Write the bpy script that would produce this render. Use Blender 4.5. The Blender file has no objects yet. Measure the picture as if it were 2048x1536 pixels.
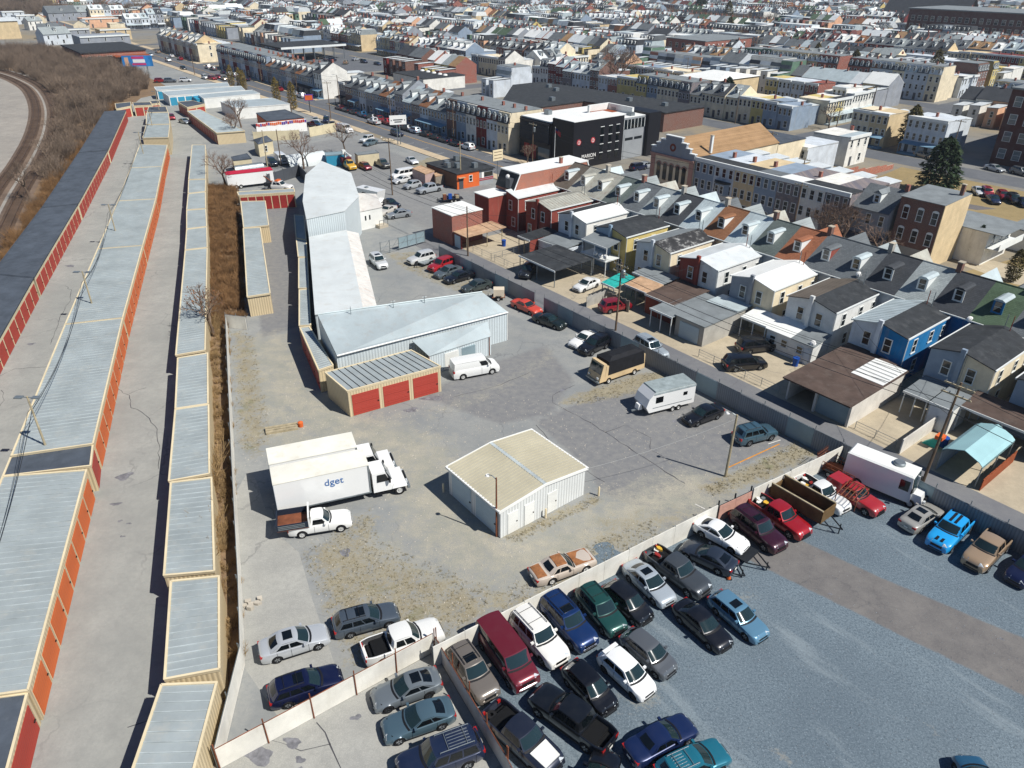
import bpy, math, random
import numpy as np
from mathutils import Matrix, Vector
from mathutils.geometry import delaunay_2d_cdt
RD = math.radians
SC = bpy.context.scene
COL = SC.collection

# ---------------------------------------------------------------- camera
FPX, HORIZ, ROLL, CAMH = 1470.0, -80.0, RD(-0.5), 41.0
_p = math.atan((768 - HORIZ) / FPX)
_F = np.array([0, math.cos(_p), -math.sin(_p)]); _R0 = np.array([1.0, 0, 0]); _D0 = np.cross(_F, _R0)
_R = _R0 * math.cos(ROLL) + _D0 * math.sin(ROLL); _D = -_R0 * math.sin(ROLL) + _D0 * math.cos(ROLL)
cam_d = bpy.data.cameras.new('camera'); cam = bpy.data.objects.new('camera', cam_d); COL.objects.link(cam)
cam_d.sensor_fit = 'HORIZONTAL'; cam_d.sensor_width = 36.0; cam_d.lens = FPX / 2048 * 36
cam_d.clip_start = 0.5; cam_d.clip_end = 9000
cam.matrix_world = Matrix(((_R[0], -_D[0], -_F[0], 0), (_R[1], -_D[1], -_F[1], 0), (_R[2], -_D[2], -_F[2], CAMH), (0, 0, 0, 1)))
SC.camera = cam
# ---------------------------------------------------------------- sky, sun, exposure
SUN_AZ, SUN_EL = RD(-29.0), RD(50.0)      # direction towards the sun (math angle in the xy plane)
world = bpy.data.worlds.new('World'); SC.world = world; world.use_nodes = True
_nt = world.node_tree; _bg = _nt.nodes['Background']; _sky = _nt.nodes.new('ShaderNodeTexSky')
_sky.sky_type = 'NISHITA'; _sky.sun_disc = False; _sky.sun_elevation = SUN_EL
_sky.sun_rotation = math.pi / 2 - SUN_AZ; _sky.air_density = 1.0; _sky.dust_density = 0.05; _sky.ozone_density = 8.0
_nt.links.new(_sky.outputs[0], _bg.inputs[0]); _bg.inputs[1].default_value = 0.056
sun_d = bpy.data.lights.new('sun', 'SUN'); sun_d.energy = 4.7; sun_d.angle = RD(0.5); sun_d.color = (1.0, 0.965, 0.905)
sun = bpy.data.objects.new('sun', sun_d); COL.objects.link(sun)
_sd = Vector((math.cos(SUN_AZ) * math.cos(SUN_EL), math.sin(SUN_AZ) * math.cos(SUN_EL), math.sin(SUN_EL)))
sun.rotation_euler = _sd.to_track_quat('Z', 'Y').to_euler(); sun.location = (60, -40, 120)
SC.view_settings.view_transform = 'Standard'; SC.view_settings.look = 'None'
SC.view_settings.exposure = 0.36; SC.view_settings.gamma = 1.0; SC.view_settings.use_curve_mapping = False
SC.render.engine = 'CYCLES'; SC.cycles.max_bounces = 5; SC.cycles.diffuse_bounces = 3; SC.cycles.glossy_bounces = 3
SC.cycles.transparent_max_bounces = 6; SC.cycles.caustics_reflective = False; SC.cycles.caustics_refractive = False
SC.cycles.use_denoising = True

# ---------------------------------------------------------------- picture -> place
def G(x, y, z=0.0):
    v = (x - 1024) * _R + (y - 768) * _D + FPX * _F
    t = (z - CAMH) / v[2]
    return (float(v[0] * t), float(v[1] * t))
_a0 = np.array(G(1030, 570, 2)); _a1 = np.array(G(2040, 1065, 2)); AX = (_a1 - _a0) / np.linalg.norm(_a1 - _a0)
BX = np.array([-AX[1], AX[0]]); ORG = np.array(G(1349, 724, 2)); RA = math.atan2(AX[1], AX[0])
def W(u, v):
    q = ORG + AX * u + BX * v
    return (float(q[0]), float(q[1]))
def UV(x, y, z=0.0):
    q = np.array(G(x, y, z)) - ORG
    return (float(q @ AX), float(q @ BX))

# ---------------------------------------------------------------- materials
def lin(c):
    if isinstance(c, str):
        c = tuple(int(c[i:i + 2], 16) / 255 for i in (0, 2, 4))
        return tuple(x / 12.92 if x <= 0.04045 else ((x + 0.055) / 1.055) ** 2.4 for x in c)
    return tuple(c)
MATS = {}
class NG:
    def __init__(s, name):
        s.m = bpy.data.materials.new(name); s.m.use_nodes = True; s.t = s.m.node_tree
        s.b = s.t.nodes['Principled BSDF']; s.geo = None; s.tc = None
    def n(s, kind, **kw):
        nd = s.t.nodes.new('ShaderNode' + kind)
        for k, v in kw.items():
            if k.startswith('i_'):
                key = k[2:]; key = int(key) if key.isdigit() else key
                if hasattr(v, 'is_output') or isinstance(v, bpy.types.NodeSocket): s.t.links.new(v, nd.inputs[key])
                else: nd.inputs[key].default_value = v
            else: setattr(nd, k, v)
        return nd
    def pos(s):
        if not s.geo: s.geo = s.t.nodes.new('ShaderNodeNewGeometry')
        return s.geo.outputs['Position']
    def obj(s):
        if not s.tc: s.tc = s.t.nodes.new('ShaderNodeTexCoord')
        return s.tc.outputs['Object']
    def noise(s, scale, detail=4, rough=0.55, vec=None, dist=0.0):
        return s.n('TexNoise', i_Vector=vec or s.pos(), i_Scale=scale, i_Detail=detail, i_Roughness=rough, i_Distortion=dist).outputs[0]
    def ramp(s, f, a, b):
        return s.n('MapRange', i_Value=f, i_1=a, i_2=b, i_3=0.0, i_4=1.0).outputs[0]
    def math(s, op, a, b=0.0):
        return s.n('Math', operation=op, i_0=a, i_1=b).outputs[0]
    def mix(s, f, a, b, mode='MIX'):
        nd = s.n('MixRGB', blend_type=mode)
        for k, v in ((0, f), (1, a), (2, b)):
            if isinstance(v, bpy.types.NodeSocket): s.t.links.new(v, nd.inputs[k])
            elif k == 0: nd.inputs[0].default_value = v
            else: nd.inputs[k].default_value = (*lin(v), 1)
        return nd.outputs[0]
    def sep(s, v):
        return s.n('SeparateXYZ', i_0=v).outputs
    def comb(s, x=0.0, y=0.0, z=0.0):
        return s.n('CombineXYZ', i_0=x, i_1=y, i_2=z).outputs[0]
    def attr(s, name):
        return s.n('Attribute', attribute_name=name).outputs['Fac']
    def bump(s, h, strength=0.3, dist=0.02):
        b = s.n('Bump', i_Strength=strength, i_Distance=dist, i_Height=h)
        s.t.links.new(b.outputs[0], s.b.inputs['Normal'])
    def cracks(s, o, scale, amt, dark, w=0.012):
        p = s.n('VectorMath', operation='ADD', i_0=s.pos(), i_1=s.n('VectorMath', operation='SCALE', i_0=s.n('TexNoise', i_Vector=s.pos(), i_Scale=0.9, i_Detail=4.0).outputs['Color'], i_3=1.6).outputs[0]).outputs[0]
        d = s.n('TexVoronoi', feature='DISTANCE_TO_EDGE', i_Vector=p, i_Scale=scale).outputs['Distance']
        k = s.math('MULTIPLY', s.math('SUBTRACT', 1.0, s.ramp(d, w * 0.3, w)), s.ramp(s.noise(0.06, 3, 0.5), 0.45, 0.62))
        return s.mix(s.math('MULTIPLY', k, amt), o, dark)
    def col(s, c):
        if isinstance(c, bpy.types.NodeSocket): s.t.links.new(c, s.b.inputs['Base Color'])
        else: s.b.inputs['Base Color'].default_value = (*lin(c), 1)
    def set(s, rough=0.7, metal=0.0, spec=0.3, coat=0.0):
        s.b.inputs['Roughness'].default_value = rough; s.b.inputs['Metallic'].default_value = metal
        s.b.inputs['Specular IOR Level'].default_value = spec; s.b.inputs['Coat Weight'].default_value = coat
        s.b.inputs['Coat Roughness'].default_value = 0.05
        return s.m
def mat(name, c, rough=0.75, metal=0.0, spec=0.25, var=0.16, scale=0.35, grime=None, ga=0.35, coat=0.0, streak=False):
    if name in MATS: return MATS[name]
    g = NG(name); base = lin(c)
    if var > 0:
        d = tuple(x * (1 - var * 1.6) for x in base); l = tuple(min(1, x * (1 + var)) for x in base)
        f = g.ramp(g.noise(scale, 6, 0.62), 0.3, 0.7)
        out = g.mix(f, d, l)
        f2 = g.ramp(g.noise(scale * 14, 3, 0.6), 0.35, 0.75)
        out = g.mix(g.math('MULTIPLY', f2, var * 0.6), out, tuple(x * 0.72 for x in base))
        if grime:
            x, y, z = g.sep(g.pos())
            vec = g.comb(x, y, g.math('MULTIPLY', z, 0.18)) if streak else g.pos()
            f3 = g.ramp(g.noise(1.1 if streak else 0.9, 6, 0.7, vec), 0.52, 0.78)
            out = g.mix(g.math('MULTIPLY', f3, ga), out, grime)
        g.col(out)
    else: g.col(base)
    MATS[name] = g.set(rough, metal, spec, coat); return MATS[name]
def paint(c, metal=0.0):
    key = 'car_paint_' + (c if isinstance(c, str) else 'x') + ('m' if metal else '')
    if key in MATS: return MATS[key]
    g = NG(key); base = lin(c)
    f = g.ramp(g.noise(1.7, 5, 0.6), 0.45, 0.8)
    g.col(g.mix(g.math('MULTIPLY', f, 0.035), base, (0.30, 0.28, 0.25)))
    MATS[key] = g.set(0.3 if metal else 0.36, 0.3 if metal else 0.0, 0.5, 1.0); return MATS[key]
def brick(name, c1, c2, mortar, sx=0.22, sy=0.075, bumpy=0.25, rough=0.85, dirt='6b6560'):
    if name in MATS: return MATS[name]
    g = NG(name); x, y, z = g.sep(g.obj())
    v = g.comb(g.math('ADD', x, y), z, 0.0)
    b = g.n('TexBrick', i_Vector=v, i_Scale=1.0); b.inputs['Brick Width'].default_value = sx; b.inputs['Row Height'].default_value = sy
    b.inputs['Mortar Size'].default_value = 0.008; b.inputs['Color1'].default_value = (*lin(c1), 1); b.inputs['Color2'].default_value = (*lin(c2), 1)
    b.inputs['Mortar'].default_value = (*lin(mortar), 1)
    o = g.mix(g.math('MULTIPLY', g.ramp(g.noise(0.5, 6, 0.65), 0.4, 0.75), 0.45), b.outputs[0], dirt)
    g.col(o); g.bump(b.outputs[1], -bumpy, 0.01); MATS[name] = g.set(rough, 0, 0.2); return MATS[name]
def shingle(name, c, rough=0.9):
    if name in MATS: return MATS[name]
    g = NG(name); base = lin(c); x, y, z = g.sep(g.obj())
    v = g.comb(x, g.math('ADD', g.math('MULTIPLY', z, 1.3), g.math('MULTIPLY', y, 0.02)), 0.0)
    b = g.n('TexBrick', i_Vector=v, i_Scale=1.0); b.inputs['Brick Width'].default_value = 0.36; b.inputs['Row Height'].default_value = 0.17
    b.inputs['Mortar Size'].default_value = 0.016; b.inputs['Mortar Smooth'].default_value = 0.6
    b.inputs['Color1'].default_value = (*[k * 1.12 for k in base], 1); b.inputs['Color2'].default_value = (*[k * 0.8 for k in base], 1)
    b.inputs['Mortar'].default_value = (*[k * 0.5 for k in base], 1)
    o = g.mix(g.math('MULTIPLY', g.ramp(g.noise(0.45, 7, 0.65), 0.35, 0.75), 0.5), b.outputs[0], tuple(min(1, k * 1.5 + 0.02) for k in base))
    o = g.mix(g.math('MULTIPLY', g.ramp(g.noise(0.9, 5, 0.7), 0.5, 0.8), 0.4), o, tuple(k * 0.5 for k in base))
    g.col(o); g.bump(b.outputs[1], -0.4, 0.02); MATS[name] = g.set(rough, 0, 0.2); return MATS[name]
def siding(name, c, pitch=0.16, grime='7d776c'):
    if name in MATS: return MATS[name]
    g = NG(name); base = lin(c); x, y, z = g.sep(g.obj())
    fr = g.math('FRACT', g.math('DIVIDE', z, pitch))
    d = tuple(k * 0.82 for k in base)
    o = g.mix(g.ramp(fr, 0.0, 0.22), d, base)
    o = g.mix(g.math('MULTIPLY', g.ramp(g.noise(0.6, 6, 0.7), 0.45, 0.8), 0.4), o, grime)
    g.col(o); g.bump(fr, 0.3, 0.02); MATS[name] = g.set(0.6, 0, 0.3); return MATS[name]
def stucco(name, c, grime='8d8474', ga=0.4): return mat(name, c, 0.92, 0, 0.15, 0.12, 0.5, grime, ga, streak=True)
def corrugated(name, c, pitch=0.3, axis='xy', rough=0.5, metal=0.0, grime=None):
    if name in MATS: return MATS[name]
    g = NG(name); base = lin(c); x, y, z = g.sep(g.obj())
    k = g.math('ADD', x, y) if axis == 'xy' else z
    w = g.math('SINE', g.math('MULTIPLY', k, 2 * math.pi / pitch))
    o = g.mix(g.ramp(w, -1.0, 0.2), tuple(q * 0.72 for q in base), base)
    o = g.mix(g.math('MULTIPLY', g.ramp(g.noise(0.4, 6, 0.65), 0.4, 0.8), 0.35), o, grime or tuple(q * 0.6 for q in base))
    g.col(o); g.bump(w, 0.5, 0.02); MATS[name] = g.set(rough, metal, 0.3); return MATS[name]
def glass(name='window_glass', c='10181c', rough=0.06):
    if name in MATS: return MATS[name]
    g = NG(name); g.col(lin(c)); MATS[name] = g.set(rough, 0.0, 0.7); return MATS[name]

# ---------------------------------------------------------------- mesh building
class MB:
    def __init__(s): s.v = []; s.f = []; s.m = []
    def poly(s, pts, m=0):
        i = len(s.v); s.v += [tuple(p) for p in pts]; s.f.append(tuple(range(i, i + len(pts)))); s.m.append(m); return s
    def grid(s, rows, m=0, closed=False):
        i = len(s.v); n = len(rows[0])
        for r in rows: s.v += [tuple(p) for p in r]
        for a in range(len(rows) - 1):
            for b in range(n if closed else n - 1):
                c = (b + 1) % n
                s.f.append((i + a * n + b, i + a * n + c, i + (a + 1) * n + c, i + (a + 1) * n + b)); s.m.append(m(a, b) if callable(m) else m)
        return s
    def box(s, x0, x1, y0, y1, z0, z1, m=0, top=None):
        P = [(x0, y0, z0), (x1, y0, z0), (x1, y1, z0), (x0, y1, z0), (x0, y0, z1), (x1, y0, z1), (x1, y1, z1), (x0, y1, z1)]
        return s.hexa(P, m, top)
    def hexa(s, P, m=0, top=None):
        i = len(s.v); s.v += [tuple(p) for p in P]
        for k, q in enumerate(((3, 2, 1, 0), (4, 5, 6, 7), (0, 1, 5, 4), (1, 2, 6, 5), (2, 3, 7, 6), (3, 0, 4, 7))):
            s.f.append(tuple(i + j for j in q)); s.m.append(top if (k == 1 and top is not None) else m)
        return s
    def prism(s, poly, z0, z1, m=0, top=None):
        n = len(poly); a = [(p[0], p[1], z0 if not isinstance(z0, (list, tuple)) else z0[k]) for k, p in enumerate(poly)]
        b = [(p[0], p[1], z1 if not isinstance(z1, (list, tuple)) else z1[k]) for k, p in enumerate(poly)]
        area = sum(poly[k][0] * poly[(k + 1) % n][1] - poly[(k + 1) % n][0] * poly[k][1] for k in range(n))
        if area < 0: a.reverse(); b.reverse()
        i = len(s.v); s.v += a + b
        s.f.append(tuple(reversed(range(i, i + n)))); s.m.append(m)
        s.f.append(tuple(range(i + n, i + 2 * n))); s.m.append(m if top is None else top)
        for k in range(n):
            j = (k + 1) % n; s.f.append((i + k, i + j, i + n + j, i + n + k)); s.m.append(m)
        return s
    def extr(s, pts, vec, m=0):
        n = len(pts); i = len(s.v); q = [tuple(p[k] + vec[k] for k in range(3)) for p in pts]
        s.v += [tuple(p) for p in pts] + q
        s.f.append(tuple(reversed(range(i, i + n)))); s.m.append(m); s.f.append(tuple(range(i + n, i + 2 * n))); s.m.append(m)
        for k in range(n):
            j = (k + 1) % n; s.f.append((i + k, i + j, i + n + j, i + n + k)); s.m.append(m)
        return s
    def tube(s, p0, p1, r0, r1=None, n=6, m=0, cap=True):
        r1 = r0 if r1 is None else r1
        a = Vector(p0); b = Vector(p1); d = (b - a)
        if d.length < 1e-6: return s
        d.normalize(); x = d.orthogonal().normalized(); y = d.cross(x); i = len(s.v)
        for c, r in ((a, r0), (b, r1)):
            for k in range(n):
                t = 2 * math.pi * k / n; s.v.append(tuple(c + x * (r * math.cos(t)) + y * (r * math.sin(t))))
        for k in range(n):
            j = (k + 1) % n; s.f.append((i + k, i + j, i + n + j, i + n + k)); s.m.append(m)
        if cap:
            s.f.append(tuple(reversed(range(i, i + n)))); s.m.append(m); s.f.append(tuple(range(i + n, i + 2 * n))); s.m.append(m)
        return s
    def path(s, pts, r, n=4, m=0):
        for a, b in zip(pts, pts[1:]): s.tube(a, b, r, r, n, m, False)
        return s
    def lathe(s, prof, c, axis='z', n=16, m=0):
        rows = []
        for r, h in prof:
            row = []
            for k in range(n):
                t = 2 * math.pi * k / n; ca, sa = r * math.cos(t), r * math.sin(t)
                row.append((c[0] + ca, c[1] + sa, c[2] + h) if axis == 'z' else (c[0] + sa, c[1] + h, c[2] + ca) if axis == 'y' else (c[0] + h, c[1] + ca, c[2] + sa))
            rows.append(row)
        return s.grid(rows, m, True)
    def mesh(s, name, mats, smooth=False, angle=35):
        me = bpy.data.meshes.new(name); me.from_pydata(s.v, [], s.f)
        for q in mats: me.materials.append(MATS[q] if isinstance(q, str) else q)
        if s.m and max(s.m) > 0: me.polygons.foreach_set('material_index', np.array(s.m, dtype=np.int32))
        if smooth:
            me.polygons.foreach_set('use_smooth', np.ones(len(s.f), dtype=bool))
            me.set_sharp_from_angle(angle=RD(angle))
        me.update(); return me
    def build(s, name, mats, parent=None, smooth=False, angle=35, **kw):
        if not isinstance(mats, (list, tuple)): mats = [mats]
        return obj(name, s.mesh(name, mats, smooth, angle), parent, **kw)
def obj(name, me, parent=None, loc=None, rotz=None, kind=None, rot=None, scale=None):
    o = bpy.data.objects.new(name, me); COL.objects.link(o)
    if parent is not None: o.parent = parent
    if loc is not None: o.location = loc
    if rotz is not None: o.rotation_euler = (0, 0, rotz)
    if rot is not None: o.rotation_euler = rot
    if scale is not None: o.scale = scale
    if kind: o['kind'] = kind
    return o
def tag(o, label, cat, group=None, kind=None):
    o['label'] = label; o['category'] = cat
    if group: o['group'] = group
    if kind: o['kind'] = kind
    return o
def thing(name, label, cat, loc=(0, 0, 0), rotz=0.0, group=None):
    o = bpy.data.objects.new(name, None); COL.objects.link(o); o.location = loc if len(loc) == 3 else (*loc, 0.0)
    o.rotation_euler = (0, 0, rotz); o.empty_display_size = 0.5
    return tag(o, label, cat, group)
def gthing(name, label, cat, u, v, group=None, rot=0.0, z=0.0):
    return thing(name, label, cat, (*W(u, v), z), RA + rot, group)
def lerp(a, b, t): return tuple(x + (y - x) * t for x, y in zip(a, b))
# ================================================================ THE SETTING: ground, paving, road, rails
def _seg_dist(P, a, b):
    a = np.array(a); b = np.array(b); d = b - a; t = np.clip(((P - a) @ d) / max(1e-9, d @ d), 0, 1)
    return np.linalg.norm(P - (a + t[:, None] * d), axis=1)
def poly_sd(P, poly):
    n = len(poly); inside = np.zeros(len(P), bool); dist = np.full(len(P), 1e9)
    for k in range(n):
        a, b = poly[k], poly[(k + 1) % n]; dist = np.minimum(dist, _seg_dist(P, a, b))
        c = ((a[1] > P[:, 1]) != (b[1] > P[:, 1]))
        with np.errstate(divide='ignore', invalid='ignore'):
            xi = (b[0] - a[0]) * (P[:, 1] - a[1]) / (b[1] - a[1] if b[1] != a[1] else 1e-9) + a[0]
        inside ^= c & (P[:, 0] < xi)
    return np.where(inside, dist, -dist)
def sheet(name, poly, z, m, res=None, masks=None, parent=None):
    poly = [tuple(p) for p in poly]
    if res is None:
        b = MB(); ar = sum(poly[k][0] * poly[(k + 1) % len(poly)][1] - poly[(k + 1) % len(poly)][0] * poly[k][1] for k in range(len(poly)))
        if ar < 0: poly = poly[::-1]
        b.poly([(x, y, z) for x, y in poly]); o = b.build(name, m, parent)
    else:
        A = np.array(poly); x = np.arange(A[:, 0].min(), A[:, 0].max(), res); y = np.arange(A[:, 1].min(), A[:, 1].max(), res)
        P = np.stack(np.meshgrid(x, y), -1).reshape(-1, 2) + 0.013
        P = P[poly_sd(P, poly) > res * 0.35]
        n = len(poly); vs = [Vector(p) for p in poly] + [Vector(p) for p in P]
        r = delaunay_2d_cdt(vs, [], [list(range(n))], 1, 1e-4)
        V = np.array([(q[0], q[1]) for q in r[0]])
        me = bpy.data.meshes.new(name); me.from_pydata([(q[0], q[1], z) for q in V], [], [f for f in r[2]])
        if len(me.polygons) and me.polygons[0].normal.z < 0: me.flip_normals()
        me.materials.append(MATS[m] if isinstance(m, str) else m)
        for an, blobs in (masks or {}).items():
            val = np.zeros(len(V))
            for kind, pts, w, soft, wt in blobs:
                if kind == 'P': d = poly_sd(V, pts)
                else:
                    d = np.full(len(V), 1e9)
                    for a, b in zip(pts, pts[1:]): d = np.minimum(d, _seg_dist(V, a, b))
                    d = w - d
                t = np.clip(d / soft * 0.5 + 0.5, 0, 1); val = np.maximum(val, wt * t * t * (3 - 2 * t))
            at = me.attributes.new(an, 'FLOAT', 'POINT'); at.data.foreach_set('value', val.astype(np.float32))
        o = obj(name, me, parent)
    if parent is None: o['kind'] = 'structure'
    return o
def PX(*pts): return [G(*p) for p in pts]
def UVP(*pts): return [W(*p) for p in pts]
def ribbon(name, pts, w, z, m, parent=None, jit=0.0, seed=1):
    rnd = random.Random(seed); b = MB(); L = []; Rr = []
    if jit:
        q = [pts[0]]
        for a, c in zip(pts, pts[1:]):
            n = max(2, int(math.dist(a, c) / 0.7))
            for k in range(1, n + 1):
                p = lerp(a, c, k / n); q.append((p[0] + rnd.uniform(-jit, jit), p[1] + rnd.uniform(-jit, jit)))
        pts = q
    for k, p in enumerate(pts):
        a = pts[max(0, k - 1)]; c = pts[min(len(pts) - 1, k + 1)]; dx, dy = c[0] - a[0], c[1] - a[1]; l = math.hypot(dx, dy) or 1
        ww = w * (rnd.uniform(0.4, 1.3) if jit else 1) / 2
        L.append((p[0] - dy / l * ww, p[1] + dx / l * ww, z)); Rr.append((p[0] + dy / l * ww, p[1] - dx / l * ww, z))
    b.grid([Rr, L]); o = b.build(name, m, parent)
    if parent is None: o['kind'] = 'structure'
    return o

def ground_mats():
    # base town ground: mixed dull paving, soil and winter grass
    g = NG('town_ground'); o = g.mix(g.ramp(g.noise(0.02, 6, 0.6), 0.4, 0.62), '7d7c78', '8b7f68')
    o = g.mix(g.ramp(g.noise(0.15, 5, 0.7), 0.5, 0.7), o, '6a6a68'); g.col(o); MATS['town_ground'] = g.set(0.95, 0, 0.1)
    # open lot: pale worn asphalt, dust, dead grass, gravel
    g = NG('lot_asphalt'); P = g.pos()
    o = g.mix(g.ramp(g.noise(0.07, 7, 0.62), 0.36, 0.66), '868784', '999994')
    o = g.mix(g.math('MULTIPLY', g.ramp(g.noise(0.9, 7, 0.7), 0.45, 0.75), 0.5), o, '7f8080')
    o = g.mix(g.math('MULTIPLY', g.ramp(g.noise(9.0, 3, 0.7), 0.5, 0.9), 0.5), o, 'aeaca5')
    o = g.mix(g.math('MULTIPLY', g.ramp(g.noise(0.28, 8, 0.68), 0.42, 0.6), 0.6), o, '767a7c'); o = g.mix(g.math('MULTIPLY', g.ramp(g.noise(3.2, 6, 0.75), 0.45, 0.7), 0.45), o, '777b7d'); o = g.cracks(o, 0.16, 0.5, '55565a')
    nz = g.math('SUBTRACT', g.noise(0.8, 8, 0.72), 0.5); nf = g.math('SUBTRACT', g.noise(5.0, 5, 0.75), 0.5)
    nn = g.math('ADD', g.math('MULTIPLY', nz, 1.25), g.math('MULTIPLY', nf, 0.9))
    dk = g.ramp(g.math('ADD', g.attr('dark'), g.math('MULTIPLY', nz, 0.5)), 0.35, 0.65)
    o = g.mix(dk, o, g.mix(g.ramp(g.noise(1.4, 7, 0.7), 0.35, 0.7), '707173', '83827f'))
    gv = g.ramp(g.math('ADD', g.attr('gravel'), nn), 0.3, 0.75)
    gcol = g.mix(g.ramp(g.noise(0.35, 7, 0.7), 0.35, 0.65), '908f84', 'ada593')
    gcol = g.mix(g.ramp(g.noise(14.0, 2, 0.8), 0.45, 0.7), gcol, '7c807b'); o = g.mix(gv, o, gcol)
    gr = g.ramp(g.math('ADD', g.attr('grass'), g.math('MULTIPLY', nn, 1.5)), 0.5, 0.95)
    gc = g.mix(g.ramp(g.noise(0.5, 7, 0.75), 0.36, 0.64), '918a76', '817863')
    gc = g.mix(g.ramp(g.noise(7.0, 4, 0.8), 0.5, 0.72), gc, 'a8a290'); gc = g.mix(g.ramp(g.noise(0.22, 5, 0.7), 0.58, 0.72), gc, '6f7052')
    gc = g.mix(g.ramp(g.noise(17.0, 2, 0.8), 0.62, 0.7), gc, '4f4a32'); o = g.mix(gr, o, gc)
    st = g.ramp(g.noise(0.33, 4, 0.6, None, 1.0), 0.68, 0.74); o = g.mix(g.math('MULTIPLY', st, 0.2), o, '6a696b')
    g.col(o); h = g.noise(26.0, 3, 0.8); g.bump(h, 0.25, 0.02); MATS['lot_asphalt'] = g.set(0.93, 0, 0.15)
    def paving(name, a, b, dark, fine=8.0, st=0.25, spk=None, spa=0.4):
        g = NG(name); o = g.mix(g.ramp(g.noise(0.09, 7, 0.6), 0.36, 0.64), a, b)
        o = g.mix(g.math('MULTIPLY', g.ramp(g.noise(0.8, 7, 0.7), 0.45, 0.78), 0.55), o, dark)
        o = g.mix(g.math('MULTIPLY', g.ramp(g.noise(fine, 4, 0.75), 0.4, 0.8), 0.35), o, dark)
        o = g.mix(g.math('MULTIPLY', g.ramp(g.noise(0.26, 5, 0.65, None, 1.4), 0.64, 0.76), st), o, '4c4a4b')
        o = g.mix(g.math('MULTIPLY', g.ramp(g.noise(0.3, 8, 0.7), 0.42, 0.62), 0.45), o, dark); o = g.mix(g.math('MULTIPLY', g.ramp(g.noise(2.6, 6, 0.75), 0.45, 0.68), 0.4), o, dark); o = g.cracks(o, 0.11, 0.45, '5b5b5d')
        if spk: o = g.mix(g.math('MULTIPLY', g.ramp(g.noise(11.0, 2, 0.9), 0.52, 0.66), spa), o, spk)
        g.col(o); g.bump(g.noise(fine * 2.5, 3, 0.8), 0.2, 0.015); MATS[name] = g.set(0.92, 0, 0.15)
    paving('aisle_concrete', '92938e', 'a0a09a', '81827f', st=.12)
    paving('light_concrete', '949490', 'a4a39c', '83837f', spk='b6b2a8', st=.15)
    paving('alley_asphalt', '6f7072', '7d7d7c', '64656a')
    paving('road_asphalt', '606367', '6c6e71', '56595e')
    paving('yard_concrete', 'ab9f89', 'bcb098', '948a78', st=0.3)
    paving('walk_concrete', 'bca98c', 'c9b89a', 'a39580', st=0.1)
    paving('strip_asphalt', '625f60', '716d6a', '59585b', spk='837c72')
    paving('dry_grass', '92805c', '9e8b66', '80714f', fine=5.0, st=0.2, spk='6a6a52')
    paving('brush_soil', '7a6550', '8c755b', '5f4e3e', fine=3.0, st=0.4, spk='a08a6a')
    paving('ballast', '918c84', 'a39d93', '7a756f', fine=6.0, st=0.15, spk='bcb5aa')
    paving('rail_bed', '6f5f52', '7f6d5d', '5a4c42', fine=6.0, st=0.2)
    # blue-grey stone chippings of the car lot, sandy where worn through
    g = NG('lot_gravel'); o = g.mix(g.ramp(g.noise(0.12, 7, 0.65), 0.36, 0.66), '606c75', '707d85')
    o = g.mix(g.ramp(g.noise(6.5, 5, 0.85), 0.46, 0.6), o, '4c5962'); o = g.mix(g.ramp(g.noise(9.0, 4, 0.9, g.n('VectorMath', operation='ADD', i_0=g.pos(), i_1=(31.0, 7.0, 3.0)).outputs[0]), 0.56, 0.66), o, '8b9aa3')
    x, y, z = g.sep(g.pos()); rx = g.math('ADD', g.math('MULTIPLY', x, float(AX[0])), g.math('MULTIPLY', y, float(AX[1]))); ry = g.math('ADD', g.math('MULTIPLY', x, float(BX[0])), g.math('MULTIPLY', y, float(BX[1])))
    tv = g.comb(g.math('MULTIPLY', rx, 0.16), g.math('MULTIPLY', ry, 0.9), 0.0)
    tr = g.ramp(g.noise(0.55, 5, 0.6, tv), 0.57, 0.72); o = g.mix(g.math('MULTIPLY', tr, 0.6), o, '8d979b')
    nn = g.math('ADD', g.math('MULTIPLY', g.math('SUBTRACT', g.noise(0.7, 8, 0.75), 0.5), 1.2), g.math('MULTIPLY', g.math('SUBTRACT', g.noise(4.5, 5, 0.8), 0.5), 0.8))
    o = g.mix(g.math('MULTIPLY', g.ramp(g.math('ADD', g.attr('sand'), nn), 0.4, 0.8), 0.75), o, 'a89f8c')
    sa = g.ramp(g.math('ADD', g.attr('strip'), g.math('MULTIPLY', nn, 0.28)), 0.42, 0.6); sc = g.mix(g.ramp(g.noise(0.5, 8, 0.7), 0.35, 0.65), '5f5d5d', '73706d'); sc = g.mix(g.math('MULTIPLY', g.ramp(g.noise(9.0, 4, 0.8), 0.45, 0.7), 0.5), sc, '807c77'); sc = g.cracks(sc, 0.2, 0.5, '48484b'); o = g.mix(sa, o, sc)
    g.col(o); g.bump(g.noise(22.0, 3, 0.85), 0.5, 0.03); MATS['lot_gravel'] = g.set(0.9, 0, 0.25)
    mat('crack_tar', '4a4a4d', 0.9, var=0.1); mat('white_line', 'cfccc4', 0.8, var=0.2, scale=2.0); mat('yellow_line', 'c79a45', 0.8, var=0.2, scale=2.0); mat('orange_line', 'd08a2c', 0.8, var=0.2, scale=2.0)
    mat('kerb_concrete', 'b5ab99', 0.9, grime='8b8375'); mat('oil_stain', '76767a', 0.8, var=0.3, scale=2.5); mat('steel_rail', '6e5a4c', 0.5, 0.6, var=0.2); mat('timber_tie', '5a4a3e', 0.9, var=0.25)
    mat('stone_pale', 'b8b0a2', 0.9, var=0.2)
ground_mats()
sheet('ground', [(-4000, -400), (4000, -400), (4000, 6500), (-4000, 6500)], 0.0, 'town_ground')

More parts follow.
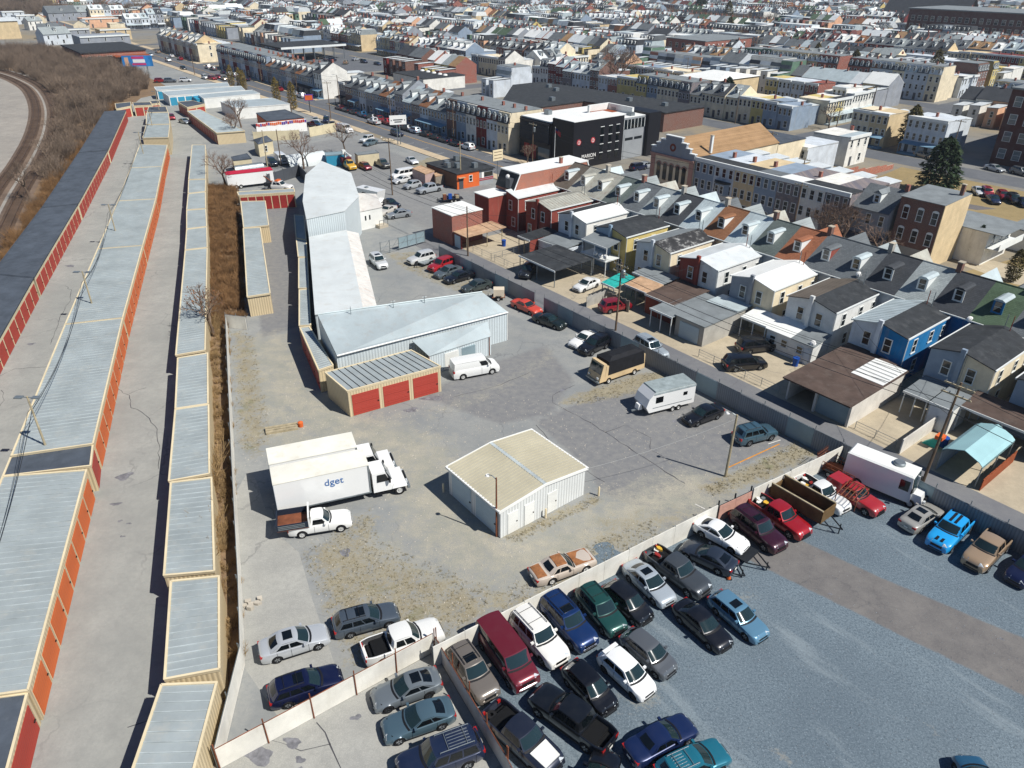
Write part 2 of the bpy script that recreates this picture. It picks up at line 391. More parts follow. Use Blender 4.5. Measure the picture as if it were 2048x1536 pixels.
# --- the open lot between storage rows, alley and road
LOT = PX((440, 1537), (488, 1330), (484, 1190), (469, 950), (456, 650), (440, 480), (408, 330), (398, 285)) + UVP((-150, -6), (-330, -2), (-420, 4), (-420, 37), (-52.3, 37), (-52.3, 0.3), (20.6, 0.3)) + PX((1380, 1055), (868, 1303))
gp = lambda *p, s=1.2, w=1.0: ('P', PX(*p), 0, s, w)
gl = lambda wd, *p, s=1.5, w=1.0: ('L', PX(*p), wd, s, w)
LOTMASK = {
 'grass': [gp((590, 1090), (640, 1078), (745, 1010), (765, 1040), (750, 1090), (840, 1130), (1000, 1180), (1075, 1205), (885, 1292), (760, 1345), (690, 1345), (660, 1270), (610, 1130), s=2.2, w=0.86),
   gp((458, 655), (505, 668), (520, 740), (535, 820), (545, 880), (520, 915), (474, 905), s=2.0, w=0.95), gp((1112, 812), (1130, 793), (1250, 752), (1330, 735), (1352, 770), (1180, 808)),
   gp((1390, 985), (1395, 970), (1450, 945), (1590, 880), (1650, 905), (1540, 965), (1430, 995)), gp((1000, 1085), (1010, 1060), (1190, 985), (1208, 1000), (1040, 1085), s=1.0),
   gp((765, 505), (880, 500), (990, 590), (930, 592), (860, 565), (800, 535), w=0.8), gp((1190, 1030), (1340, 1010), (1420, 1030), (1290, 1090), (1180, 1150), (1090, 1190), s=2.2, w=0.72),
   gp((1400, 790), (1480, 800), (1640, 890), (1600, 890), (1500, 840), s=1.0), gp((600, 190), (700, 220), (690, 232), (590, 200), s=1.0, w=0.0),
   ('P', UVP((-103, 28), (-86, 33), (-86, 37), (-108, 37)), 0, 1.0, 1.0), gp((905, 1000), (935, 1000), (1000, 1080), (985, 1090), s=1.2, w=0.8), gl(1.2, (1010, 1215), (1100, 1190), (1190, 1140), s=1.5, w=0.85)],
 'gravel': [gl(4.0, (540, 690), (575, 790), (680, 850), (830, 900), (890, 1050), (960, 1110), (1130, 1100), (1260, 1030), (1390, 985), s=4.0, w=0.72), gl(3.0, (520, 700), (560, 860), (640, 900), s=3.5, w=0.7),
   gl(3.0, (740, 1090), (900, 1170), (1100, 1150), s=4.0, w=0.6), gl(1.5, (860, 830), (1010, 770), (1100, 710), s=3.0, w=0.5), gp((600, 1100), (760, 1060), (900, 1100), (1000, 1180), (850, 1280), (700, 1330), s=3.0, w=0.5)],
 'dark': [gp((1072, 845), (1190, 790), (1290, 745), (1600, 885), (1450, 940), (1340, 1040), (1200, 985), (1180, 940), s=1.0), gp((830, 790), (1000, 720), (1090, 690), (1150, 760), (1100, 830), (1000, 850), s=1.5, w=0.9), gp((1270, 985), (1400, 930), (1470, 1000), (1330, 1060), s=0.8, w=1.0), gp((500, 400), (600, 415), (610, 650), (520, 680), s=0.8, w=0.75), ('P', UVP((-140, 5), (-52, 5), (-52, 33), (-140, 33)), 0, 3.0, 0.55)]}
lot = sheet('lot_pavement', LOT, 0.004, 'lot_asphalt', 0.75, LOTMASK)
sheet('concrete_strip', PX((472, 985), (497, 940), (512, 960), (545, 1060), (598, 1105), (625, 1200), (670, 1330), (650, 1400), (560, 1440), (489, 1335), (485, 1200)), 0.008, 'light_concrete')
sheet('concrete_lot', PX((440, 1537), (868, 1305), (1003, 1530), (1080, 1720), (300, 1800)), 0.008, 'light_concrete')
GRAV = PX((874, 1294), (1380, 1060)) + UVP((20.8, 0.2), (40, 0.2), (70, 0.2)) + PX((2700, 1900), (1100, 1900), (1010, 1540))
STRIPP = PX((1418, 1062), (1500, 1045), (1590, 1075), (1750, 1150), (2048, 1277), (2500, 1470), (2500, 1610), (2048, 1392), (1800, 1270), (1690, 1215), (1480, 1112))
sheet('gravel_lot', GRAV, 0.006, 'lot_gravel', 0.8, {'strip': [('P', STRIPP, 0, 0.8, 1.0)], 'sand': [gp((1240, 1365), (1310, 1350), (1330, 1400), (1280, 1440), (1230, 1420), s=2.5, w=0.7), gp((1480, 1160), (1530, 1170), (1510, 1215), (1460, 1200), s=2.0, w=0.6), gl(0.3, (1835, 1430), (1880, 1475), s=0.8, w=0.55), gl(0.3, (1545, 1500), (1600, 1540), s=1.2, w=0.7), gp((1540, 1265), (1600, 1275), (1590, 1295), (1545, 1290), s=1.5, w=0.5), gl(0.5, (1560, 1330), (1640, 1470), s=1.5, w=0.35), gl(0.6, (1700, 1300), (1990, 1500), s=1.5, w=0.3)]})
# --- aisles between the storage rows
sheet('storage_aisle', PX((-700, 1750), (-330, 960), (0, 715), (60, 610), (112, 520), (190, 368), (255, 218), (282, 196), (330, 186), (420, 195), (470, 262), (400, 290), (412, 384), (420, 560), (418, 700), (428, 960), (441, 1330), (392, 1540), (330, 1900), (-300, 2300)), 0.007, 'aisle_concrete')
for k, (w, pts) in enumerate([(0.07, [(235, 778), (247, 786), (258, 790), (262, 815), (290, 830), (310, 852), (318, 890), (318, 940)]), (0.05, [(258, 788), (292, 775)]), (0.06, [(130, 572), (142, 580), (140, 600), (118, 640), (100, 690)]), (0.07, [(0, 752), (30, 738), (100, 733)]), (0.06, [(0, 812), (10, 800), (2, 780)]), (0.06, [(255, 1455), (292, 1445)])]):
    ribbon('crack', PX(*pts), w, 0.011, 'crack_tar', bpy.data.objects['storage_aisle'], 0.12, k)
for k, (w, pts) in enumerate([(0.08, [(633, 1445), (662, 1490), (680, 1536)]), (0.05, [(540, 1480), (600, 1500), (660, 1490)])]):
    ribbon('crack', PX(*pts), w, 0.012, 'crack_tar', bpy.data.objects['concrete_lot'], 0.12, k)
for k, (w, pts) in enumerate([(0.10, [(1105, 805), (1180, 845), (1265, 900), (1370, 968)]), (0.06, [(1210, 865), (1250, 850), (1300, 875), (1300, 900), (1330, 915)]), (0.08, [(1072, 850), (1120, 905), (1210, 965)]), (0.07, [(1105, 805), (1105, 790), (1150, 770)]), (0.06, [(905, 795), (1000, 770), (1060, 745)]), (0.05, [(760, 640), (840, 590), (930, 600)])]):
    ribbon('crack', PX(*pts), w, 0.0085, 'crack_tar', lot, 0.1, k + 9)
def blot(px, r, sq, parent, z, seed, m='oil_stain'):
    rnd = random.Random(seed); c = G(*px); q = []
    ph = [rnd.uniform(0, 6.3) for _ in range(3)]
    for k in range(18):
        t = 2 * math.pi * k / 18; rr = r * (1 + 0.28 * math.sin(2 * t + ph[0]) + 0.2 * math.sin(3 * t + ph[1]) + 0.12 * math.sin(5 * t + ph[2])); q.append((c[0] + rr * math.cos(t) * sq, c[1] + rr * math.sin(t)))
    b = MB(); b.poly([(x, y, z) for x, y in q]); b.build('stain', m, parent)
for k, (px, r, sq) in enumerate([((248, 953), 0.5, 1.5), ((232, 1008), 0.25, 1.6), ((240, 1042), 0.14, 1.3), ((258, 1047), 0.14, 1.3), ((245, 1073), 0.13, 1.4), ((140, 532), 0.4, 2.0), ((62, 688), 0.25, 2.2)]): blot(px, r, sq, bpy.data.objects['storage_aisle'], 0.0115, k)
for k, (px, r, sq) in enumerate([((822, 820), 0.42, 1.8), ((865, 797), 0.5, 2.0), ((1125, 780), 0.25, 1.4), ((1350, 842), 0.25, 1.4), ((690, 1105), 0.35, 1.5)]): blot(px, r, sq, lot, 0.0089, k + 20)
for k, (px, r, sq) in enumerate([((515, 1510), 0.6, 1.5), ((600, 1520), 0.25, 1.0), ((585, 1485), 0.3, 2.0), ((712, 1435), 0.2, 1.6), ((602, 1540), 0.2, 1)]): blot(px, r, sq, bpy.data.objects['concrete_lot'], 0.0124, k + 40)
for k, (px, r, sq) in enumerate([((1660, 1188), 0.13, 1.0), ((2003, 1278), 0.13, 1.0)]): blot(px, r, sq, bpy.data.objects['gravel_lot'], 0.0100, k + 60)
blot((1212, 1108), 1.05, 1.25, lot, 0.0087, 77, 'lot_gravel')
ribbon('parking_line', PX((1457, 935), (1559, 888)), 0.13, 0.0088, 'orange_line', lot); ribbon('parking_line', PX((1536, 888), (1561, 880)), 0.1, 0.0093, 'white_line', lot)
ribbon('parking_line', PX((1390, 1008), (1410, 1018)), 0.1, 0.0088, 'white_line', lot)
# --- alley, back yards
sheet('alley_road', UVP((-60, 0.3), (75, 0.3), (75, 5.7), (-60, 5.7)), 0.009, 'alley_asphalt')
sheet('back_yards', UVP((-52.2, 5.7), (75, 5.7), (75, 37), (-52.2, 37)), 0.008, 'yard_concrete')
# --- main road along the grid with walks, kerbs, paint
RU0, RU1 = -620, 110
sheet('main_road', UVP((RU0, 39.2), (RU1, 39.2), (RU1, 49.6), (RU0, 49.6)), 0.006, 'road_asphalt')
def slab(name, u0, u1, v0, v1, z, m):
    t = MB(); t.prism(UVP((u0, v0), (u1, v0), (u1, v1), (u0, v1)), -0.1, z, 0, 1); o = t.build(name, ['kerb_concrete', m]); o['kind'] = 'structure'; return o
slab('sidewalk', RU0, -142, 36.6, 39.2, 0.12, 'walk_concrete'); slab('sidewalk', -131, -66, 36.6, 39.2, 0.12, 'walk_concrete'); slab('sidewalk', -52, RU1, 37.2, 39.2, 0.12, 'walk_concrete')
CROSS = [(-70, -59.5), (-198, -189.5), (-318, -310), (-420, -412), (-520, -512), (34, 42)]
_u = RU0
for a, c in sorted(CROSS): slab('sidewalk', _u, a, 49.6, 52.4, 0.12, 'walk_concrete'); _u = c
slab('sidewalk', _u, RU1, 49.6, 52.4, 0.12, 'walk_concrete')
for k in range(-1, 2, 2): ribbon('centre_line', UVP((RU0, 44.4 + 0.12 * k), (RU1, 44.4 + 0.12 * k)), 0.1, 0.0105, 'yellow_line', bpy.data.objects['main_road'])
for u in range(-160, -60, 6): ribbon('bay_line', UVP((u, 47.4), (u, 49.4)), 0.1, 0.0102, 'white_line', bpy.data.objects['main_road'])
for u in range(-130, -75, 7): ribbon('bay_line', UVP((u, 39.4), (u, 41.6)), 0.1, 0.0102, 'white_line', bpy.data.objects['main_road'])
for a, c in CROSS: sheet('side_street', UVP((a, 49.6), (c, 49.6), (c, 900), (a, 900)), 0.007, 'road_asphalt')
STREETS = [126, 210, 295, 380, 465, 550, 635, 720, 805]     # long streets behind, parallel to the main road
for v in STREETS: sheet('back_street', UVP((-900, v - 4.5), (260, v - 4.5), (260, v + 4.5), (-900, v + 4.5)), 0.012, 'road_asphalt')
# --- railway on the far left
RAIL = [(-260, 900), (-120, 640), (-30, 480), (20, 385), (62, 320), (87, 262), (90, 215), (72, 180), (40, 160), (0, 146), (-60, 132), (-140, 122)]
def smooth_path(pts, n=8):
    out = []
    for k in range(len(pts) - 1):
        p0, p1, p2, p3 = pts[max(0, k - 1)], pts[k], pts[k + 1], pts[min(len(pts) - 1, k + 2)]
        for j in range(n):
            t = j / n; out.append(tuple(0.5 * (2 * p1[i] + (p2[i] - p0[i]) * t + (2 * p0[i] - 5 * p1[i] + 4 * p2[i] - p3[i]) * t * t + (3 * p1[i] - p0[i] - 3 * p2[i] + p3[i]) * t ** 3) for i in range(2)))
    return out + [tuple(pts[-1])]
def offset(pts, d):
    o = []
    for k, p in enumerate(pts):
        a = pts[max(0, k - 1)]; c = pts[min(len(pts) - 1, k + 1)]; dx, dy = c[0] - a[0], c[1] - a[1]; l = math.hypot(dx, dy) or 1; o.append((p[0] - dy / l * d, p[1] + dx / l * d))
    return o
rail = smooth_path([G(*p) for p in RAIL], 8)
sheet('railway_yard', PX((-900, 900), (-200, 820), (20, 480), (70, 360), (110, 270), (118, 220), (100, 180), (60, 150), (0, 136), (-200, 110), (-900, 120)), 0.005, 'ballast')
sheet('brush_ground', PX((20, 480), (70, 360), (110, 270), (118, 220), (100, 180), (60, 150), (0, 136), (60, 95), (190, 118), (260, 140), (320, 165), (345, 180), (280, 205), (235, 214), (170, 300), (105, 385), (0, 530), (-120, 660)), 0.0065, 'brush_soil')
b = MB()
for d in (-2.4, 2.4):
    q = offset(rail, d); L = offset(q, 1.9); Rr = offset(q, -1.9)
    b.grid([[(x, y, 0.02) for x, y in offset(q, -2.1)], [(x, y, 0.22) for x, y in offset(q, -1.4)], [(x, y, 0.22) for x, y in offset(q, 1.4)], [(x, y, 0.02) for x, y in offset(q, 2.1)]])
b.build('railway_bed', 'rail_bed', kind='structure')
for nm, dd in (('railway_track', -2.4), ('railway_track', 2.4)):
    q = offset(rail, dd); t = thing(nm, 'rusty railway track on the %s side of the curving double line' % ('outer, brush' if dd < 0 else 'inner, gravel yard'), 'railway track', (0, 0, 0))
    for s in (-0.72, 0.72):
        b = MB(); r = offset(q, s); b.grid([[(x, y, 0.24) for x, y in offset(r, -0.04)], [(x, y, 0.46) for x, y in offset(r, -0.04)], [(x, y, 0.46) for x, y in offset(r, 0.04)], [(x, y, 0.24) for x, y in offset(r, 0.04)]]); b.build('rail', 'steel_rail', t)
    b = MB(); acc = 0
    for a, c in zip(q, q[1:]):
        dx, dy = c[0] - a[0], c[1] - a[1]; l = math.hypot(dx, dy); s = 0.65 - acc
        while s < l:
            p = lerp(a, c, s / l); ux, uy = dx / l, dy / l; P = []
            for zz in (0.2, 0.31):
                for e, f in ((-1, -1), (1, -1), (1, 1), (-1, 1)): P.append((p[0] + ux * 0.12 * e - uy * 1.3 * f, p[1] + uy * 0.12 * e + ux * 1.3 * f, zz))
            b.hexa(P); s += 0.65
        acc = (acc + l) % 0.65
    b.build('ties', 'timber_tie', t, kind='stuff')
# ================================================================ storage rows and yard buildings
def storage_mats():
    corrugated('beige_wall', 'cdbb98', 0.3); mat('beige_trim', 'd8c8a6', 0.6, var=0.08, grime='9a8b70', ga=0.25); mat('beige_light', 'cbbf9f', 0.7, var=0.1, grime='9a8f78')
    corrugated('orange_door', 'd06a36', 0.12, 'z', 0.55, grime='b5552a'); corrugated('red_door', 'ad4033', 0.12, 'z', 0.55, grime='94392e'); corrugated('dark_red_door', '9a2d2a', 0.14, 'z', 0.5, grime='7c2a28')
    corrugated('teal_door', '2f93b4', 0.12, 'z', 0.55); corrugated('pale_blue_door', 'b8c9d0', 0.12, 'z', 0.55); mat('latch_dark', '3a3230', 0.5, 0.5, var=0)
    mat('metal_roof', '979fa0', 0.55, 0.06, 0.3, 0.12, 0.3, 'b4b1a6', 0.5); mat('metal_rib', 'aeb6b6', 0.55, 0.05, var=0.2, scale=.5); mat('tar_roof', '4a515a', 0.85, var=0.2, scale=0.5, grime='626870', ga=0.5)
    mat('white_roof', 'c6cbca', 0.55, 0, 0.3, 0.07, 0.25, 'a89e8d', 0.4); mat('white_rust_roof', 'cfcbc4', 0.6, 0, 0.3, 0.1, 0.3, '94705a', 0.6)
    mat('pale_metal_roof', 'adb8ba', 0.5, 0.2, 0.35, 0.1, 0.22, '9c8a7b', 0.35); corrugated('pale_wall', 'c6cfd1', 0.35); corrugated('white_wall', 'd6d8d5', 0.3, rough=0.55); mat('white_paint', 'dcdcd6', 0.6, var=0.08, grime='a19a8c', ga=0.3)
    mat('tan_roof', 'b3ad98', 0.6, 0.05, 0.3, 0.08, 0.3, '99917e', 0.3); mat('white_trim', 'e2e2dd', 0.5, var=0.05); mat('gutter_blue', '8fa2a8', 0.5, 0.2, var=0.1)
    mat('dark_metal', '2e3236', 0.5, 0.4, var=0.1); mat('galv', '8d9598', 0.45, 0.6, var=0.15, scale=2.0); mat('wood_pole', '6b5a4a', 0.9, var=0.25, scale=1.5); mat('wood_pale', 'a79b80', 0.9, var=0.2, scale=2.0); mat('rust', '7c4a33', 0.85, var=0.3, scale=1.2, grime='4c3428')
    mat('black_plastic', '17181b', 0.6, var=0.1); mat('yellow_paint', 'd0a53a', 0.6, var=0.1)
storage_mats()
def frame_from(pts, base):
    c = np.mean(np.array([p[:2] for p in pts]), axis=0); d = np.array(pts[base[1]][:2]) - np.array(pts[base[0]][:2]); r = math.atan2(d[1], d[0])
    cs, sn = math.cos(-r), math.sin(-r)
    loc = lambda p: ((p[0] - c[0]) * cs - (p[1] - c[1]) * sn, (p[0] - c[0]) * sn + (p[1] - c[1]) * cs)
    return (float(c[0]), float(c[1])), r, loc
DOOR_MESH = {}
def door_mesh(w, h, m):
    k = (round(w, 2), round(h, 2), m)
    if k not in DOOR_MESH:
        b = MB(); rows = []; n = 9
        for j in range(n + 1):
            z = h * j / n; rows.append([(0, -0.03, z), (w, -0.03, z)]); rows.append([(0, -0.045, z + 0.02), (w, -0.045, z + 0.02)])
        b.grid(rows[:-1]); b.poly([(0, -0.03, 0), (0, 0.02, 0), (0, 0.02, h), (0, -0.03, h)]); b.poly([(w, -0.03, 0), (w, -0.03, h), (w, 0.02, h), (w, 0.02, 0)]); b.poly([(0, -0.03, h), (0, 0.02, h), (w, 0.02, h), (w, -0.03, h)])
        lb = MB(); lb.box(w * 0.93, w * 0.985, -0.11, -0.03, h * 0.42, h * 0.46)
        DOOR_MESH[k] = (b.mesh('door', [m]), lb.mesh('latch', ['latch_dark']))
    return DOOR_MESH[k]
def wall_doors(t, a, b_, n, h, m, frac=0.86, z0=0.06, margin=0.0):
    L = math.dist(a, b_); r = math.atan2(b_[1] - a[1], b_[0] - a[0]); p = (L - 2 * margin) / n
    dm, lm = door_mesh(p * frac, h, m)
    for k in range(n):
        s = margin + (k + (1 - frac) / 2) * p; q = lerp(a, b_, s / L)
        d = obj('door', dm, t, (q[0], q[1], z0), r); obj('latch', lm, d)
def storage_block(name, label, quad, z, roof, ribm=None, doors=(), group=None, wall='beige_wall', pitch=0.62, drop=0.0, trim='beige_trim', ribdir='x', cat='storage building'):
    wq = [G(x, y, z) for x, y in quad]; c, r, loc = frame_from(wq, (3, 2)); fl, fr, nr, nl = [loc(p) for p in wq]
    t = thing(name, label, cat, c, r, group); q = [nl, nr, fr, fl]
    b = MB(); cx = sum(p[0] for p in q) / 4; cy = sum(p[1] for p in q) / 4
    ins = [(p[0] + (cx - p[0]) * 0.012, p[1] + (cy - p[1]) * 0.012) for p in q]
    b.prism(ins, -0.05, z - 0.16); b.build('wall', wall, t)
    b = MB(); b.prism(q, z - 0.157, [z, z, z - drop, z - drop] if False else z, 0, 1); b.build('roof', [trim, roof], t)
    if ribm:
        b = MB()
        if ribdir == 'x': A0, A1, B0, B1 = nl, fl, nr, fr
        else: A0, A1, B0, B1 = nl, nr, fl, fr
        L = math.dist(A0, A1); n = int(L / pitch)
        for k in range(1, n):
            s = k / n; p0 = lerp(A0, A1, s); p1 = lerp(B0, B1, s); d = 0.03
            ux, uy = (A1[0] - A0[0]) / L * d, (A1[1] - A0[1]) / L * d
            p0 = lerp(p0, p1, 0.012); p1 = lerp(p1, p0, 0.012)
            b.hexa([(p0[0] - ux, p0[1] - uy, z + 0.002), (p1[0] - ux, p1[1] - uy, z + 0.002), (p1[0] + ux, p1[1] + uy, z + 0.002), (p0[0] + ux, p0[1] + uy, z + 0.002), (p0[0] - ux, p0[1] - uy, z + 0.05), (p1[0] - ux, p1[1] - uy, z + 0.05), (p1[0] + ux, p1[1] + uy, z + 0.05), (p0[0] + ux, p0[1] + uy, z + 0.05)])
        b.build('roof_ribs', ribm, t, kind='stuff')
    b = MB()                                     # raised edge flashing
    for k in range(4):
        p, p2 = q[k], q[(k + 1) % 4]; i1 = (p[0] + (cx - p[0]) * 0.03, p[1] + (cy - p[1]) * 0.03); i2 = (p2[0] + (cx - p2[0]) * 0.03, p2[1] + (cy - p2[1]) * 0.03)
        e = 0.12; L = math.dist(p, p2); ux, uy = (p2[0] - p[0]) / L, (p2[1] - p[1]) / L; nx, ny = -uy * e, ux * e
        b.hexa([(p[0], p[1], z - 0.12), (p2[0], p2[1], z - 0.12), (p2[0] + nx - ux * e, p2[1] + ny - uy * e, z - 0.12), (p[0] + nx + ux * e, p[1] + ny + uy * e, z - 0.12), (p[0] - nx * .3, p[1] - ny * .3, z + 0.07), (p2[0] - nx * .3, p2[1] - ny * .3, z + 0.07), (p2[0] + nx - ux * e, p2[1] + ny - uy * e, z + 0.07), (p[0] + nx + ux * e, p[1] + ny + uy * e, z + 0.07)])
    b.build('gutter', trim, t)
    S = {'right': (ins[1], ins[2]), 'left': (ins[3], ins[0]), 'near': (ins[0], ins[1]), 'far': (ins[2], ins[3])}
    for side, m, n, h in doors:
        a, c2 = S[side]
        if n is None: n = max(1, round(math.dist(a, c2) / 3.05))
        wall_doors(t, a, c2, n, h, m, margin=0.12)
    return t
ROWM = [('M', [(5, 953), (174, 940), (57, 1382), (-180, 1415)], 'metal_roof', 'orange_door'), ('D', [(22, 912), (187, 888), (182, 932), (5, 953)], 'tar_roof', 'red_door'),
 ('M', [(130, 649), (246, 636), (187, 888), (22, 912)], 'metal_roof', 'orange_door'), ('M', [(195, 498), (286, 491), (246, 636), (130, 649)], 'metal_roof', 'orange_door'), ('M', [(236, 402), (312, 398), (286, 491), (195, 498)], 'metal_roof', 'orange_door'),
 ('M', [(261, 336), (325, 333), (312, 398), (236, 402)], 'metal_roof', 'orange_door'), ('M', [(280, 289), (335, 290), (325, 333), (261, 336)], 'metal_roof', 'orange_door'), ('D', [(-178, 1417), (56, 1386), (10, 1560), (-280, 1600)], 'tar_roof', 'red_door')]
WHICH = ['longest light metal-roofed storage block with large orange doors beside the pole bracket', 'short dark-roofed storage block between two light orange-door blocks', 'light metal-roofed orange-door storage block next after the dark-roofed one', 'orange-door storage block with a lamp pole at its near gutter, third light one along', 'orange-door storage block, fourth light metal roof along the middle row', 'orange-door storage block, fifth light metal roof along the middle row', 'orange-door storage block below the beige raised block of the middle row', 'dark flat-roofed storage block at the cut-off end of the middle row']
for k, (kd, q, rf, dm) in enumerate(ROWM):
    z = 2.9 if kd == 'M' else 2.72
    storage_block('storage_block', WHICH[k], q, z, rf, 'metal_rib' if kd == 'M' else None, [('right', dm, None if kd == 'M' else 1, 2.25)], 'storage blocks of the middle row')
storage_block('storage_block', 'raised beige storage block with pale roof at the far end of the middle row', [(292, 250), (340, 249), (337, 275), (285, 276)], 4.0, 'metal_roof', 'metal_rib', [], 'storage blocks of the middle row')
storage_block('storage_block', 'pale-roofed storage block between the raised block and the dark end block', [(293, 226), (337, 225), (340, 248), (292, 249)], 3.9, 'metal_roof', 'metal_rib', [], 'storage blocks of the middle row')
storage_block('storage_block', 'dark-roofed small end block of the middle storage row', [(297, 214), (332, 213), (336, 224), (294, 225)], 3.6, 'tar_roof', None, [], 'storage blocks of the middle row')
ROWL = [[(-17, 548), (67, 556), (-150, 938), (-318, 948)], [(83, 416), (155, 409), (68, 555), (-16, 547)], [(157, 306), (215, 301), (156, 408), (84, 415)], [(209, 223), (252, 220), (216, 300), (158, 305)]]
for k, q in enumerate(ROWL):
    storage_block('storage_block', ['long dark-roofed storage block with wide red doors, first along the brush side', 'dark-roofed red-door storage block, second along the brush side', 'dark-roofed red-door storage block, third along the brush side', 'dark-roofed storage block with narrow faded red doors at the far end of the brush side'][k], q, 2.9, 'tar_roof', None, [('right', 'red_door', None if k < 3 else 26, 2.25)], 'dark-roofed storage blocks along the brush', wall='beige_light', trim='tar_roof')
ROWR = [[(322, 1369), (435, 1364), (347, 1700), (209, 1700)], [(341, 1162), (439, 1152), (440, 1339), (328, 1360)], [(341, 965), (424, 955), (430, 1143), (327, 1152)], [(350, 819), (418, 809), (420, 948), (337, 963)], [(355, 716), (416, 706), (417, 808), (350, 818)], [(370, 501), (415, 496), (411, 701), (351, 711)], [(373, 459), (414, 454), (415, 495), (370, 500)], [(373, 421), (412, 418), (414, 453), (373, 458)], [(376, 388), (411, 384), (412, 417), (373, 420)], [(377, 360), (412, 359), (411, 383), (376, 387)], [(384, 290), (411, 290), (412, 358), (377, 359)]]
ORD = 'first second third fourth fifth sixth seventh eighth ninth tenth eleventh twelfth thirteenth fourteenth fifteenth sixteenth seventeenth eighteenth nineteenth twentieth twenty-first twenty-second'.split()
for k, q in enumerate(ROWR):
    storage_block('storage_block', 'narrow pale-blue-roofed storage block beside the white fence, %s from the cut-off end' % ORD[k], q, 2.9, 'metal_roof', 'metal_rib', [('left', 'red_door', None, 2.25)], 'narrow storage blocks beside the white fence')
# far end of the aisles
for q, lab, n in (([(230, 207), (262, 204), (262, 212), (232, 218)], 'small orange-door storage block against the brush at the aisle end', 1), ([(265, 205), (302, 204), (304, 210), (267, 212)], 'two-door orange storage block at the aisle end', 2), ([(299, 202), (318, 201), (320, 206), (302, 208)], 'single-door orange storage block beside the teal units', 1)):
    storage_block('storage_block', lab, q, 2.9, 'tar_roof', None, [('near', 'red_door', n, 2.3)], 'orange storage blocks at the aisle end', wall='beige_light')
storage_block('storage_block', 'pale-roofed storage block with brown-red doors facing the far aisle', [(374, 222), (400, 219), (490, 262), (433, 266)], 2.9, 'pale_metal_roof', 'metal_rib', [('left', 'dark_red_door', 11, 2.2)], 'far storage blocks')
storage_block('storage_block', 'short storage block with dark roof and one orange door before the teal units', [(355, 204), (384, 201), (410, 208), (374, 215)], 2.9, 'tar_roof', None, [('near', 'red_door', 2, 2.2), ('left', 'dark_red_door', 4, 2.2)], 'far storage blocks')
for q, lab, n, zz in (([(308, 174), (455, 165), (459, 172), (312, 180)], 'white storage block with teal doors, farthest of the teal ones', 9, 3.0), ([(323, 183), (482, 172), (490, 180), (336, 192)], 'white storage block with teal doors, middle one of three', 3, 3.0), ([(396, 189), (505, 180), (520, 187), (407, 197)], 'white storage block with plain wall, nearest of the teal-door group', 0, 3.0)):
    storage_block('storage_block', lab, q, zz, 'pale_metal_roof', None, ([('near', 'teal_door', n, 2.4)] if n > 3 else [('near', 'teal_door', 10, 2.4)] if n else []), 'white storage blocks with teal doors', wall='white_paint', trim='white_trim')
storage_block('storage_shed', 'teal shipping container between the white storage blocks', [(384, 192), (396, 191), (408, 197), (393, 199)], 2.3, 'teal_door', None, [], None, wall='teal_door', trim='teal_door', cat='container')
storage_block('storage_block', 'long grey-roofed low building with white parapet by the road', [(440, 203), (545, 196), (580, 208), (470, 216)], 3.2, 'pale_metal_roof', None, [], None, wall='white_paint', trim='white_trim', cat='building')
# second storage strip, red-door row, narrow strip
storage_block('storage_block', 'pale-roofed beige storage block next to the red-door row', [(481, 403), (531, 402), (538, 451), (487, 456)], 2.9, 'metal_roof', 'metal_rib', [], 'beige storage blocks beside the dead brush')
storage_block('storage_block', 'pale-roofed beige storage block ending in a ribbed beige wall', [(486, 457), (521, 455), (541, 587), (494, 594)], 2.9, 'metal_roof', 'metal_rib', [], 'beige storage blocks beside the dead brush')
storage_block('storage_block', 'beige storage row of seven dark red doors at the end of the dark aisle', [(474, 384), (588, 377), (590, 384), (477, 391)], 2.9, 'metal_roof', None, [('near', 'dark_red_door', 7, 2.4)])
NAR = [[(588, 430), (608, 431), (613, 480), (592, 476)], [(592, 477), (613, 481), (615, 514), (596, 514)], [(597, 516), (615, 515), (618, 577), (597, 577)], [(598, 580), (618, 578), (622, 651), (598, 652)], [(599, 655), (619, 653), (667, 731), (637, 741)]]
for k, q in enumerate(NAR):
    storage_block('storage_block', ['narrow storage block shaded by the tall white building', 'narrow storage block second along the white building', 'narrow storage block third along the white building', 'narrow storage block fourth along the white building', 'angled narrow storage block touching the three-door garage'][k], q, 2.8, 'metal_roof', 'metal_rib', [('left', 'dark_red_door', None, 2.2)], 'narrow storage blocks along the white building', pitch=0.5)
storage_block('garage', 'beige garage with three wide red roll-up doors and blue ribbed roof', [(649, 745), (822, 700), (882, 733), (694, 783)], 3.1, 'metal_roof', 'dark_metal', [('near', 'red_door', 3, 2.45)], None, pitch=0.75, ribdir='y', cat='garage')
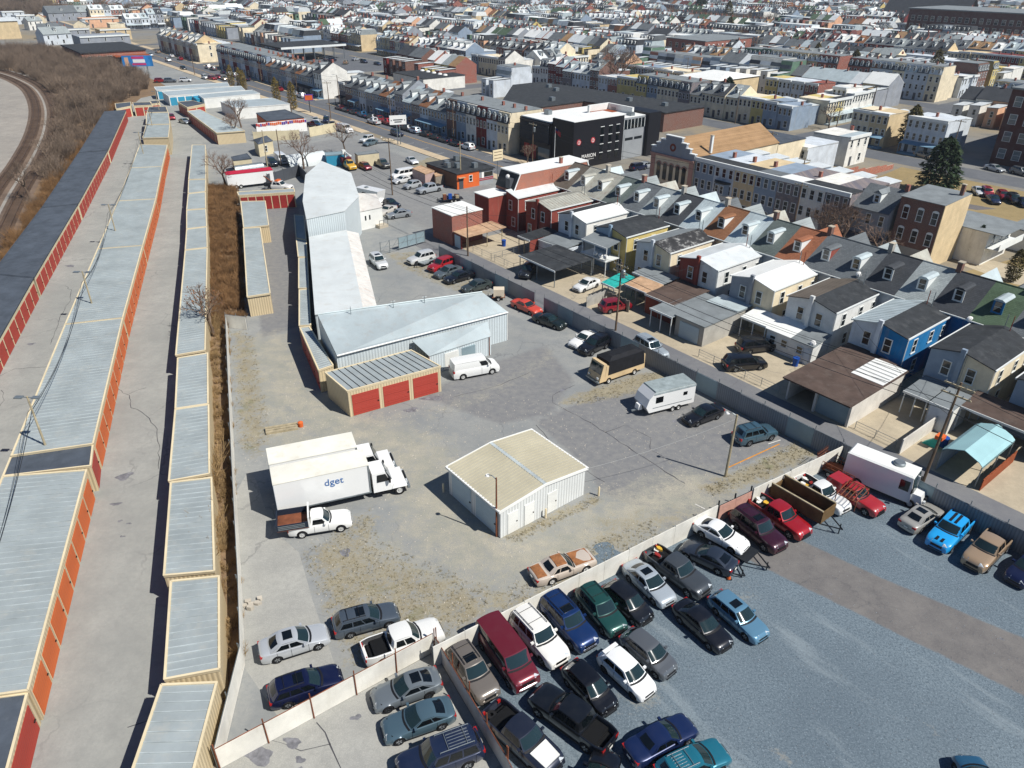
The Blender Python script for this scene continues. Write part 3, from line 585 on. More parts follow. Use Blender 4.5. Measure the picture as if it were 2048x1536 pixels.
def polybuild(name, label, cat, pts, wall, roof, base=(0, 1), peak=None, trim=None, group=None, over=0.12):
    wq = [(*G(x, y, z), z) for x, y, z in pts]; c, r, loc = frame_from(wq, base); t = thing(name, label, cat, c, r, group)
    P = [loc(p) for p in wq]; Z = [p[2] for p in wq]
    b = MB(); b.prism(P, -0.05, [z - 0.12 for z in Z]); b.build('wall', wall, t)
    cx = sum(p[0] for p in P) / len(P); cy = sum(p[1] for p in P) / len(P)
    O = [(p[0] + (p[0] - cx) / max(1, math.dist(p, (cx, cy))) * over, p[1] + (p[1] - cy) / max(1, math.dist(p, (cx, cy))) * over) for p in P]
    b = MB(); n = len(P)
    if peak is None:
        b.prism(O, [z - 0.1 for z in Z], Z)
    else:
        pk = (*loc(G(*peak)), peak[2])
        for k in range(n): j = (k + 1) % n; b.poly([(*O[k], Z[k]), (*O[j], Z[j]), pk]); b.poly([(*O[k], Z[k] - 0.1), (*O[j], Z[j] - 0.1), (*O[j], Z[j]), (*O[k], Z[k])])
    b.build('roof', roof, t); t['_loc'] = 0
    return t, loc
# long white shop: low wing, tall wing, office, L-shaped wing
t, loc = polybuild('workshop_wing', 'long low workshop wing with white roof sheet stretching to the tall wing', 'workshop', [(630, 628, 4.3), (727, 622, 4.3), (693, 460, 4.3), (618, 474, 4.3)], 'pale_wall', 'white_roof', group='joined wings of the white workshop')
wq = [(*loc(G(x, y, z)), z) for x, y, z in ((727, 620, 4.22), (757, 626, 3.1), (717, 466, 3.1), (693, 461, 4.22))]
b = MB(); b.extr(wq, (0, 0, -0.1)); b.build('lean_to_roof', 'white_rust_roof', t); b = MB(); b.prism([p[:2] for p in wq], -0.05, [4.1, 2.98, 2.98, 4.1]); b.build('lean_to_wall', 'pale_wall', t)
b = MB()
for k in range(26): p = lerp(wq[0], wq[3], (k + .5) / 26); q = lerp(wq[1], wq[2], (k + .5) / 26); b.tube((p[0], p[1], p[2] + 0.01), (q[0], q[1], q[2] + 0.01), 0.035, None, 4)
b.build('lean_to_seams', 'white_roof', t, kind='stuff')
t, loc = polybuild('workshop_wing', 'tall pale metal workshop wing with broad faceted white roof', 'workshop', [(613, 437, 6.8), (689, 421, 6.8), (717, 392, 6.4), (702, 346, 6.4), (643, 322, 6.8), (611, 350, 6.9), (606, 402, 6.9)], 'pale_wall', 'white_roof', group='joined wings of the white workshop')
def px_panel(t, loc, pts, m, name, th=0.04, out=0.05):
    P = [(*loc(G(x, y, z)), z) for x, y, z in pts]; a = Vector(P[0]); n = (Vector(P[1]) - a).cross(Vector(P[-1]) - a).normalized()
    if n.y > 0: n = -n
    b = MB(); b.extr([tuple(Vector(p) + n * out) for p in P], tuple(-n * (out + 0.02)), 0); return b.build(name, m, t)
t, loc = polybuild('workshop_office', 'small white block office with flat pale roof joined to the workshop', 'office', [(718, 423, 3.4), (764, 413, 3.4), (752, 388, 3.4), (715, 386, 3.4)], 'white_paint', 'white_rust_roof')
for u0 in (0.22, 0.4): 
    a = loc(G(718, 423, 3.4)); c = loc(G(764, 413, 3.4)); p = lerp(a, c, u0); q = lerp(a, c, u0 + 0.06); b = MB(); b.extr([(p[0], p[1] - 0.03, 1.6), (q[0], q[1] - 0.03, 1.6), (q[0], q[1] - 0.03, 2.4), (p[0], p[1] - 0.03, 2.4)], (0, 0.08, 0)); b.build('window', 'window_glass' if 'window_glass' in MATS else glass(), t)
a = loc(G(764, 413, 3.4)); b = MB(); b.box(a[0] - 1.6, a[0] + 0.2, a[1] - 1.3, a[1] - 0.02, 0, 0.5); b.build('steps', 'kerb_concrete', t)
b = MB(); [b.tube((a[0] + x, a[1] - 1.25, 0.5), (a[0] + x, a[1] - 1.25, 1.4), 0.04) for x in (-1.55, -0.7, 0.15)]; b.tube((a[0] - 1.55, a[1] - 1.25, 1.4), (a[0] + 0.15, a[1] - 1.25, 1.4), 0.04); b.build('railing', 'dark_metal', t)
# L wing: gable roof along its length
E0, E1 = G(674, 711, 3.9), G(1016, 624, 3.9); R0_, R1_ = G(635, 629, 5.6), G(964, 584, 5.6); c, r, loc = frame_from([E0, E1, R1_, R0_], (0, 1))
t = thing('workshop_wing', 'cross wing of the workshop with patched grey metal sloping roof and pale walls', 'workshop', c, r, 'joined wings of the white workshop')
e0, e1, r0, r1 = loc(E0), loc(E1), loc(R0_), loc(R1_); f0 = lerp(r0, e0, -.02); f1 = lerp(r1, e1, -.02)
b = MB(); b.prism([lerp(e0, r0, .03), lerp(e1, r1, .03), r1, r0], -0.05, [3.8, 3.8, 5.5, 5.5]); b.build('wall', 'pale_wall', t)
b = MB(); b.extr([(*e0, 3.9), (*e1, 3.9), (*r1, 5.6), (*r0, 5.6)], (0, 0, -0.09)); b.extr([(*r0, 5.6), (*r1, 5.6), (*f1, 3.9), (*f0, 3.9)], (0, 0, -0.09)); b.build('roof', 'pale_metal_roof', t)
b = MB(); b.tube((*e0, 3.86), (*e1, 3.86), 0.09, None, 6); b.tube((*lerp(e1, r1, .03), 3.8), (*lerp(e1, r1, .03), 0.1), 0.06, None, 6); b.build('gutter', 'white_trim', t)
b = MB(); b.tube((*r0, 5.63), (*r1, 5.63), 0.1, None, 6); b.build('ridge_cap', 'pale_metal_roof', t)
for s in (0.18, 0.43, 0.62): p = lerp(lerp(e0, e1, s), lerp(r0, r1, s), 0.9); b = MB(); b.tube((*p, 5.2), (*p, 6.3), 0.04); b.tube((p[0] - .3, p[1], 6.2), (p[0] + .3, p[1], 6.2), 0.02); b.build('vent_mast', 'galv', t)
px_panel(t, loc, [(905, 690, 0.15), (960, 672, 0.15), (960, 672, 2.6), (905, 690, 2.6)], 'white_paint', 'door') if False else None
# porch lean-to in front of the cross wing
Q = [(*G(x, y, z), z) for x, y, z in ((825, 683, 3.5), (987, 640, 3.5), (990, 655, 2.9), (857, 711, 2.4))]; Q = [(*G(824, 681, 3.5), 3.5), (*G(975, 643, 3.5), 3.5), (*G(982, 672, 2.5), 2.5), (*G(858, 712, 2.5), 2.5)]
c, r, loc = frame_from(Q, (0, 1)); t = thing('porch_roof', 'sloping pale metal porch roof with skirt in front of the cross wing', 'porch', c, r); q = [(*loc(p), p[2]) for p in Q]
b = MB(); b.extr(q, (0, 0, -0.08)); b.build('roof', 'pale_metal_roof', t); b = MB(); b.prism([lerp(q[3], q[0], .03)[:2], lerp(q[2], q[1], .03)[:2], lerp(q[2], q[1], .06)[:2], lerp(q[3], q[0], .06)[:2]], 0, 2.35); b.build('wall', 'pale_wall', t)
for s in (0.35, 0.62): p = lerp(q[3], q[2], s); b = MB(); b.box(p[0] - 0.9, p[0] + 0.9, p[1] - 0.05, p[1] + 0.3, 0.02, 2.1); b.build('door', 'white_paint' if s < .5 else 'gutter_blue', t)
b = MB(); [b.tube((p[0], p[1], 0), (p[0], p[1], 2.4), 0.06) for p in (lerp(q[3], q[2], .0), lerp(q[3], q[2], .97))]; b.build('post', 'rust', t)
# white shed with tan roof in the middle of the yard
t = gthing('metal_shed', 'white ribbed metal shed with tan gable roof in the middle of the yard', 'shed', 5.6, -27.15); hw, hl = 3.7, 4.65
b = MB(); b.prism([(-hw, -hl), (hw, -hl), (hw, hl), (-hw, hl)], -0.05, 2.85); b.poly([(hw, -hl, 2.85), (hw, hl, 2.85), (hw, 0, 3.35)]); b.poly([(-hw, hl, 2.85), (-hw, -hl, 2.85), (-hw, 0, 3.35)]); b.build('wall', 'white_wall', t)
for s in (-1, 1):
    b = MB(); b.extr([(-hw - .15, s * (hl + .15), 2.86), (hw + .15, s * (hl + .15), 2.86), (hw + .15, 0, 3.38), (-hw - .15, 0, 3.38)], (0, 0, 0.06)); b.build('roof', 'tan_roof', t)
    b = MB()
    for k in range(21): x = -hw + 2 * hw * (k + .5) / 21; b.tube((x, s * (hl + .13), 2.93), (x, s * 0.15, 3.44), 0.065, None, 4)
    b.build('roof_ribs', 'tan_roof', t, kind='stuff'); b = MB(); b.box(-hw - .17, hw + .17, s * (hl + .15) - .09, s * (hl + .15) + .09, 2.78, 2.95); b.build('gutter', 'white_trim', t)
b = MB(); b.box(-hw - .15, hw + .15, -0.17, 0.17, 3.40, 3.46); b.build('ridge_cap', 'metal_rib', t)
for x in (-hw - .16, hw + .08): b = MB(); b.extr([(x, -hl - .2, 2.72), (x, 0, 3.24), (x, hl + .2, 2.72), (x, hl + .2, 2.98), (x, 0, 3.5), (x, -hl - .2, 2.98)], (0.08, 0, 0)); b.build('fascia', 'white_trim', t)
wall_doors(t, (-hw, -hl), (hw, -hl), 2, 2.35, 'pale_blue_door', 0.8, margin=0.2)
for y in (-3.9, -2.15, 0.35): b = MB(); b.box(hw - .02, hw + .05, y, y + 1.05, 0.03, 2.15); d = b.build('door', 'white_paint', t); b = MB(); b.box(hw + .05, hw + .1, y + .88, y + .96, 1.0, 1.1); b.build('handle', 'latch_dark', d)
# ================================================================ vehicles
mat('tyre_rubber', '1a1a1c', 0.85, var=0.15, scale=3.0); mat('rim_alloy', 'a9adb0', 0.3, 0.7, var=0.1, scale=3.0); mat('rim_dark', '3b3e42', 0.4, 0.6, var=0.1); mat('rim_steel', 'c4c4c0', 0.5, 0.2, var=0.1)
glass('auto_glass', '1d2c2e', 0.05); glass('dark_glass', '0b1013', 0.06); mat('lamp_clear', 'c9ced0', 0.15, 0.2, 0.6, 0); mat('lamp_red', '9e1f1d', 0.25, 0, 0.5, 0); mat('lamp_amber', 'c9772a', 0.3, 0, 0.5, 0); mat('chrome', 'b8bcc0', 0.2, 0.9, var=0)
mat('underbody', '0e0f11', 0.9, var=0); mat('trim_black', '1b1c1f', 0.5, var=0.1, scale=3.0); mat('bed_liner', '4a4a4b', 0.85, var=0.25, scale=3.0); mat('plate', 'd7d5cc', 0.5, var=0); mat('seat_dark', '33312f', 0.9, var=0)
CAR = {  # L, W, H, wheelbase, wheel r, clearance, hood z, cowl z, belt z, tail z, x: windscreen base, roof front, roof rear, back window base; kind
 'sedan':   dict(L=4.6, W=1.78, H=1.43, wb=2.72, r=.32, zf=.62, zh=.80, zc=.95, zb=.95, zt=1.0, wx=(.95, .22, -.98, -1.68)),
 'oldsedan': dict(L=4.75, W=1.76, H=1.38, wb=2.68, r=.31, zf=.60, zh=.78, zc=.92, zb=.92, zt=.96, wx=(.85, .20, -.85, -1.42)),
 'coupe':   dict(L=4.45, W=1.80, H=1.33, wb=2.68, r=.33, zf=.56, zh=.74, zc=.90, zb=.92, zt=.97, wx=(.72, -.06, -.95, -1.75), doors=1),
 'hatch':   dict(L=4.1, W=1.74, H=1.50, wb=2.58, r=.31, zf=.64, zh=.84, zc=.99, zb=.99, zt=1.0, wx=(1.05, .38, -1.35, -1.82)),
 'wagon':   dict(L=4.6, W=1.78, H=1.46, wb=2.70, r=.32, zf=.63, zh=.82, zc=.96, zb=.96, zt=.98, wx=(.92, .22, -1.72, -2.12)),
 'suv':     dict(L=4.55, W=1.84, H=1.72, wb=2.65, r=.36, zf=.80, zh=.98, zc=1.10, zb=1.10, zt=1.12, wx=(.88, .30, -1.80, -2.1), cl=.28),
 'bigsuv':  dict(L=5.05, W=1.95, H=1.86, wb=2.95, r=.39, zf=.86, zh=1.06, zc=1.18, zb=1.18, zt=1.18, wx=(.95, .42, -2.1, -2.36), cl=.30),
 'minivan': dict(L=5.1, W=1.98, H=1.75, wb=3.03, r=.34, zf=.78, zh=.96, zc=1.08, zb=1.08, zt=1.1, wx=(1.35, .58, -2.1, -2.38)),
 'van':     dict(L=5.5, W=2.02, H=2.08, wb=3.5, r=.37, zf=.95, zh=1.12, zc=1.26, zb=1.28, zt=1.28, wx=(1.72, 1.18, -2.62, -2.7), rw=.86, blind=1),
 'pvan':    dict(L=5.5, W=2.02, H=2.08, wb=3.5, r=.37, zf=.95, zh=1.12, zc=1.26, zb=1.28, zt=1.28, wx=(1.72, 1.18, -2.58, -2.7), rw=.86),
 'pickup':  dict(L=5.1, W=1.86, H=1.68, wb=3.1, r=.37, zf=.82, zh=1.00, zc=1.10, zb=1.10, zt=1.06, wx=(.80, .32, -.62, -.80), bed=-.88, cl=.30, doors=1),
 'extpick': dict(L=5.55, W=1.96, H=1.80, wb=3.5, r=.39, zf=.86, zh=1.06, zc=1.18, zb=1.18, zt=1.12, wx=(1.05, .52, -.78, -.95), bed=-1.02, cl=.32),
 'crew':    dict(L=5.7, W=1.98, H=1.84, wb=3.6, r=.40, zf=.88, zh=1.08, zc=1.20, zb=1.20, zt=1.14, wx=(1.15, .60, -1.02, -1.2), bed=-1.28, cl=.32),
 'classic': dict(L=5.3, W=1.95, H=1.34, wb=2.97, r=.35, zf=.72, zh=.84, zc=.90, zb=.88, zt=.90, wx=(.55, .05, -.95, -1.55), doors=1),
}
VM = {}
def body_meshes(kind):
    if kind in VM: return VM[kind]
    c = CAR[kind]; L, Wd, H, wb, r = c['L'], c['W'], c['H'], c['wb'], c['r']; cl = c.get('cl', .2); hw = Wd / 2
    x0, x1, x2, x3 = c['wx']; fx, rx = L / 2, -L / 2; ax_f = wb / 2 + 0.08; ax_r = -wb / 2 + 0.08
    bed = c.get('bed'); ra = r + 0.055
    def topz(x):
        if bed is not None and x < bed: return c['zt']
        K = [(rx, c['zt'] - .12), (rx + .10, c['zt'] - .01), (x3 if bed is None else bed, c['zt'] if bed is None else c['zb']), (x0 - .25, c['zb']), (x0 + .05, c['zc']), (fx - .55, c['zh'] + .03), (fx - .18, c['zh'] - .04), (fx - .04, c['zf']), (fx, c['zf'] - .1)]
        if x <= K[0][0]: return K[0][1]
        for (a, za), (b, zb_) in zip(K, K[1:]):
            if x <= b: return za + (zb_ - za) * (x - a) / max(1e-6, b - a)
        return K[-1][1]
    def wid(x):
        e = 1.0
        d = abs(x) / (L / 2)
        if d > 0.72: e -= (0.17 if kind not in ('van', 'pvan') else .08) * ((d - .72) / .28) ** 2.0
        return hw * e
    xs = set(np.linspace(rx, fx, 24).tolist() + [rx + .06, fx - .06, fx - .02, rx + .02])
    for ax in (ax_f, ax_r):
        for k in range(13): xs.add(ax - ra * math.cos(math.pi * k / 12))
        xs |= {ax - ra - .02, ax + ra + .02}
    if bed is not None: xs |= {bed + .001, bed - .001, rx + .07, rx + .071}
    xs = sorted(x for x in xs if rx <= x <= fx); xs = [x for k, x in enumerate(xs) if k == 0 or x - xs[k - 1] > 5e-4]
    rows = []; flags = []
    for x in xs:
        zb = cl
        for ax in (ax_f, ax_r):
            if abs(x - ax) <= ra + 1e-6: zb = max(zb, r * 0.98 + math.sqrt(max(0, ra * ra - (x - ax) ** 2)) if True else 0)
        w = wid(x); zt = topz(x); end = 1 if (x < rx + .03 or x > fx - .03) else 0
        if end: zb = max(zb, cl + .12)
        zm = cl + (zt - cl) * .5
        isbed = bed is not None and x < bed and x > rx + .0705
        if isbed: hp = [(w - .06, zb), (w - .01, max(zb + .01, zm * .75)), (w, max(zb + .02, zm)), (w - .01, zt - .03), (w - .05, zt), (w - .12, zt - .015), (w - .13, .62), (0, .62)]
        elif bed is not None and x < bed: hp = [(w - .06, zb), (w - .01, max(zb + .01, zm * .75)), (w, max(zb + .02, zm)), (w - .01, zt - .03), (w - .05, zt), (w - .12, zt), (w * .5, zt), (0, zt)]
        else: hp = [(w - .06, zb), (w - .012, max(zb + .01, zm * .72)), (w, max(zb + .02, zm)), (w - .02, max(zb + .03, zt - .16)), (w - .06, max(zb + .04, zt - .06)), (w - .15, zt - .01), (w * .55, zt + .022), (0, zt + .035)]
        rows.append([(x, y, z) for y, z in hp] + [(x, -y, z) for y, z in hp[-2::-1]]); flags.append(isbed)
    b = MB(); n = len(rows[0])
    b.grid([list(reversed(q)) for q in rows], lambda a, k: 1 if (flags[a] and flags[min(a + 1, len(flags) - 1)] and 5 <= k <= n - 7) else 0)
    b.poly(list(rows[0])); b.poly(list(reversed(rows[-1])))
    # cabin shell
    rw = c.get('rw', .74); wbse = hw - .07; wr = hw * rw; zb_ = c['zb'] - .03; zr = H - .05
    if bed is None: zrb = c['zt'] - .02
    else: zrb = zb_
    cols = [-1, -.7, -.35, 0, .35, .7, 1]
    def ring(x, wv, z, bulge, crown): return [(x - bulge * (t * t), wv * t, z + crown * (1 - t * t)) for t in cols]
    front_lo = ring(x0 + .10, wbse - .02, c['zc'] - .02, .16, .03); front_hi = ring(x1 + .03, wr, zr, .09, .05)
    rear_hi = ring(x2 - .03, wr, zr - .01, -.07, .05); rear_lo = ring(x3 - .08, wbse - .03, zrb, -.12, .02)
    mids = [ring(x1 + (x2 - x1) * s, wr * (1 + .015 * math.sin(math.pi * s)), zr + .035 * math.sin(math.pi * s), 0, .05) for s in (.12, .35, .65, .88)]
    b.grid([front_lo, front_hi] + mids + [rear_hi, rear_lo])
    def side(s, h, sx):
        e = 0 if sx > 0 else -1
        lo = Vector(front_lo[e if sx < 0 else 0]); lo = Vector(front_lo[0 if sx < 0 else -1]).lerp(Vector(rear_lo[0 if sx < 0 else -1]), s); hi = Vector(front_hi[0 if sx < 0 else -1]).lerp(Vector(rear_hi[0 if sx < 0 else -1]), s)
        return lo.lerp(hi, h)
    for sx in (-1, 1):
        rws = [[side(s, h, sx) + Vector((0, sx * .025 * math.sin(math.pi * h), 0)) for s in np.linspace(0, 1, 7)] for h in np.linspace(0, 1, 4)]
        b.grid([[tuple(p) for p in q] for q in (rws if sx < 0 else rws[::-1])])
    body = b.mesh('body', ['car_slot', 'bed_liner'], True, 32)
    # glass panes: slightly proud of the shell
    def pane(lo, hi, off, t0=.1, t1=.9, cut=.9, name='windscreen'):
        g = MB(); rws = []
        for h in (t0, (t0 + t1) / 2, t1): rws.append([tuple(Vector(a).lerp(Vector(d), h) * 1) for a, d in zip(lo, hi)])
        rws = [[(p[0], p[1] * cut, p[2]) for p in q] for q in rws]
        a, d, e = Vector(rws[0][0]), Vector(rws[0][-1]), Vector(rws[2][0]); nrm = (d - a).cross(e - a).normalized()
        if nrm.z < 0: nrm = -nrm
        rws = [[tuple(Vector(p) + nrm * off) for p in q] for q in rws]
        g.grid(rws); return g.mesh(name, ['auto_glass' if name != 'rear_window' else 'dark_glass'], True, 60)
    out = {'body': body, 'windscreen': pane(front_lo, front_hi, .014, .10, .93, .93)}
    if not c.get('blind'): out['rear_window'] = pane(rear_lo, rear_hi, .014, .2 if bed is None else .12, .88, .84, 'rear_window')
    g = MB(); wins = []
    if c.get('blind'): splits = [(.02, .24)]
    elif c.get('doors'): splits = [(.1, .6), (.64, .9)] if bed is None else [(.1, .88)]
    elif x3 < -1.9: splits = [(.06, .32), (.35, .62), (.65, .95)]
    else: splits = [(.1, .47), (.51, .88)]
    for sx in (-1, 1):
        for a, d in splits:
            g = MB(); pts = []
            for s_, h in ((a, .12), (d, .12), (d, .86), (a, .86)):
                # keep the front / rear edge raked with the pillars
                p = side(s_, h, sx) + Vector((0, sx * (.025 * math.sin(math.pi * h) + .012), 0)); pts.append(tuple(p))
            mid = [tuple((Vector(pts[0]).lerp(Vector(pts[3]), .5)) + Vector((0, sx * .006, 0))), tuple((Vector(pts[1]).lerp(Vector(pts[2]), .5)) + Vector((0, sx * .006, 0)))]
            g.poly([pts[0], pts[1], mid[1], mid[0]] if sx < 0 else [pts[1], pts[0], mid[0], mid[1]]); g.poly([mid[0], mid[1], pts[2], pts[3]] if sx < 0 else [mid[1], mid[0], pts[3], pts[2]])
            wins.append(g.mesh('side_window', ['dark_glass'], True, 60))
    out['side_window'] = wins
    out['_frame'] = (front_hi, rear_hi, mids, wr, zr)
    lo, hi = [], []
    for sx in (-1, 1):
        w = wid(fx - .1); g = MB(); z = c['zf'] - .02; h = .15 if H < 1.6 else .2
        Q = [(fx - .42, w - .035, -.07), (fx - .10, w - .13, -.045), (fx - .025, w - .46, .008), (fx - .2, w - .46, .02)]
        P = [(x, sx * y, topz(x) + dz - .17) for x, y, dz in Q] + [(x + .012, sx * (y + .012), topz(x) + dz + .016) for x, y, dz in Q]
        g.hexa(P if sx < 0 else [P[i] for i in (3, 2, 1, 0, 7, 6, 5, 4)])
        lo.append(g.mesh('headlight', ['lamp_clear']))
        g = MB(); z = c['zt'] - .2; w = wid(rx + .05); ys = sorted((sx * (w - .30), sx * (w + .004))); g.box(rx - .012, rx + .16, ys[0], ys[1], z - (.08 if bed is None and H < 1.6 else .16), z + .09); hi.append(g.mesh('taillight', ['lamp_red']))
    out['headlight'] = lo; out['taillight'] = hi
    g = MB(); g.box(fx - .1, fx + .03, -hw * .44, hw * .44, c['zf'] - .24, c['zf'] - .05); out['grille'] = g.mesh('grille', ['trim_black'])
    for e, s, bn in ((fx, 1, 'front_bumper'), (rx, -1, 'rear_bumper')):
        g = MB(); P = [(e - s * .35, -wid(e) * 1.02 - .03), (e - s * .08, -wid(e) * .98), (e + s * .045, -wid(e) * .6), (e + s * .06, 0), (e + s * .045, wid(e) * .6), (e - s * .08, wid(e) * .98), (e - s * .35, wid(e) * 1.02 + .03)]
        zz0, zz1 = (cl + .02, cl + .26) if s > 0 else (cl + .1, cl + .32)
        g.prism(P, zz0, zz1); out[bn] = g.mesh(bn, ['car_slot'], True, 40)
    g = MB(); g.box(rx - .02 - .06, rx - .05, -.16, .16, cl + .36, cl + .5) if bed is None else g.box(rx - .075, rx - .05, -.16, .16, cl + .2, cl + .33); out['plate'] = g.mesh('licence_plate', ['plate'])
    g = MB(); g.box(rx + .25, fx - .25, -hw + .24, hw - .24, cl - .04, cl + .32); [g.box(a - ra, a + ra, -hw + .22, hw - .22, cl, r * 2 + .1) for a in (ax_f, ax_r)]; out['chassis'] = g.mesh('chassis', ['underbody'])
    g = MB(); dx = [x0 - .12, (x0 + x3) / 2 + (.05 if not c.get('doors') else -.45)] + ([x3 + .45] if not c.get('doors') and bed is None else [])
    if c.get('blind') or kind == 'pvan': dx = [x0 - .15, x0 - 1.15]
    for xd in dx:
        i = min(range(len(xs)), key=lambda q: abs(xs[q] - xd)); rw_ = rows[i][:5]
        for sx in (-1, 1): g.grid([[(xd - .012, sx * (p[1] + .006), p[2]) for p in rw_], [(xd + .012, sx * (p[1] + .006), p[2]) for p in rw_]])
    for sx in (-1, 1): g.box(ax_r + ra + .02, ax_f - ra - .02, *sorted((sx * (hw - .05), sx * (hw - .02))), cl - .02, cl + .07)
    out['seams'] = g.mesh('door_seams', ['trim_black'])
    g = MB(); fl = [Vector(p) for p in front_lo]; g.grid([[(p.x + .13, p.y * .96, p.z - .002 + .012) for p in fl], [(p.x + .005, p.y * .97, p.z + .05) for p in fl]]); out['cowl'] = g.mesh('cowl', ['trim_black'])
    g = MB(); g.box(fx - .05, fx + .068, -hw * .55, hw * .55, cl + .05, cl + .17); out['intake'] = g.mesh('air_intake', ['trim_black'])
    mm = []
    for sx in (-1, 1): g = MB(); ys = sorted((sx * (hw - .08), sx * (hw + .14))); g.box(x0 - .42, x0 - .26, ys[0], ys[1], c['zb'] + .03, c['zb'] + .17); mm.append(g.mesh('wing_mirror', ['car_slot']))
    out['wing_mirror'] = mm
    for nm, rim in (('alloy', 'rim_alloy'), ('dark', 'rim_dark'), ('steel', 'rim_steel')):
        g = MB(); tw = .2 if r < .36 else .24
        g.lathe([(r * .6, -tw / 2), (r * .93, -tw / 2), (r, -tw / 2 + .04), (r, tw / 2 - .04), (r * .93, tw / 2), (r * .6, tw / 2)], (0, 0, 0), 'y', 18); ty = g.mesh('tyre', ['tyre_rubber'], True, 40)
        g = MB(); g.lathe([(.001, tw / 2 - .02), (r * .16, tw / 2 - .015), (r * .2, tw / 2 - .05), (r * .5, tw / 2 - .05), (r * .56, tw / 2 - .01), (r * .66, tw / 2 - .004)], (0, 0, 0), 'y', 18, 1)
        for k in range(5):
            t = 2 * math.pi * k / 5; d = .2
            P = [(r * .14 * math.cos(t - d * 2), r * .14 * math.sin(t - d * 2)), (r * .6 * math.cos(t - d), r * .6 * math.sin(t - d)), (r * .6 * math.cos(t + d), r * .6 * math.sin(t + d)), (r * .14 * math.cos(t + d * 2), r * .14 * math.sin(t + d * 2))]
            g.extr([(p[0], tw / 2 - .045, p[1]) for p in P], (0, .035, 0), 0)
        out['wheel_' + nm] = (ty, g.mesh('rim', [rim, 'rim_dark' if nm != 'steel' else 'rim_steel'], True, 30))
    out['_ax'] = (ax_f, ax_r, hw - .115); VM[kind] = out; return out
MATS['car_slot'] = mat('car_slot_grey', '808080', var=0)
def slot(o, m):
    o.material_slots[0].link = 'OBJECT'; o.material_slots[0].material = m
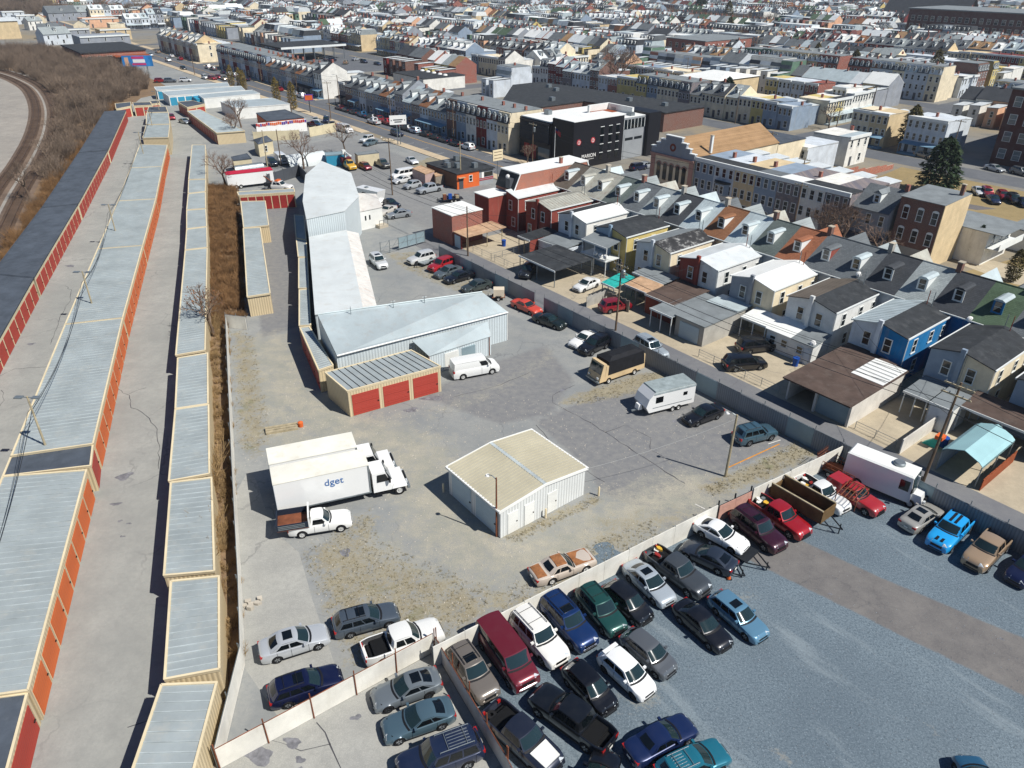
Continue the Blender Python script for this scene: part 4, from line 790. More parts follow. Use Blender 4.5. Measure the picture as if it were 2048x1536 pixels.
def vehicle(kind, label, colour, rear, front, z=.7, metal=True, rim='alloy', extras=(), name=None, cat=None, group=None, detail=2, ground=0.012, rim_sc=1):
    p, q = G(*rear, z), G(*front, z); r = math.atan2(q[1] - p[1], q[0] - p[0]); c = lerp(p, q, .5); M = body_meshes(kind); P = paint(colour, metal)
    nm = name or ('pickup_truck' if 'bed' in CAR[kind] else {'van': 'cargo_van', 'pvan': 'passenger_van', 'minivan': 'minivan', 'suv': 'sport_utility_vehicle', 'bigsuv': 'sport_utility_vehicle'}.get(kind, 'parked_car'))
    t = thing(nm, label, cat or {'pickup_truck': 'pickup truck', 'cargo_van': 'van', 'passenger_van': 'van', 'minivan': 'minivan', 'sport_utility_vehicle': 'SUV'}.get(nm, 'car'), (*c, ground), r, group)
    o = obj('body', M['body'], t); slot(o, P)
    obj('windscreen', M['windscreen'], t); obj('chassis', M['chassis'], t); obj('grille', M['grille'], t)
    if 'rear_window' in M: obj('rear_window', M['rear_window'], t)
    for w in M['side_window']: obj('side_window', w, t)
    for k in ('headlight', 'taillight'):
        for w in M[k]: obj(k, w, t)
    if detail > 1:
        for w in M['wing_mirror']: slot(obj('wing_mirror', w, t), P)
        obj('licence_plate', M['plate'], t); obj('door_seams', M['seams'], t, kind='stuff'); obj('cowl', M['cowl'], t); obj('air_intake', M['intake'], t)
        for bn in ('front_bumper', 'rear_bumper'): slot(obj(bn, M[bn], t), MATS['trim_black'] if 'blackbumper' in extras else MATS['chrome'] if 'chromebumper' in extras else P)
    af, ar, yy = M['_ax']; ty, rm = M['wheel_' + rim]; R_ = CAR[kind]['r']
    for a in (af, ar):
        for s in (-1, 1):
            w = obj('wheel', ty, t, (a, s * yy, R_ - .01), 0 if s > 0 else math.pi); obj('rim', rm, w)
    fh, rh, mids, wr, zr = M['_frame']
    for e in extras:
        if e == 'sunroof': b = MB(); x = CAR[kind]['wx'][1] - .28; b.box(x - .62, x, -wr * .58, wr * .58, zr + .04, zr + .088); b.build('sunroof', 'dark_glass', t)
        elif e == 'rack':
            b = MB(); x0, x1 = CAR[kind]['wx'][1] - .3, CAR[kind]['wx'][2] + .15
            for s in (-1, 1): b.tube((x0, s * wr * .82, zr + .12), (x1, s * wr * .82, zr + .12), .025); [b.tube((x, s * wr * .82, zr + .02), (x, s * wr * .82, zr + .12), .025) for x in (x0, (x0 + x1) / 2, x1)]
            for x in (x0 + (x1 - x0) * .25, x0 + (x1 - x0) * .8): b.tube((x, -wr * .82, zr + .13), (x, wr * .82, zr + .13), .02)
            b.build('roof_rack', 'galv' if 'paleribs' in extras else 'trim_black', t)
        elif e == 'paleribs':
            b = MB(); x0, x1 = CAR[kind]['wx'][1] - .9, CAR[kind]['wx'][2] + .3; [b.box(x1, x0, y - .015, y + .015, zr + .06, zr + .10) for y in np.linspace(-wr * .55, wr * .55, 5)]; b.build('roof_strips', 'galv', t)
        elif e == 'stripes':
            for y in (-.2, .2):
                b = MB(); b.box(CAR[kind]['wx'][0] + .2, CAR[kind]['L'] / 2 - .25, y - .1, y + .1, CAR[kind]['zh'] + .0, CAR[kind]['zh'] + .075); b.box(CAR[kind]['wx'][2] + .1, CAR[kind]['wx'][1] - .1, y - .1, y + .1, zr + .05, zr + .1)
                b.build('racing_stripe', 'trim_black', t)
        elif e == 'spare': b = MB(); b.lathe([(.12, -.1), (.33, -.1), (.36, 0), (.33, .1), (.12, .1)], (CAR[kind]['bed'] - 1.3, -.3, .75), 'z', 16); b.build('spare_wheel', 'tyre_rubber', t, True)
        elif e == 'spoiler': b = MB(); x = CAR[kind]['wx'][2] - .08; b.box(x - .28, x, -wr * .95, wr * .95, zr - .01, zr + .05); o = b.build('spoiler', 'trim_black', t); slot(o, P)
        elif e == 'blackhood': b = MB(); c_ = CAR[kind]; b.hexa([(c_['L'] / 2 - .28, -.6, c_['zh'] - .06), (c_['L'] / 2 - .28, .6, c_['zh'] - .06), (c_['wx'][0] + .25, .66, c_['zc'] - .1), (c_['wx'][0] + .25, -.66, c_['zc'] - .1), (c_['L'] / 2 - .28, -.6, c_['zh'] + .07), (c_['L'] / 2 - .28, .6, c_['zh'] + .07), (c_['wx'][0] + .25, .66, c_['zc'] + .08), (c_['wx'][0] + .25, -.66, c_['zc'] + .08)]); b.build('hood_panel', 'white_paint', t)
        elif e == 'tonneau': c_ = CAR[kind]; b = MB(); b.box(-c_['L'] / 2 + .08, c_['bed'] - .02, -c_['W'] / 2 + .12, c_['W'] / 2 - .12, c_['zt'] - .02, c_['zt'] + .03); b.build('bed_cover', 'trim_black', t)
        elif e == 'cap': c_ = CAR[kind]; b = MB(); x0_, x1_ = -c_['L'] / 2 + .06, c_['bed'] - .06; w_ = c_['W'] / 2 - .04; b.hexa([(x0_, -w_, c_['zt'] + .002), (x1_, -w_, c_['zt'] + .002), (x1_, w_, c_['zt'] + .002), (x0_, w_, c_['zt'] + .002), (x0_ + .12, -w_ + .16, c_['H'] - .06), (x1_, -w_ + .16, c_['H'] - .06), (x1_, w_ - .16, c_['H'] - .06), (x0_ + .12, w_ - .16, c_['H'] - .06)]); slot(b.build('bed_cap', 'trim_black', t), P)
        elif e == 'junk':
            rj = random.Random(label); c_ = CAR[kind]
            for k in range(7):
                b = MB(); x = rj.uniform(-c_['L'] / 2 + .3, c_['bed'] - .3); y = rj.uniform(-.55, .55); a, d, h = rj.uniform(.15, .4), rj.uniform(.12, .3), rj.uniform(.15, .5)
                b.prism([(x + a * math.cos(q) * rj.uniform(.7, 1.1), y + d * math.sin(q) * rj.uniform(.7, 1.1)) for q in np.linspace(0, 5.4, 6)], .63, .63 + h); b.build('bed_load', ['white_paint', 'dark_red_door', 'white_paint', 'trim_black', 'yellow_paint', 'wood_pale', 'galv'][k], t)
    return t
NEARCARS = [
 ('sedan', 'silver sedan with sunroof and blue parking tag beside the dark wagon', 'b9bdc0', (523, 1302), (652, 1262), dict(extras=('sunroof',))),
 ('wagon', 'dark grey estate car with silver roof rails on the dead grass', '4c5660', (669, 1253), (793, 1219), dict(extras=('sunroof', 'rack', 'blackbumper'))),
 ('extpick', 'white extended-cab pickup with empty ribbed bed beside the white fence', 'd8d8d4', (735, 1306), (874, 1258), dict(metal=False, rim='steel')),
 ('wagon', 'navy blue estate car parked along the white fence', '10173a', (541, 1392), (678, 1345), dict(extras=('sunroof', 'rack'))),
 ('coupe', 'grey coupe with black wheels parked next to the blue-grey coupe', '6f777c', (878, 1352), (744, 1399), dict(rim='dark', extras=('sunroof',))),
 ('coupe', 'blue-grey sports coupe beside the navy truck with the red door', '4d6470', (902, 1414), (768, 1460), {}),
 ('bigsuv', 'navy sport utility vehicle with one bright red rear door', '1f2a44', (960, 1484), (797, 1545), dict(extras=('rack', 'paleribs'))),
 ('suv', 'tan-grey sport utility vehicle at the corner of the white wall', '756e66', (910, 1293), (983, 1396), dict(extras=('sunroof', 'rack'))),
 ('pvan', 'maroon full-size van beside the tan-grey utility vehicle', '6c1f2a', (970, 1246), (1060, 1368), dict(z=.9, extras=('chromebumper',))),
 ('bigsuv', 'white full-size utility vehicle with roof rack next to the maroon van', 'dcdad4', (1033, 1224), (1124, 1322), dict(z=.8, metal=False, extras=('rack',))),
 ('bigsuv', 'dark blue utility vehicle with roof ribs next to the white one', '15305e', (1090, 1193), (1184, 1293), dict(z=.8, extras=('rack', 'sunroof', 'chromebumper'))),
 ('suv', 'dark green boxy utility vehicle in the row along the white wall', '1f4a44', (1163, 1174), (1242, 1264), dict(z=.75, extras=('rack', 'blackbumper'))),
 ('hatch', 'black hatchback with white roof glints along the white wall', '17191d', (1216, 1169), (1296, 1238), {}),
 ('sedan', 'silver-blue sedan with sunroof between black hatchback and grey pickup', 'a9b2b8', (1261, 1129), (1337, 1199), dict(extras=('sunroof',))),
 ('extpick', 'dark grey pickup with rubbish piled in its black bed', '454a4e', (1291, 1093), (1422, 1188), dict(z=.85, extras=('junk', 'chromebumper'))),
 ('coupe', 'dark grey three-door coupe standing beside the car trailer', '2c3440', (1466, 1134), (1369, 1087), {}),
 ('bigsuv', 'dark maroon utility vehicle with open sunroof beside the loaded trailer', '3c1424', (1470, 1023), (1564, 1094), dict(z=.8, extras=('sunroof', 'rack'))),
 ('extpick', 'bright red pickup with fender flares and cluttered bed', 'a3171f', (1503, 992), (1618, 1069), dict(z=.85, extras=('junk', 'blackbumper'))),
 ('pickup', 'white compact pickup heaped with junk next to the dump trailer', 'd9d9d6', (1594, 952), (1697, 1020), dict(z=.8, metal=False, extras=('junk',))),
 ('pickup', 'red compact pickup with cap and rack beside the step van', '9c2026', (1666, 962), (1757, 1016), dict(z=.85, metal=False, extras=('cap', 'blackbumper'))),
 ('sedan', 'silver sedan with sunroof parked tail-out beside the bright blue pickup', 'a5a39c', (1815, 1050), (1872, 1014), dict(extras=('sunroof',))),
 ('crew', 'bright blue crew-cab pickup with black racing stripes', '1c96d6', (1931, 1029), (1872, 1090), dict(z=.8, metal=False, extras=('stripes', 'spare'))),
 ('extpick', 'tan pickup with brown empty bed at the alley fence', 'a58d72', (2009, 1062), (1940, 1132), dict(z=.85)),
 ('sedan', 'dark navy car half out of frame beside the tan pickup', '10183c', (2090, 1105), (2022, 1166), {}),
 ('hatch', 'black compact hatchback with bright headlights in front of the white utility vehicle', '101116', (1142, 1334), (1217, 1412), {}),
 ('hatch', 'white hatchback with black grille and rear spoiler', 'dfe0df', (1209, 1303), (1299, 1385), dict(metal=False, rim='dark', extras=('spoiler',))),
 ('hatch', 'grey compact hatchback beside the white hatchback', '5c6064', (1250, 1265), (1345, 1344), {}),
 ('sedan', 'black sedan standing next to the light blue wagon', '14151a', (1365, 1213), (1446, 1284), {}),
 ('wagon', 'light blue-grey wagon with sunroof at the end of the inner row', '5d87a0', (1434, 1194), (1521, 1267), dict(extras=('sunroof',))),
 ('crew', 'black pickup with empty bed parked nose to the wall', '15181d', (1213, 1482), (1078, 1385), dict(z=.85)),
 ('extpick', 'dark pickup with pale hood and a spare wheel in its bed', '232836', (985, 1418), (1107, 1530), dict(z=.85, extras=('spare', 'blackhood'))),
 ('oldsedan', 'dark blue sedan with open mirrors beside the teal wagon', '16264e', (1268, 1506), (1376, 1446), {}),
 ('wagon', 'teal wagon with pale roof strips and crossbars', '1f6d80', (1322, 1555), (1449, 1496), dict(extras=('rack', 'paleribs'))),
 ('sedan', 'black car cut off by the frame below the black pickup', '101218', (1180, 1600), (1205, 1535), {}),
 ('hatch', 'blue-teal car cut off by the frame on the open gravel', '2a5a78', (1990, 1620), (1945, 1535), {}),
 ('van', 'white cargo van parked by the porch of the workshop', 'e2e2de', (905, 741), (991, 725), dict(z=.9, metal=False, rim='steel')),
 ('sedan', 'black sedan on the dark asphalt beside the camper trailer', '12141a', (1441, 815), (1371, 840), {}),
 ('suv', 'teal-grey utility vehicle beside the lamp pole', '3f5c6a', (1474, 876), (1545, 858), dict(extras=('rack',))),
 ('coupe', 'white two-door coupe by the corrugated fence', 'e2e2df', (1194, 664), (1141, 690), dict(metal=False)),
 ('suv', 'black utility vehicle between white coupe and tarped motorhome', '15171d', (1216, 676), (1160, 704), dict(extras=('rack',))),
 ('bigsuv', 'silver utility vehicle standing in the alley behind the fence', 'a7b0b4', (1279, 681), (1326, 711), dict(z=.8, extras=('sunroof',))),
 ('oldsedan', 'orange-red old coupe at the alley fence', 'c0432e', (1028, 601), (1079, 622), dict(metal=False)),
 ('oldsedan', 'dark green-black sedan nosed behind the orange-red coupe', '1a2624', (1073, 631), (1126, 649), {}),
 ('suv', 'white utility vehicle standing beside the long workshop wing', 'dedfdc', (745, 512), (769, 534), dict(extras=('sunroof',))),
 ('suv', 'bright red utility vehicle on the dead grass by the fence', 'b0222a', (907, 520), (857, 539), {}),
 ('sedan', 'grey-green sedan next to the bright red utility vehicle', '5b6468', (923, 533), (868, 551), {}),
 ('oldsedan', 'black sedan with round headlight next to the grey-green sedan', '14161d', (948, 543), (886, 561), {}),
 ('sedan', 'dark olive sedan at the end of the row by the fence', '3f4745', (982, 563), (924, 578), {}),
 ('suv', 'dark red utility vehicle parked in a back yard off the alley', '8a1826', (1201, 616), (1260, 606), {}),
 ('sedan', 'white sedan half under the lean-to in a back yard', 'd9dad8', (1196, 559), (1150, 577), dict(metal=False)),
 ('minivan', 'black minivan on the tan concrete yard', '14151a', (1450, 728), (1528, 722), {}),
 ('minivan', 'black van behind the black minivan', '17181d', (1482, 694), (1545, 686), {}),
]
for kd, lab, colr, rr, ff, kw in NEARCARS:
    vehicle(kd, lab, colr, rr, ff, **kw)
_t = [o for o in COL.objects if o.get('label', '').startswith('navy sport utility vehicle with one bright red')][0]
c_ = CAR['bigsuv']; b = MB(); b.box(-.95, .0, -c_['W'] / 2 - .012, -c_['W'] / 2 + .05, .42, 1.12); slot(b.build('rear_door', 'lamp_red', _t), paint('c01a22', False))
b = MB(); b.hexa([(-.93, -c_['W'] / 2 - .01, 1.12), (-.02, -c_['W'] / 2 - .01, 1.12), (-.02, -c_['W'] / 2 + .06, 1.12), (-.93, -c_['W'] / 2 + .06, 1.12), (-.93, -.755, 1.74), (-.02, -.755, 1.74), (-.02, -.70, 1.74), (-.93, -.70, 1.74)]); slot(b.build('door_frame', 'lamp_red', _t), paint('c01a22', False))
b = MB(); b.hexa([(-.82, -c_['W'] / 2 - .02, 1.18), (-.12, -c_['W'] / 2 - .02, 1.18), (-.12, -c_['W'] / 2 + .05, 1.18), (-.82, -c_['W'] / 2 + .05, 1.18), (-.82, -.79, 1.66), (-.12, -.79, 1.66), (-.12, -.72, 1.66), (-.82, -.72, 1.66)]); b.build('door_window', 'dark_glass', _t)
# ================================================================ houses
def house_mats():
    for n, c in dict(white='dcdad2', cream='ddd0b4', yellow='c4b274', blue='1f6ea3', grey='8e939a', pale='c3cad0', red='87443b', tan='c9b591', stone='77717a', greyblue='8796a6', brown='7a5a48', dkred='6e2a2a', green='5f7a68', peach='d4a98a').items(): stucco('wall_' + n, c)
    siding('side_white', 'dadbd8'); siding('side_cream', 'd8cfb8'); siding('side_grey', 'a3a8ab'); siding('side_blue', '8fa7ba')
    brick('brick_red', '95493a', '7f3d33', 'a28d80'); brick('brick_brown', '74493d', '5f3b33', '8a7a70'); brick('brick_orange', 'a85a41', '96503c', 'b39c8c'); brick('brick_dark', '562824', '471f1e', '5d4440')
    brick('stone_mix', '6d6a72', '8a7f7c', '5a575c', 0.5, 0.28)
    shingle('sh_dark', '3d4044'); shingle('sh_grey', '606568'); shingle('sh_light', '8d9494'); shingle('sh_brown', '80593f'); shingle('sh_orange', '8c5a41'); shingle('sh_green', '4a5c48'); shingle('sh_tan', '937656'); shingle('sh_taupe', '615950'); shingle('sh_greygreen', '59625f'); shingle('sh_red', '8b3b33'); shingle('sh_maroon', '5c3634')
    mat('mr_white', 'cfd4d4', 0.5, 0.1, 0.3, 0.08, 0.5, '9c8b7c', 0.35); mat('mr_pale', 'b4c0c2', 0.5, 0.15, 0.3, 0.1, 0.5, '8f8478', 0.3); mat('mr_rust', 'a8a79c', 0.6, 0.1, 0.3, 0.12, 0.6, '7c5c48', 0.7, streak=True); mat('mr_bright', 'dfe0dc', 0.6, 0, 0.3, 0.05, 0.4, 'b9b1a3', 0.3)
    mat('rf_black', '34373a', 0.9, var=0.2, scale=0.8, grime='6a6b6b', ga=0.4); mat('rf_patch', '3a3a3b', 0.9, var=0.25, scale=0.9, grime='cfcfca', ga=0.95); mat('rf_grey', '7b8183', 0.85, var=0.15, scale=0.5, grime='5c6062', ga=0.4); mat('rf_brown', '564841', 0.9, var=0.2, scale=0.6, grime='6e655e', ga=0.5)
    mat('frame_white', 'd9dcd9', 0.5, var=0.05); mat('frame_dark', '4a4d52', 0.5, var=0.05); glass('window_glass', '141c20', 0.06); glass('window_pale', '56676f', 0.08); mat('curtain', '9aa4a6', 0.8, var=0.1)
    mat('copper_brown', '7b3a2a', 0.7, var=0.15); mat('concrete_wall', 'a5a29a', 0.9, var=0.15, grime='7b776e', ga=0.5); mat('block_white', 'cfcac0', 0.9, var=0.12, grime='9a9184', ga=0.5); mat('tarp_teal', '2fa79d', 0.6, var=0.15, scale=2.0); mat('rust_sheet', 'b99a7c', 0.7, var=0.2, scale=1.2, grime='8a5a3c', ga=0.6); mat('wood_fence', '8a8175', 0.9, var=0.2, scale=2.0); mat('wood_red', '8e4a2c', 0.85, var=0.15, scale=1.5); mat('awning_blue', '6f8fa3', 0.8, var=0.1); mat('awning_black', '1a1a20', 0.7, var=0.1); mat('station_black', '1d1d22', 0.5, 0.2, 0.4, 0.08); mat('station_grey', '8f9396', 0.8, var=0.08); mat('stone_tan', 'b58e78', 0.9, var=0.1, grime='8b7a70', ga=0.3); mat('stone_pink', 'b0897b', 0.9, var=0.1, grime='84716c')
    mat('sign_red', 'a3222c', 0.5, var=0.05); mat('sign_white', 'e4e3df', 0.5, var=0.03); mat('orange_paint', 'd0632e', 0.7, var=0.1, grime='a34f2a', ga=0.3); mat('deck_wood', '8d7a62', 0.9, var=0.2, scale=1.5)
house_mats()
WINM = {}
def win_mesh(w, h, arch=False, fr='frame_white', gl='window_glass'):
    k = (round(w, 2), round(h, 2), arch, fr, gl)
    if k not in WINM:
        b = MB(); t = .09; a = w / 2
        b.box(-a - t, -a, -.06, .02, -t, h + t); b.box(a, a + t, -.06, .02, -t, h + t); b.box(-a, a, -.06, .02, h, h + t); b.box(-a - t - .04, a + t + .04, -.12, .02, -t - .05, -t + .03); b.box(-a, a, -.05, .02, h * .5 - .03, h * .5 + .03)
        if arch: b.extr([(-a - t, -.06, h + t + .002)] + [((a + t) * math.cos(q), -.06, h + t + .002 + (a + t) * .55 * math.sin(q)) for q in np.linspace(math.pi * .95, math.pi * .05, 7)] + [(a + t, -.06, h + t + .002)], (0, .08, 0))
        g = MB(); g.box(-a, a, -.02, .015, 0, h * .5 - .03); g.box(-a, a, -.028, .015, h * .5 + .03, h, 1)
        WINM[k] = (b.mesh('window', [fr]), g.mesh('pane', [gl, gl]))
    return WINM[k]
def window(t, x, y, z, w=.8, h=1.5, face='-y', **kw):
    fm, gm = win_mesh(w, h, **kw); r = {'-y': 0, '+x': math.pi / 2, '+y': math.pi, '-x': -math.pi / 2}[face]
    o = obj('window', fm, t, (x, y, z), r); obj('pane', gm, o); return o
def chimney(t, x, y, z0, z1, m='brick_red', w=.5, d=.5, cap=True):
    b = MB(); b.box(x - w / 2, x + w / 2, y - d / 2, y + d / 2, z0, z1); c = b.build('chimney', m, t)
    if cap: b = MB(); b.box(x - w / 2 - .06, x + w / 2 + .06, y - d / 2 - .06, y + d / 2 + .06, z1 + .002, z1 + .12); b.build('cap', 'kerb_concrete', c)
DISH = None
def dish(t, x, y, z, rz=.6):
    global DISH
    if DISH is None:
        b = MB(); b.lathe([(.02, .02), (.18, .05), (.32, .13), (.36, .18), (.34, .17), (.18, .02)], (0, 0, 0), 'y', 12); d = b.mesh('satellite_dish', ['sign_white'], True, 60); b = MB(); b.tube((0, 0, -.5), (0, 0, 0), .03); b.tube((0, .1, -.2), (0, .45, .1), .015); DISH = (d, b.mesh('arm', ['galv']))
    o = obj('satellite_dish', DISH[0], t, (x, y, z), rot=(RD(-25), 0, rz)); obj('arm', DISH[1], o)
def slope(pts, th=.1): b = MB(); b.extr(pts, (0, 0, -th)); return b
def seams(t, pts, n, m, along=True, r=.03):
    b = MB(); a, b_, c, d = pts
    for k in range(1, n): p = lerp(a, b_, k / n); q = lerp(d, c, k / n); b.tube((p[0], p[1], p[2] + .01), (q[0], q[1], q[2] + .01), r, None, 4)
    b.build('roof_seams', m, t, kind='stuff')
def pipe(t, x, y, z0, z1, m='galv', r=.05): b = MB(); b.tube((x, y, z0), (x, y, z1), r); b.build('vent_pipe', m, t)
BND = lambda j: 14.1 + 4.2 * j
def row_house(j, label, main, ell, ewall, mwall='wall_grey', dormer='frame_white', cheek=None, ur=None, chim=None, fgable='mr_pale', left=None, seam=False, eseam=False, side_w=('-y',), dish_at=None, rear_win=1, pipe_at=True, ez=6.0):
    u0, u1 = BND(j - 1), BND(j); cu = (u0 + u1) / 2; L = ((j % 2) == 0) if left is None else left; ur = ur if ur is not None else None
    t = gthing('row_house', label, 'house', cu, 0, 'row houses backing on the alley')
    X = lambda u: u - cu; hw = (u1 - u0) / 2
    b = MB(); b.prism([(-hw, 28), (hw, 28), (hw, 38), (-hw, 38)], -0.05, 6.42); [b.poly(q) for q in ([(hw, 28, 6.42), (hw, 38, 6.42), (hw, 33, 9.38)], [(-hw, 38, 6.42), (-hw, 28, 6.42), (-hw, 33, 9.38)])]; b.build('wall', mwall, t)
    e0 = [(-hw + .004, 27.6, 6.28), (hw - .004, 27.6, 6.28), (hw - .004, 33, 9.5), (-hw + .004, 33, 9.5)]; e1 = [(-hw + .004, 33, 9.5), (hw - .004, 33, 9.5), (hw - .004, 38.4, 6.28), (-hw + .004, 38.4, 6.28)]
    b = slope(e0); b.extr(e1, (0, 0, -.1)); b.build('roof', main, t)
    if seam: seams(t, e0, 8, main)
    b = MB(); b.tube((-hw, 33, 9.52), (hw, 33, 9.52), .09, None, 5); b.build('ridge_cap', main, t)
    b = MB(); b.box(-hw, hw, 27.48, 27.62, 6.14, 6.27); b.build('gutter', 'frame_white', t)
    # rear dormer
    ck = cheek or dormer; yf = 29.3; zf = 7.34; zt = 8.75; dw = .54; yb = 33 - (9.45 - zt) / .62
    b = MB(); b.extr([(-dw, yf, zf), (-dw, yf, zt), (-dw, 31.9, zt)], (.06, 0, 0)); b.extr([(dw - .06, yf, zf), (dw - .06, yf, zt), (dw - .06, 31.9, zt)], (.06, 0, 0)); d = b.build('dormer', ck, t)
    b = MB(); b.box(-dw - .04, dw + .04, yf - .05, yf + .04, zf - .15, zt); b.build('face', dormer, d)
    b = MB(); P = [(-dw - .08, zt - .02), (-dw - .08, zt + .04), (-dw * .5, zt + .24), (0, zt + .24), (dw * .5, zt + .24), (dw + .08, zt + .04), (dw + .08, zt - .02)]; b.extr([(x, yf - .18, z) for x, z in P], (0, 2.9, 0)); b.build('dormer_roof', main if random.Random(j).random() < .35 else 'mr_pale', d)
    g = MB(); g.box(-.36, .36, yf - .075, yf - .055, zf + .12, zt - .12); g.build('dormer_pane', 'window_glass', d); g = MB(); g.box(-.36, .36, yf - .085, yf - .078, (zf + zt) / 2 - .03, (zf + zt) / 2 + .03); g.build('sash', 'frame_white', d)
    if fgable == 'mr_pale': fgable = ['sh_light', 'mr_pale', 'sh_grey', 'sh_light', 'mr_rust'][j % 5]
    if fgable:
        zz = 9.3; w = 2.0; b = MB(); b.extr([(-w, 38.5, 6.7), (0, 38.5, zz), (0, 33.4, zz), (-w, 36.6, 6.7 + .4)], (0, 0, -.08)); b.extr([(w, 36.6, 6.7 + .4), (0, 33.4, zz), (0, 38.5, zz), (w, 38.5, 6.7)], (0, 0, -.08)); b.build('front_gable', fgable, t)
        b = MB(); b.poly([(-w, 38.3, 6.6), (0, 38.3, zz - .12), (w, 38.3, 6.6)]); b.build('gable_wall', 'frame_white', t)
    # back wing
    if ur is not None:
        a, c = (ur - 6.3, ur - 3.15) if L else (ur - 3.15, ur); a, c = X(a), X(c); zl, zr_ = (ez, ez + .75) if L else (ez + .75, ez)
        b = MB(); b.prism([(a, 18.1), (c, 18.1), (c, 28 - .004), (a, 28 - .004)], -0.05, [zl - .1, zr_ - .1, zr_ - .1, zl - .1]); w = b.build('rear_wall', ewall, t)
        o = .14; q = [(a - (o if L else -.004), 17.9, zl - .03), (c + (-.004 if L else o), 17.9, zr_ - .03), (c + (-.004 if L else o), 28.1, zr_ - .03), (a - (o if L else -.004), 28.1, zl - .03)]
        b = slope(q, .1); b.build('rear_roof', ell, t)
        if eseam: seams(t, [q[0], q[3], q[2], q[1]] if L else [q[1], q[2], q[3], q[0]], 16, ell)
        ex = q[0][0] if L else q[1][0]; b = MB(); b.box(ex - .06, ex + .06, 17.9, 28.1, ez - .16, ez + .02); b.box(min(q[0][0], q[1][0]), max(q[0][0], q[1][0]), 17.84, 17.9, ez - .02, ez + .1) if False else None; b.build('rear_gutter', 'frame_white', t)
        xc = (a + c) / 2
        if rear_win: window(t, xc + (.35 if L else -.35), 18.1, 3.6, .75, 1.5); window(t, xc + (-.5 if L else .5), 18.1, .9, .8, 1.4)
        if not L:
            for yv, zv, ww, hh in ((20.2, 3.7, .75, 1.5), (24.0, 3.9, .75, 1.2), (26.9, 3.9, .65, 1.1), (21.5, 1.0, .8, 1.4)): window(t, c, yv, zv, ww, hh, '+x')
            b = MB(); b.tube((c + .06, 18.2, ez - .2), (c + .06, 18.2, .1), .05); b.build('downpipe', 'frame_white', t)
        else:
            b = MB(); b.box(c - .24, c + .24, 17.72, 18.1, 0, ez + 1.05); b.build('flue', chim or ewall, t)
    window(t, .9 if L else -.9, 28, 4.0, .7, 1.3)
    if chim: chimney(t, hw - .02 if L else -hw + .02, 33.1, 8.6, 10.5, chim if chim in ('brick_red', 'concrete_wall', 'brick_brown') else 'brick_brown', .55, .7)
    if pipe_at: pipe(t, hw - .3 if L else -hw + .3, 27.45, 5.6, 8.3, 'galv' if j % 3 else 'copper_brown')
    if dish_at: dish(t, *dish_at)
    return t
RED = -42.3
row_house(-15, 'end house with taupe shingle roof beside the brick mansard house', 'sh_taupe', 'mr_white', 'wall_red', 'wall_red', ur=-50.9, left=False, fgable=None)
row_house(-14, 'red-walled house with rust-streaked white metal roof, grey dormer and no chimney of its own', 'mr_rust', 'mr_rust', 'wall_red', 'wall_red', ur=RED, seam=True, eseam=True, chim=None)
row_house(-13, 'red-walled house with rust-streaked white metal roof beside the bright white-roofed wing', 'mr_rust', 'mr_rust', 'wall_red', 'wall_red', ur=RED, seam=True, eseam=True, chim='concrete_wall')
row_house(-12, 'dark grey roofed house with black half of a white back wing', 'sh_greygreen', 'rf_black', 'wall_pale', 'wall_pale', ur=-34.0)
row_house(-11, 'dark grey roofed house whose long back wing has a bright white roof', 'sh_grey', 'mr_bright', 'wall_white', 'wall_pale', ur=-34.0, chim='brick_red')
row_house(-10, 'light grey roofed house with small yellow-walled wing half and dark roof', 'sh_light', 'rf_black', 'side_blue', 'wall_grey', ur=-25.4)
row_house(-9, 'dark roofed house with yellow back wing wall and covered balcony', 'sh_dark', 'rf_black', 'wall_yellow', 'wall_grey', ur=-25.4, chim='concrete_wall')
row_house(-8, 'pale blue metal roofed house with dark grey wing roof beside the patchy one', 'mr_pale', 'rf_grey', 'wall_pale', 'wall_pale', ur=-17.0, seam=True)
row_house(-7, 'brown shingle roofed house with patchy black and white wing roof', 'sh_brown', 'rf_patch', 'wall_cream', 'wall_cream', ur=-17.0, chim='concrete_wall')
row_house(-6, 'pale metal roofed house with red-painted rear wing wall', 'mr_pale', 'mr_white', 'wall_red', 'wall_red', ur=-8.85, seam=True, cheek='frame_white')
row_house(-5, 'grey-green shingled house with white wing wall and pale wing roof', 'sh_greygreen', 'mr_white', 'side_white', 'wall_pale', ur=-8.85, chim='brick_brown')
row_house(-4, 'orange shingle roofed house with grey rear wall and white wing roof', 'sh_orange', 'mr_bright', 'wall_grey', 'wall_greyblue', ur=-.3, fgable='sh_orange')
row_house(-3, 'grey shingled house with red dormer cheek and stained white wing wall', 'sh_grey', 'mr_bright', 'wall_cream', 'wall_pale', cheek='wall_red', ur=-.3, chim='brick_brown')
row_house(-2, 'grey slate roofed house with satellite dish beside its dormer', 'sh_grey', 'sh_taupe', 'side_white', 'wall_pale', ur=8.05, dish_at=(1.1, 28.4, 7.2))
row_house(-1, 'very dark roofed house with long white-sided wing under dark roof', 'sh_dark', 'rf_black', 'side_white', 'wall_pale', ur=8.05, chim='concrete_wall', cheek='sh_dark')
row_house(0, 'light grey slate house with white roof edges and pale seamed wing roof', 'sh_light', 'mr_pale', 'wall_pale', 'wall_greyblue', ur=16.5, eseam=True, fgable=None)
row_house(1, 'dark shingled house with bright blue back wing', 'sh_dark', 'rf_black', 'wall_blue', 'wall_blue', ur=16.5, cheek='sh_dark', chim='brick_brown', fgable='mr_pale')
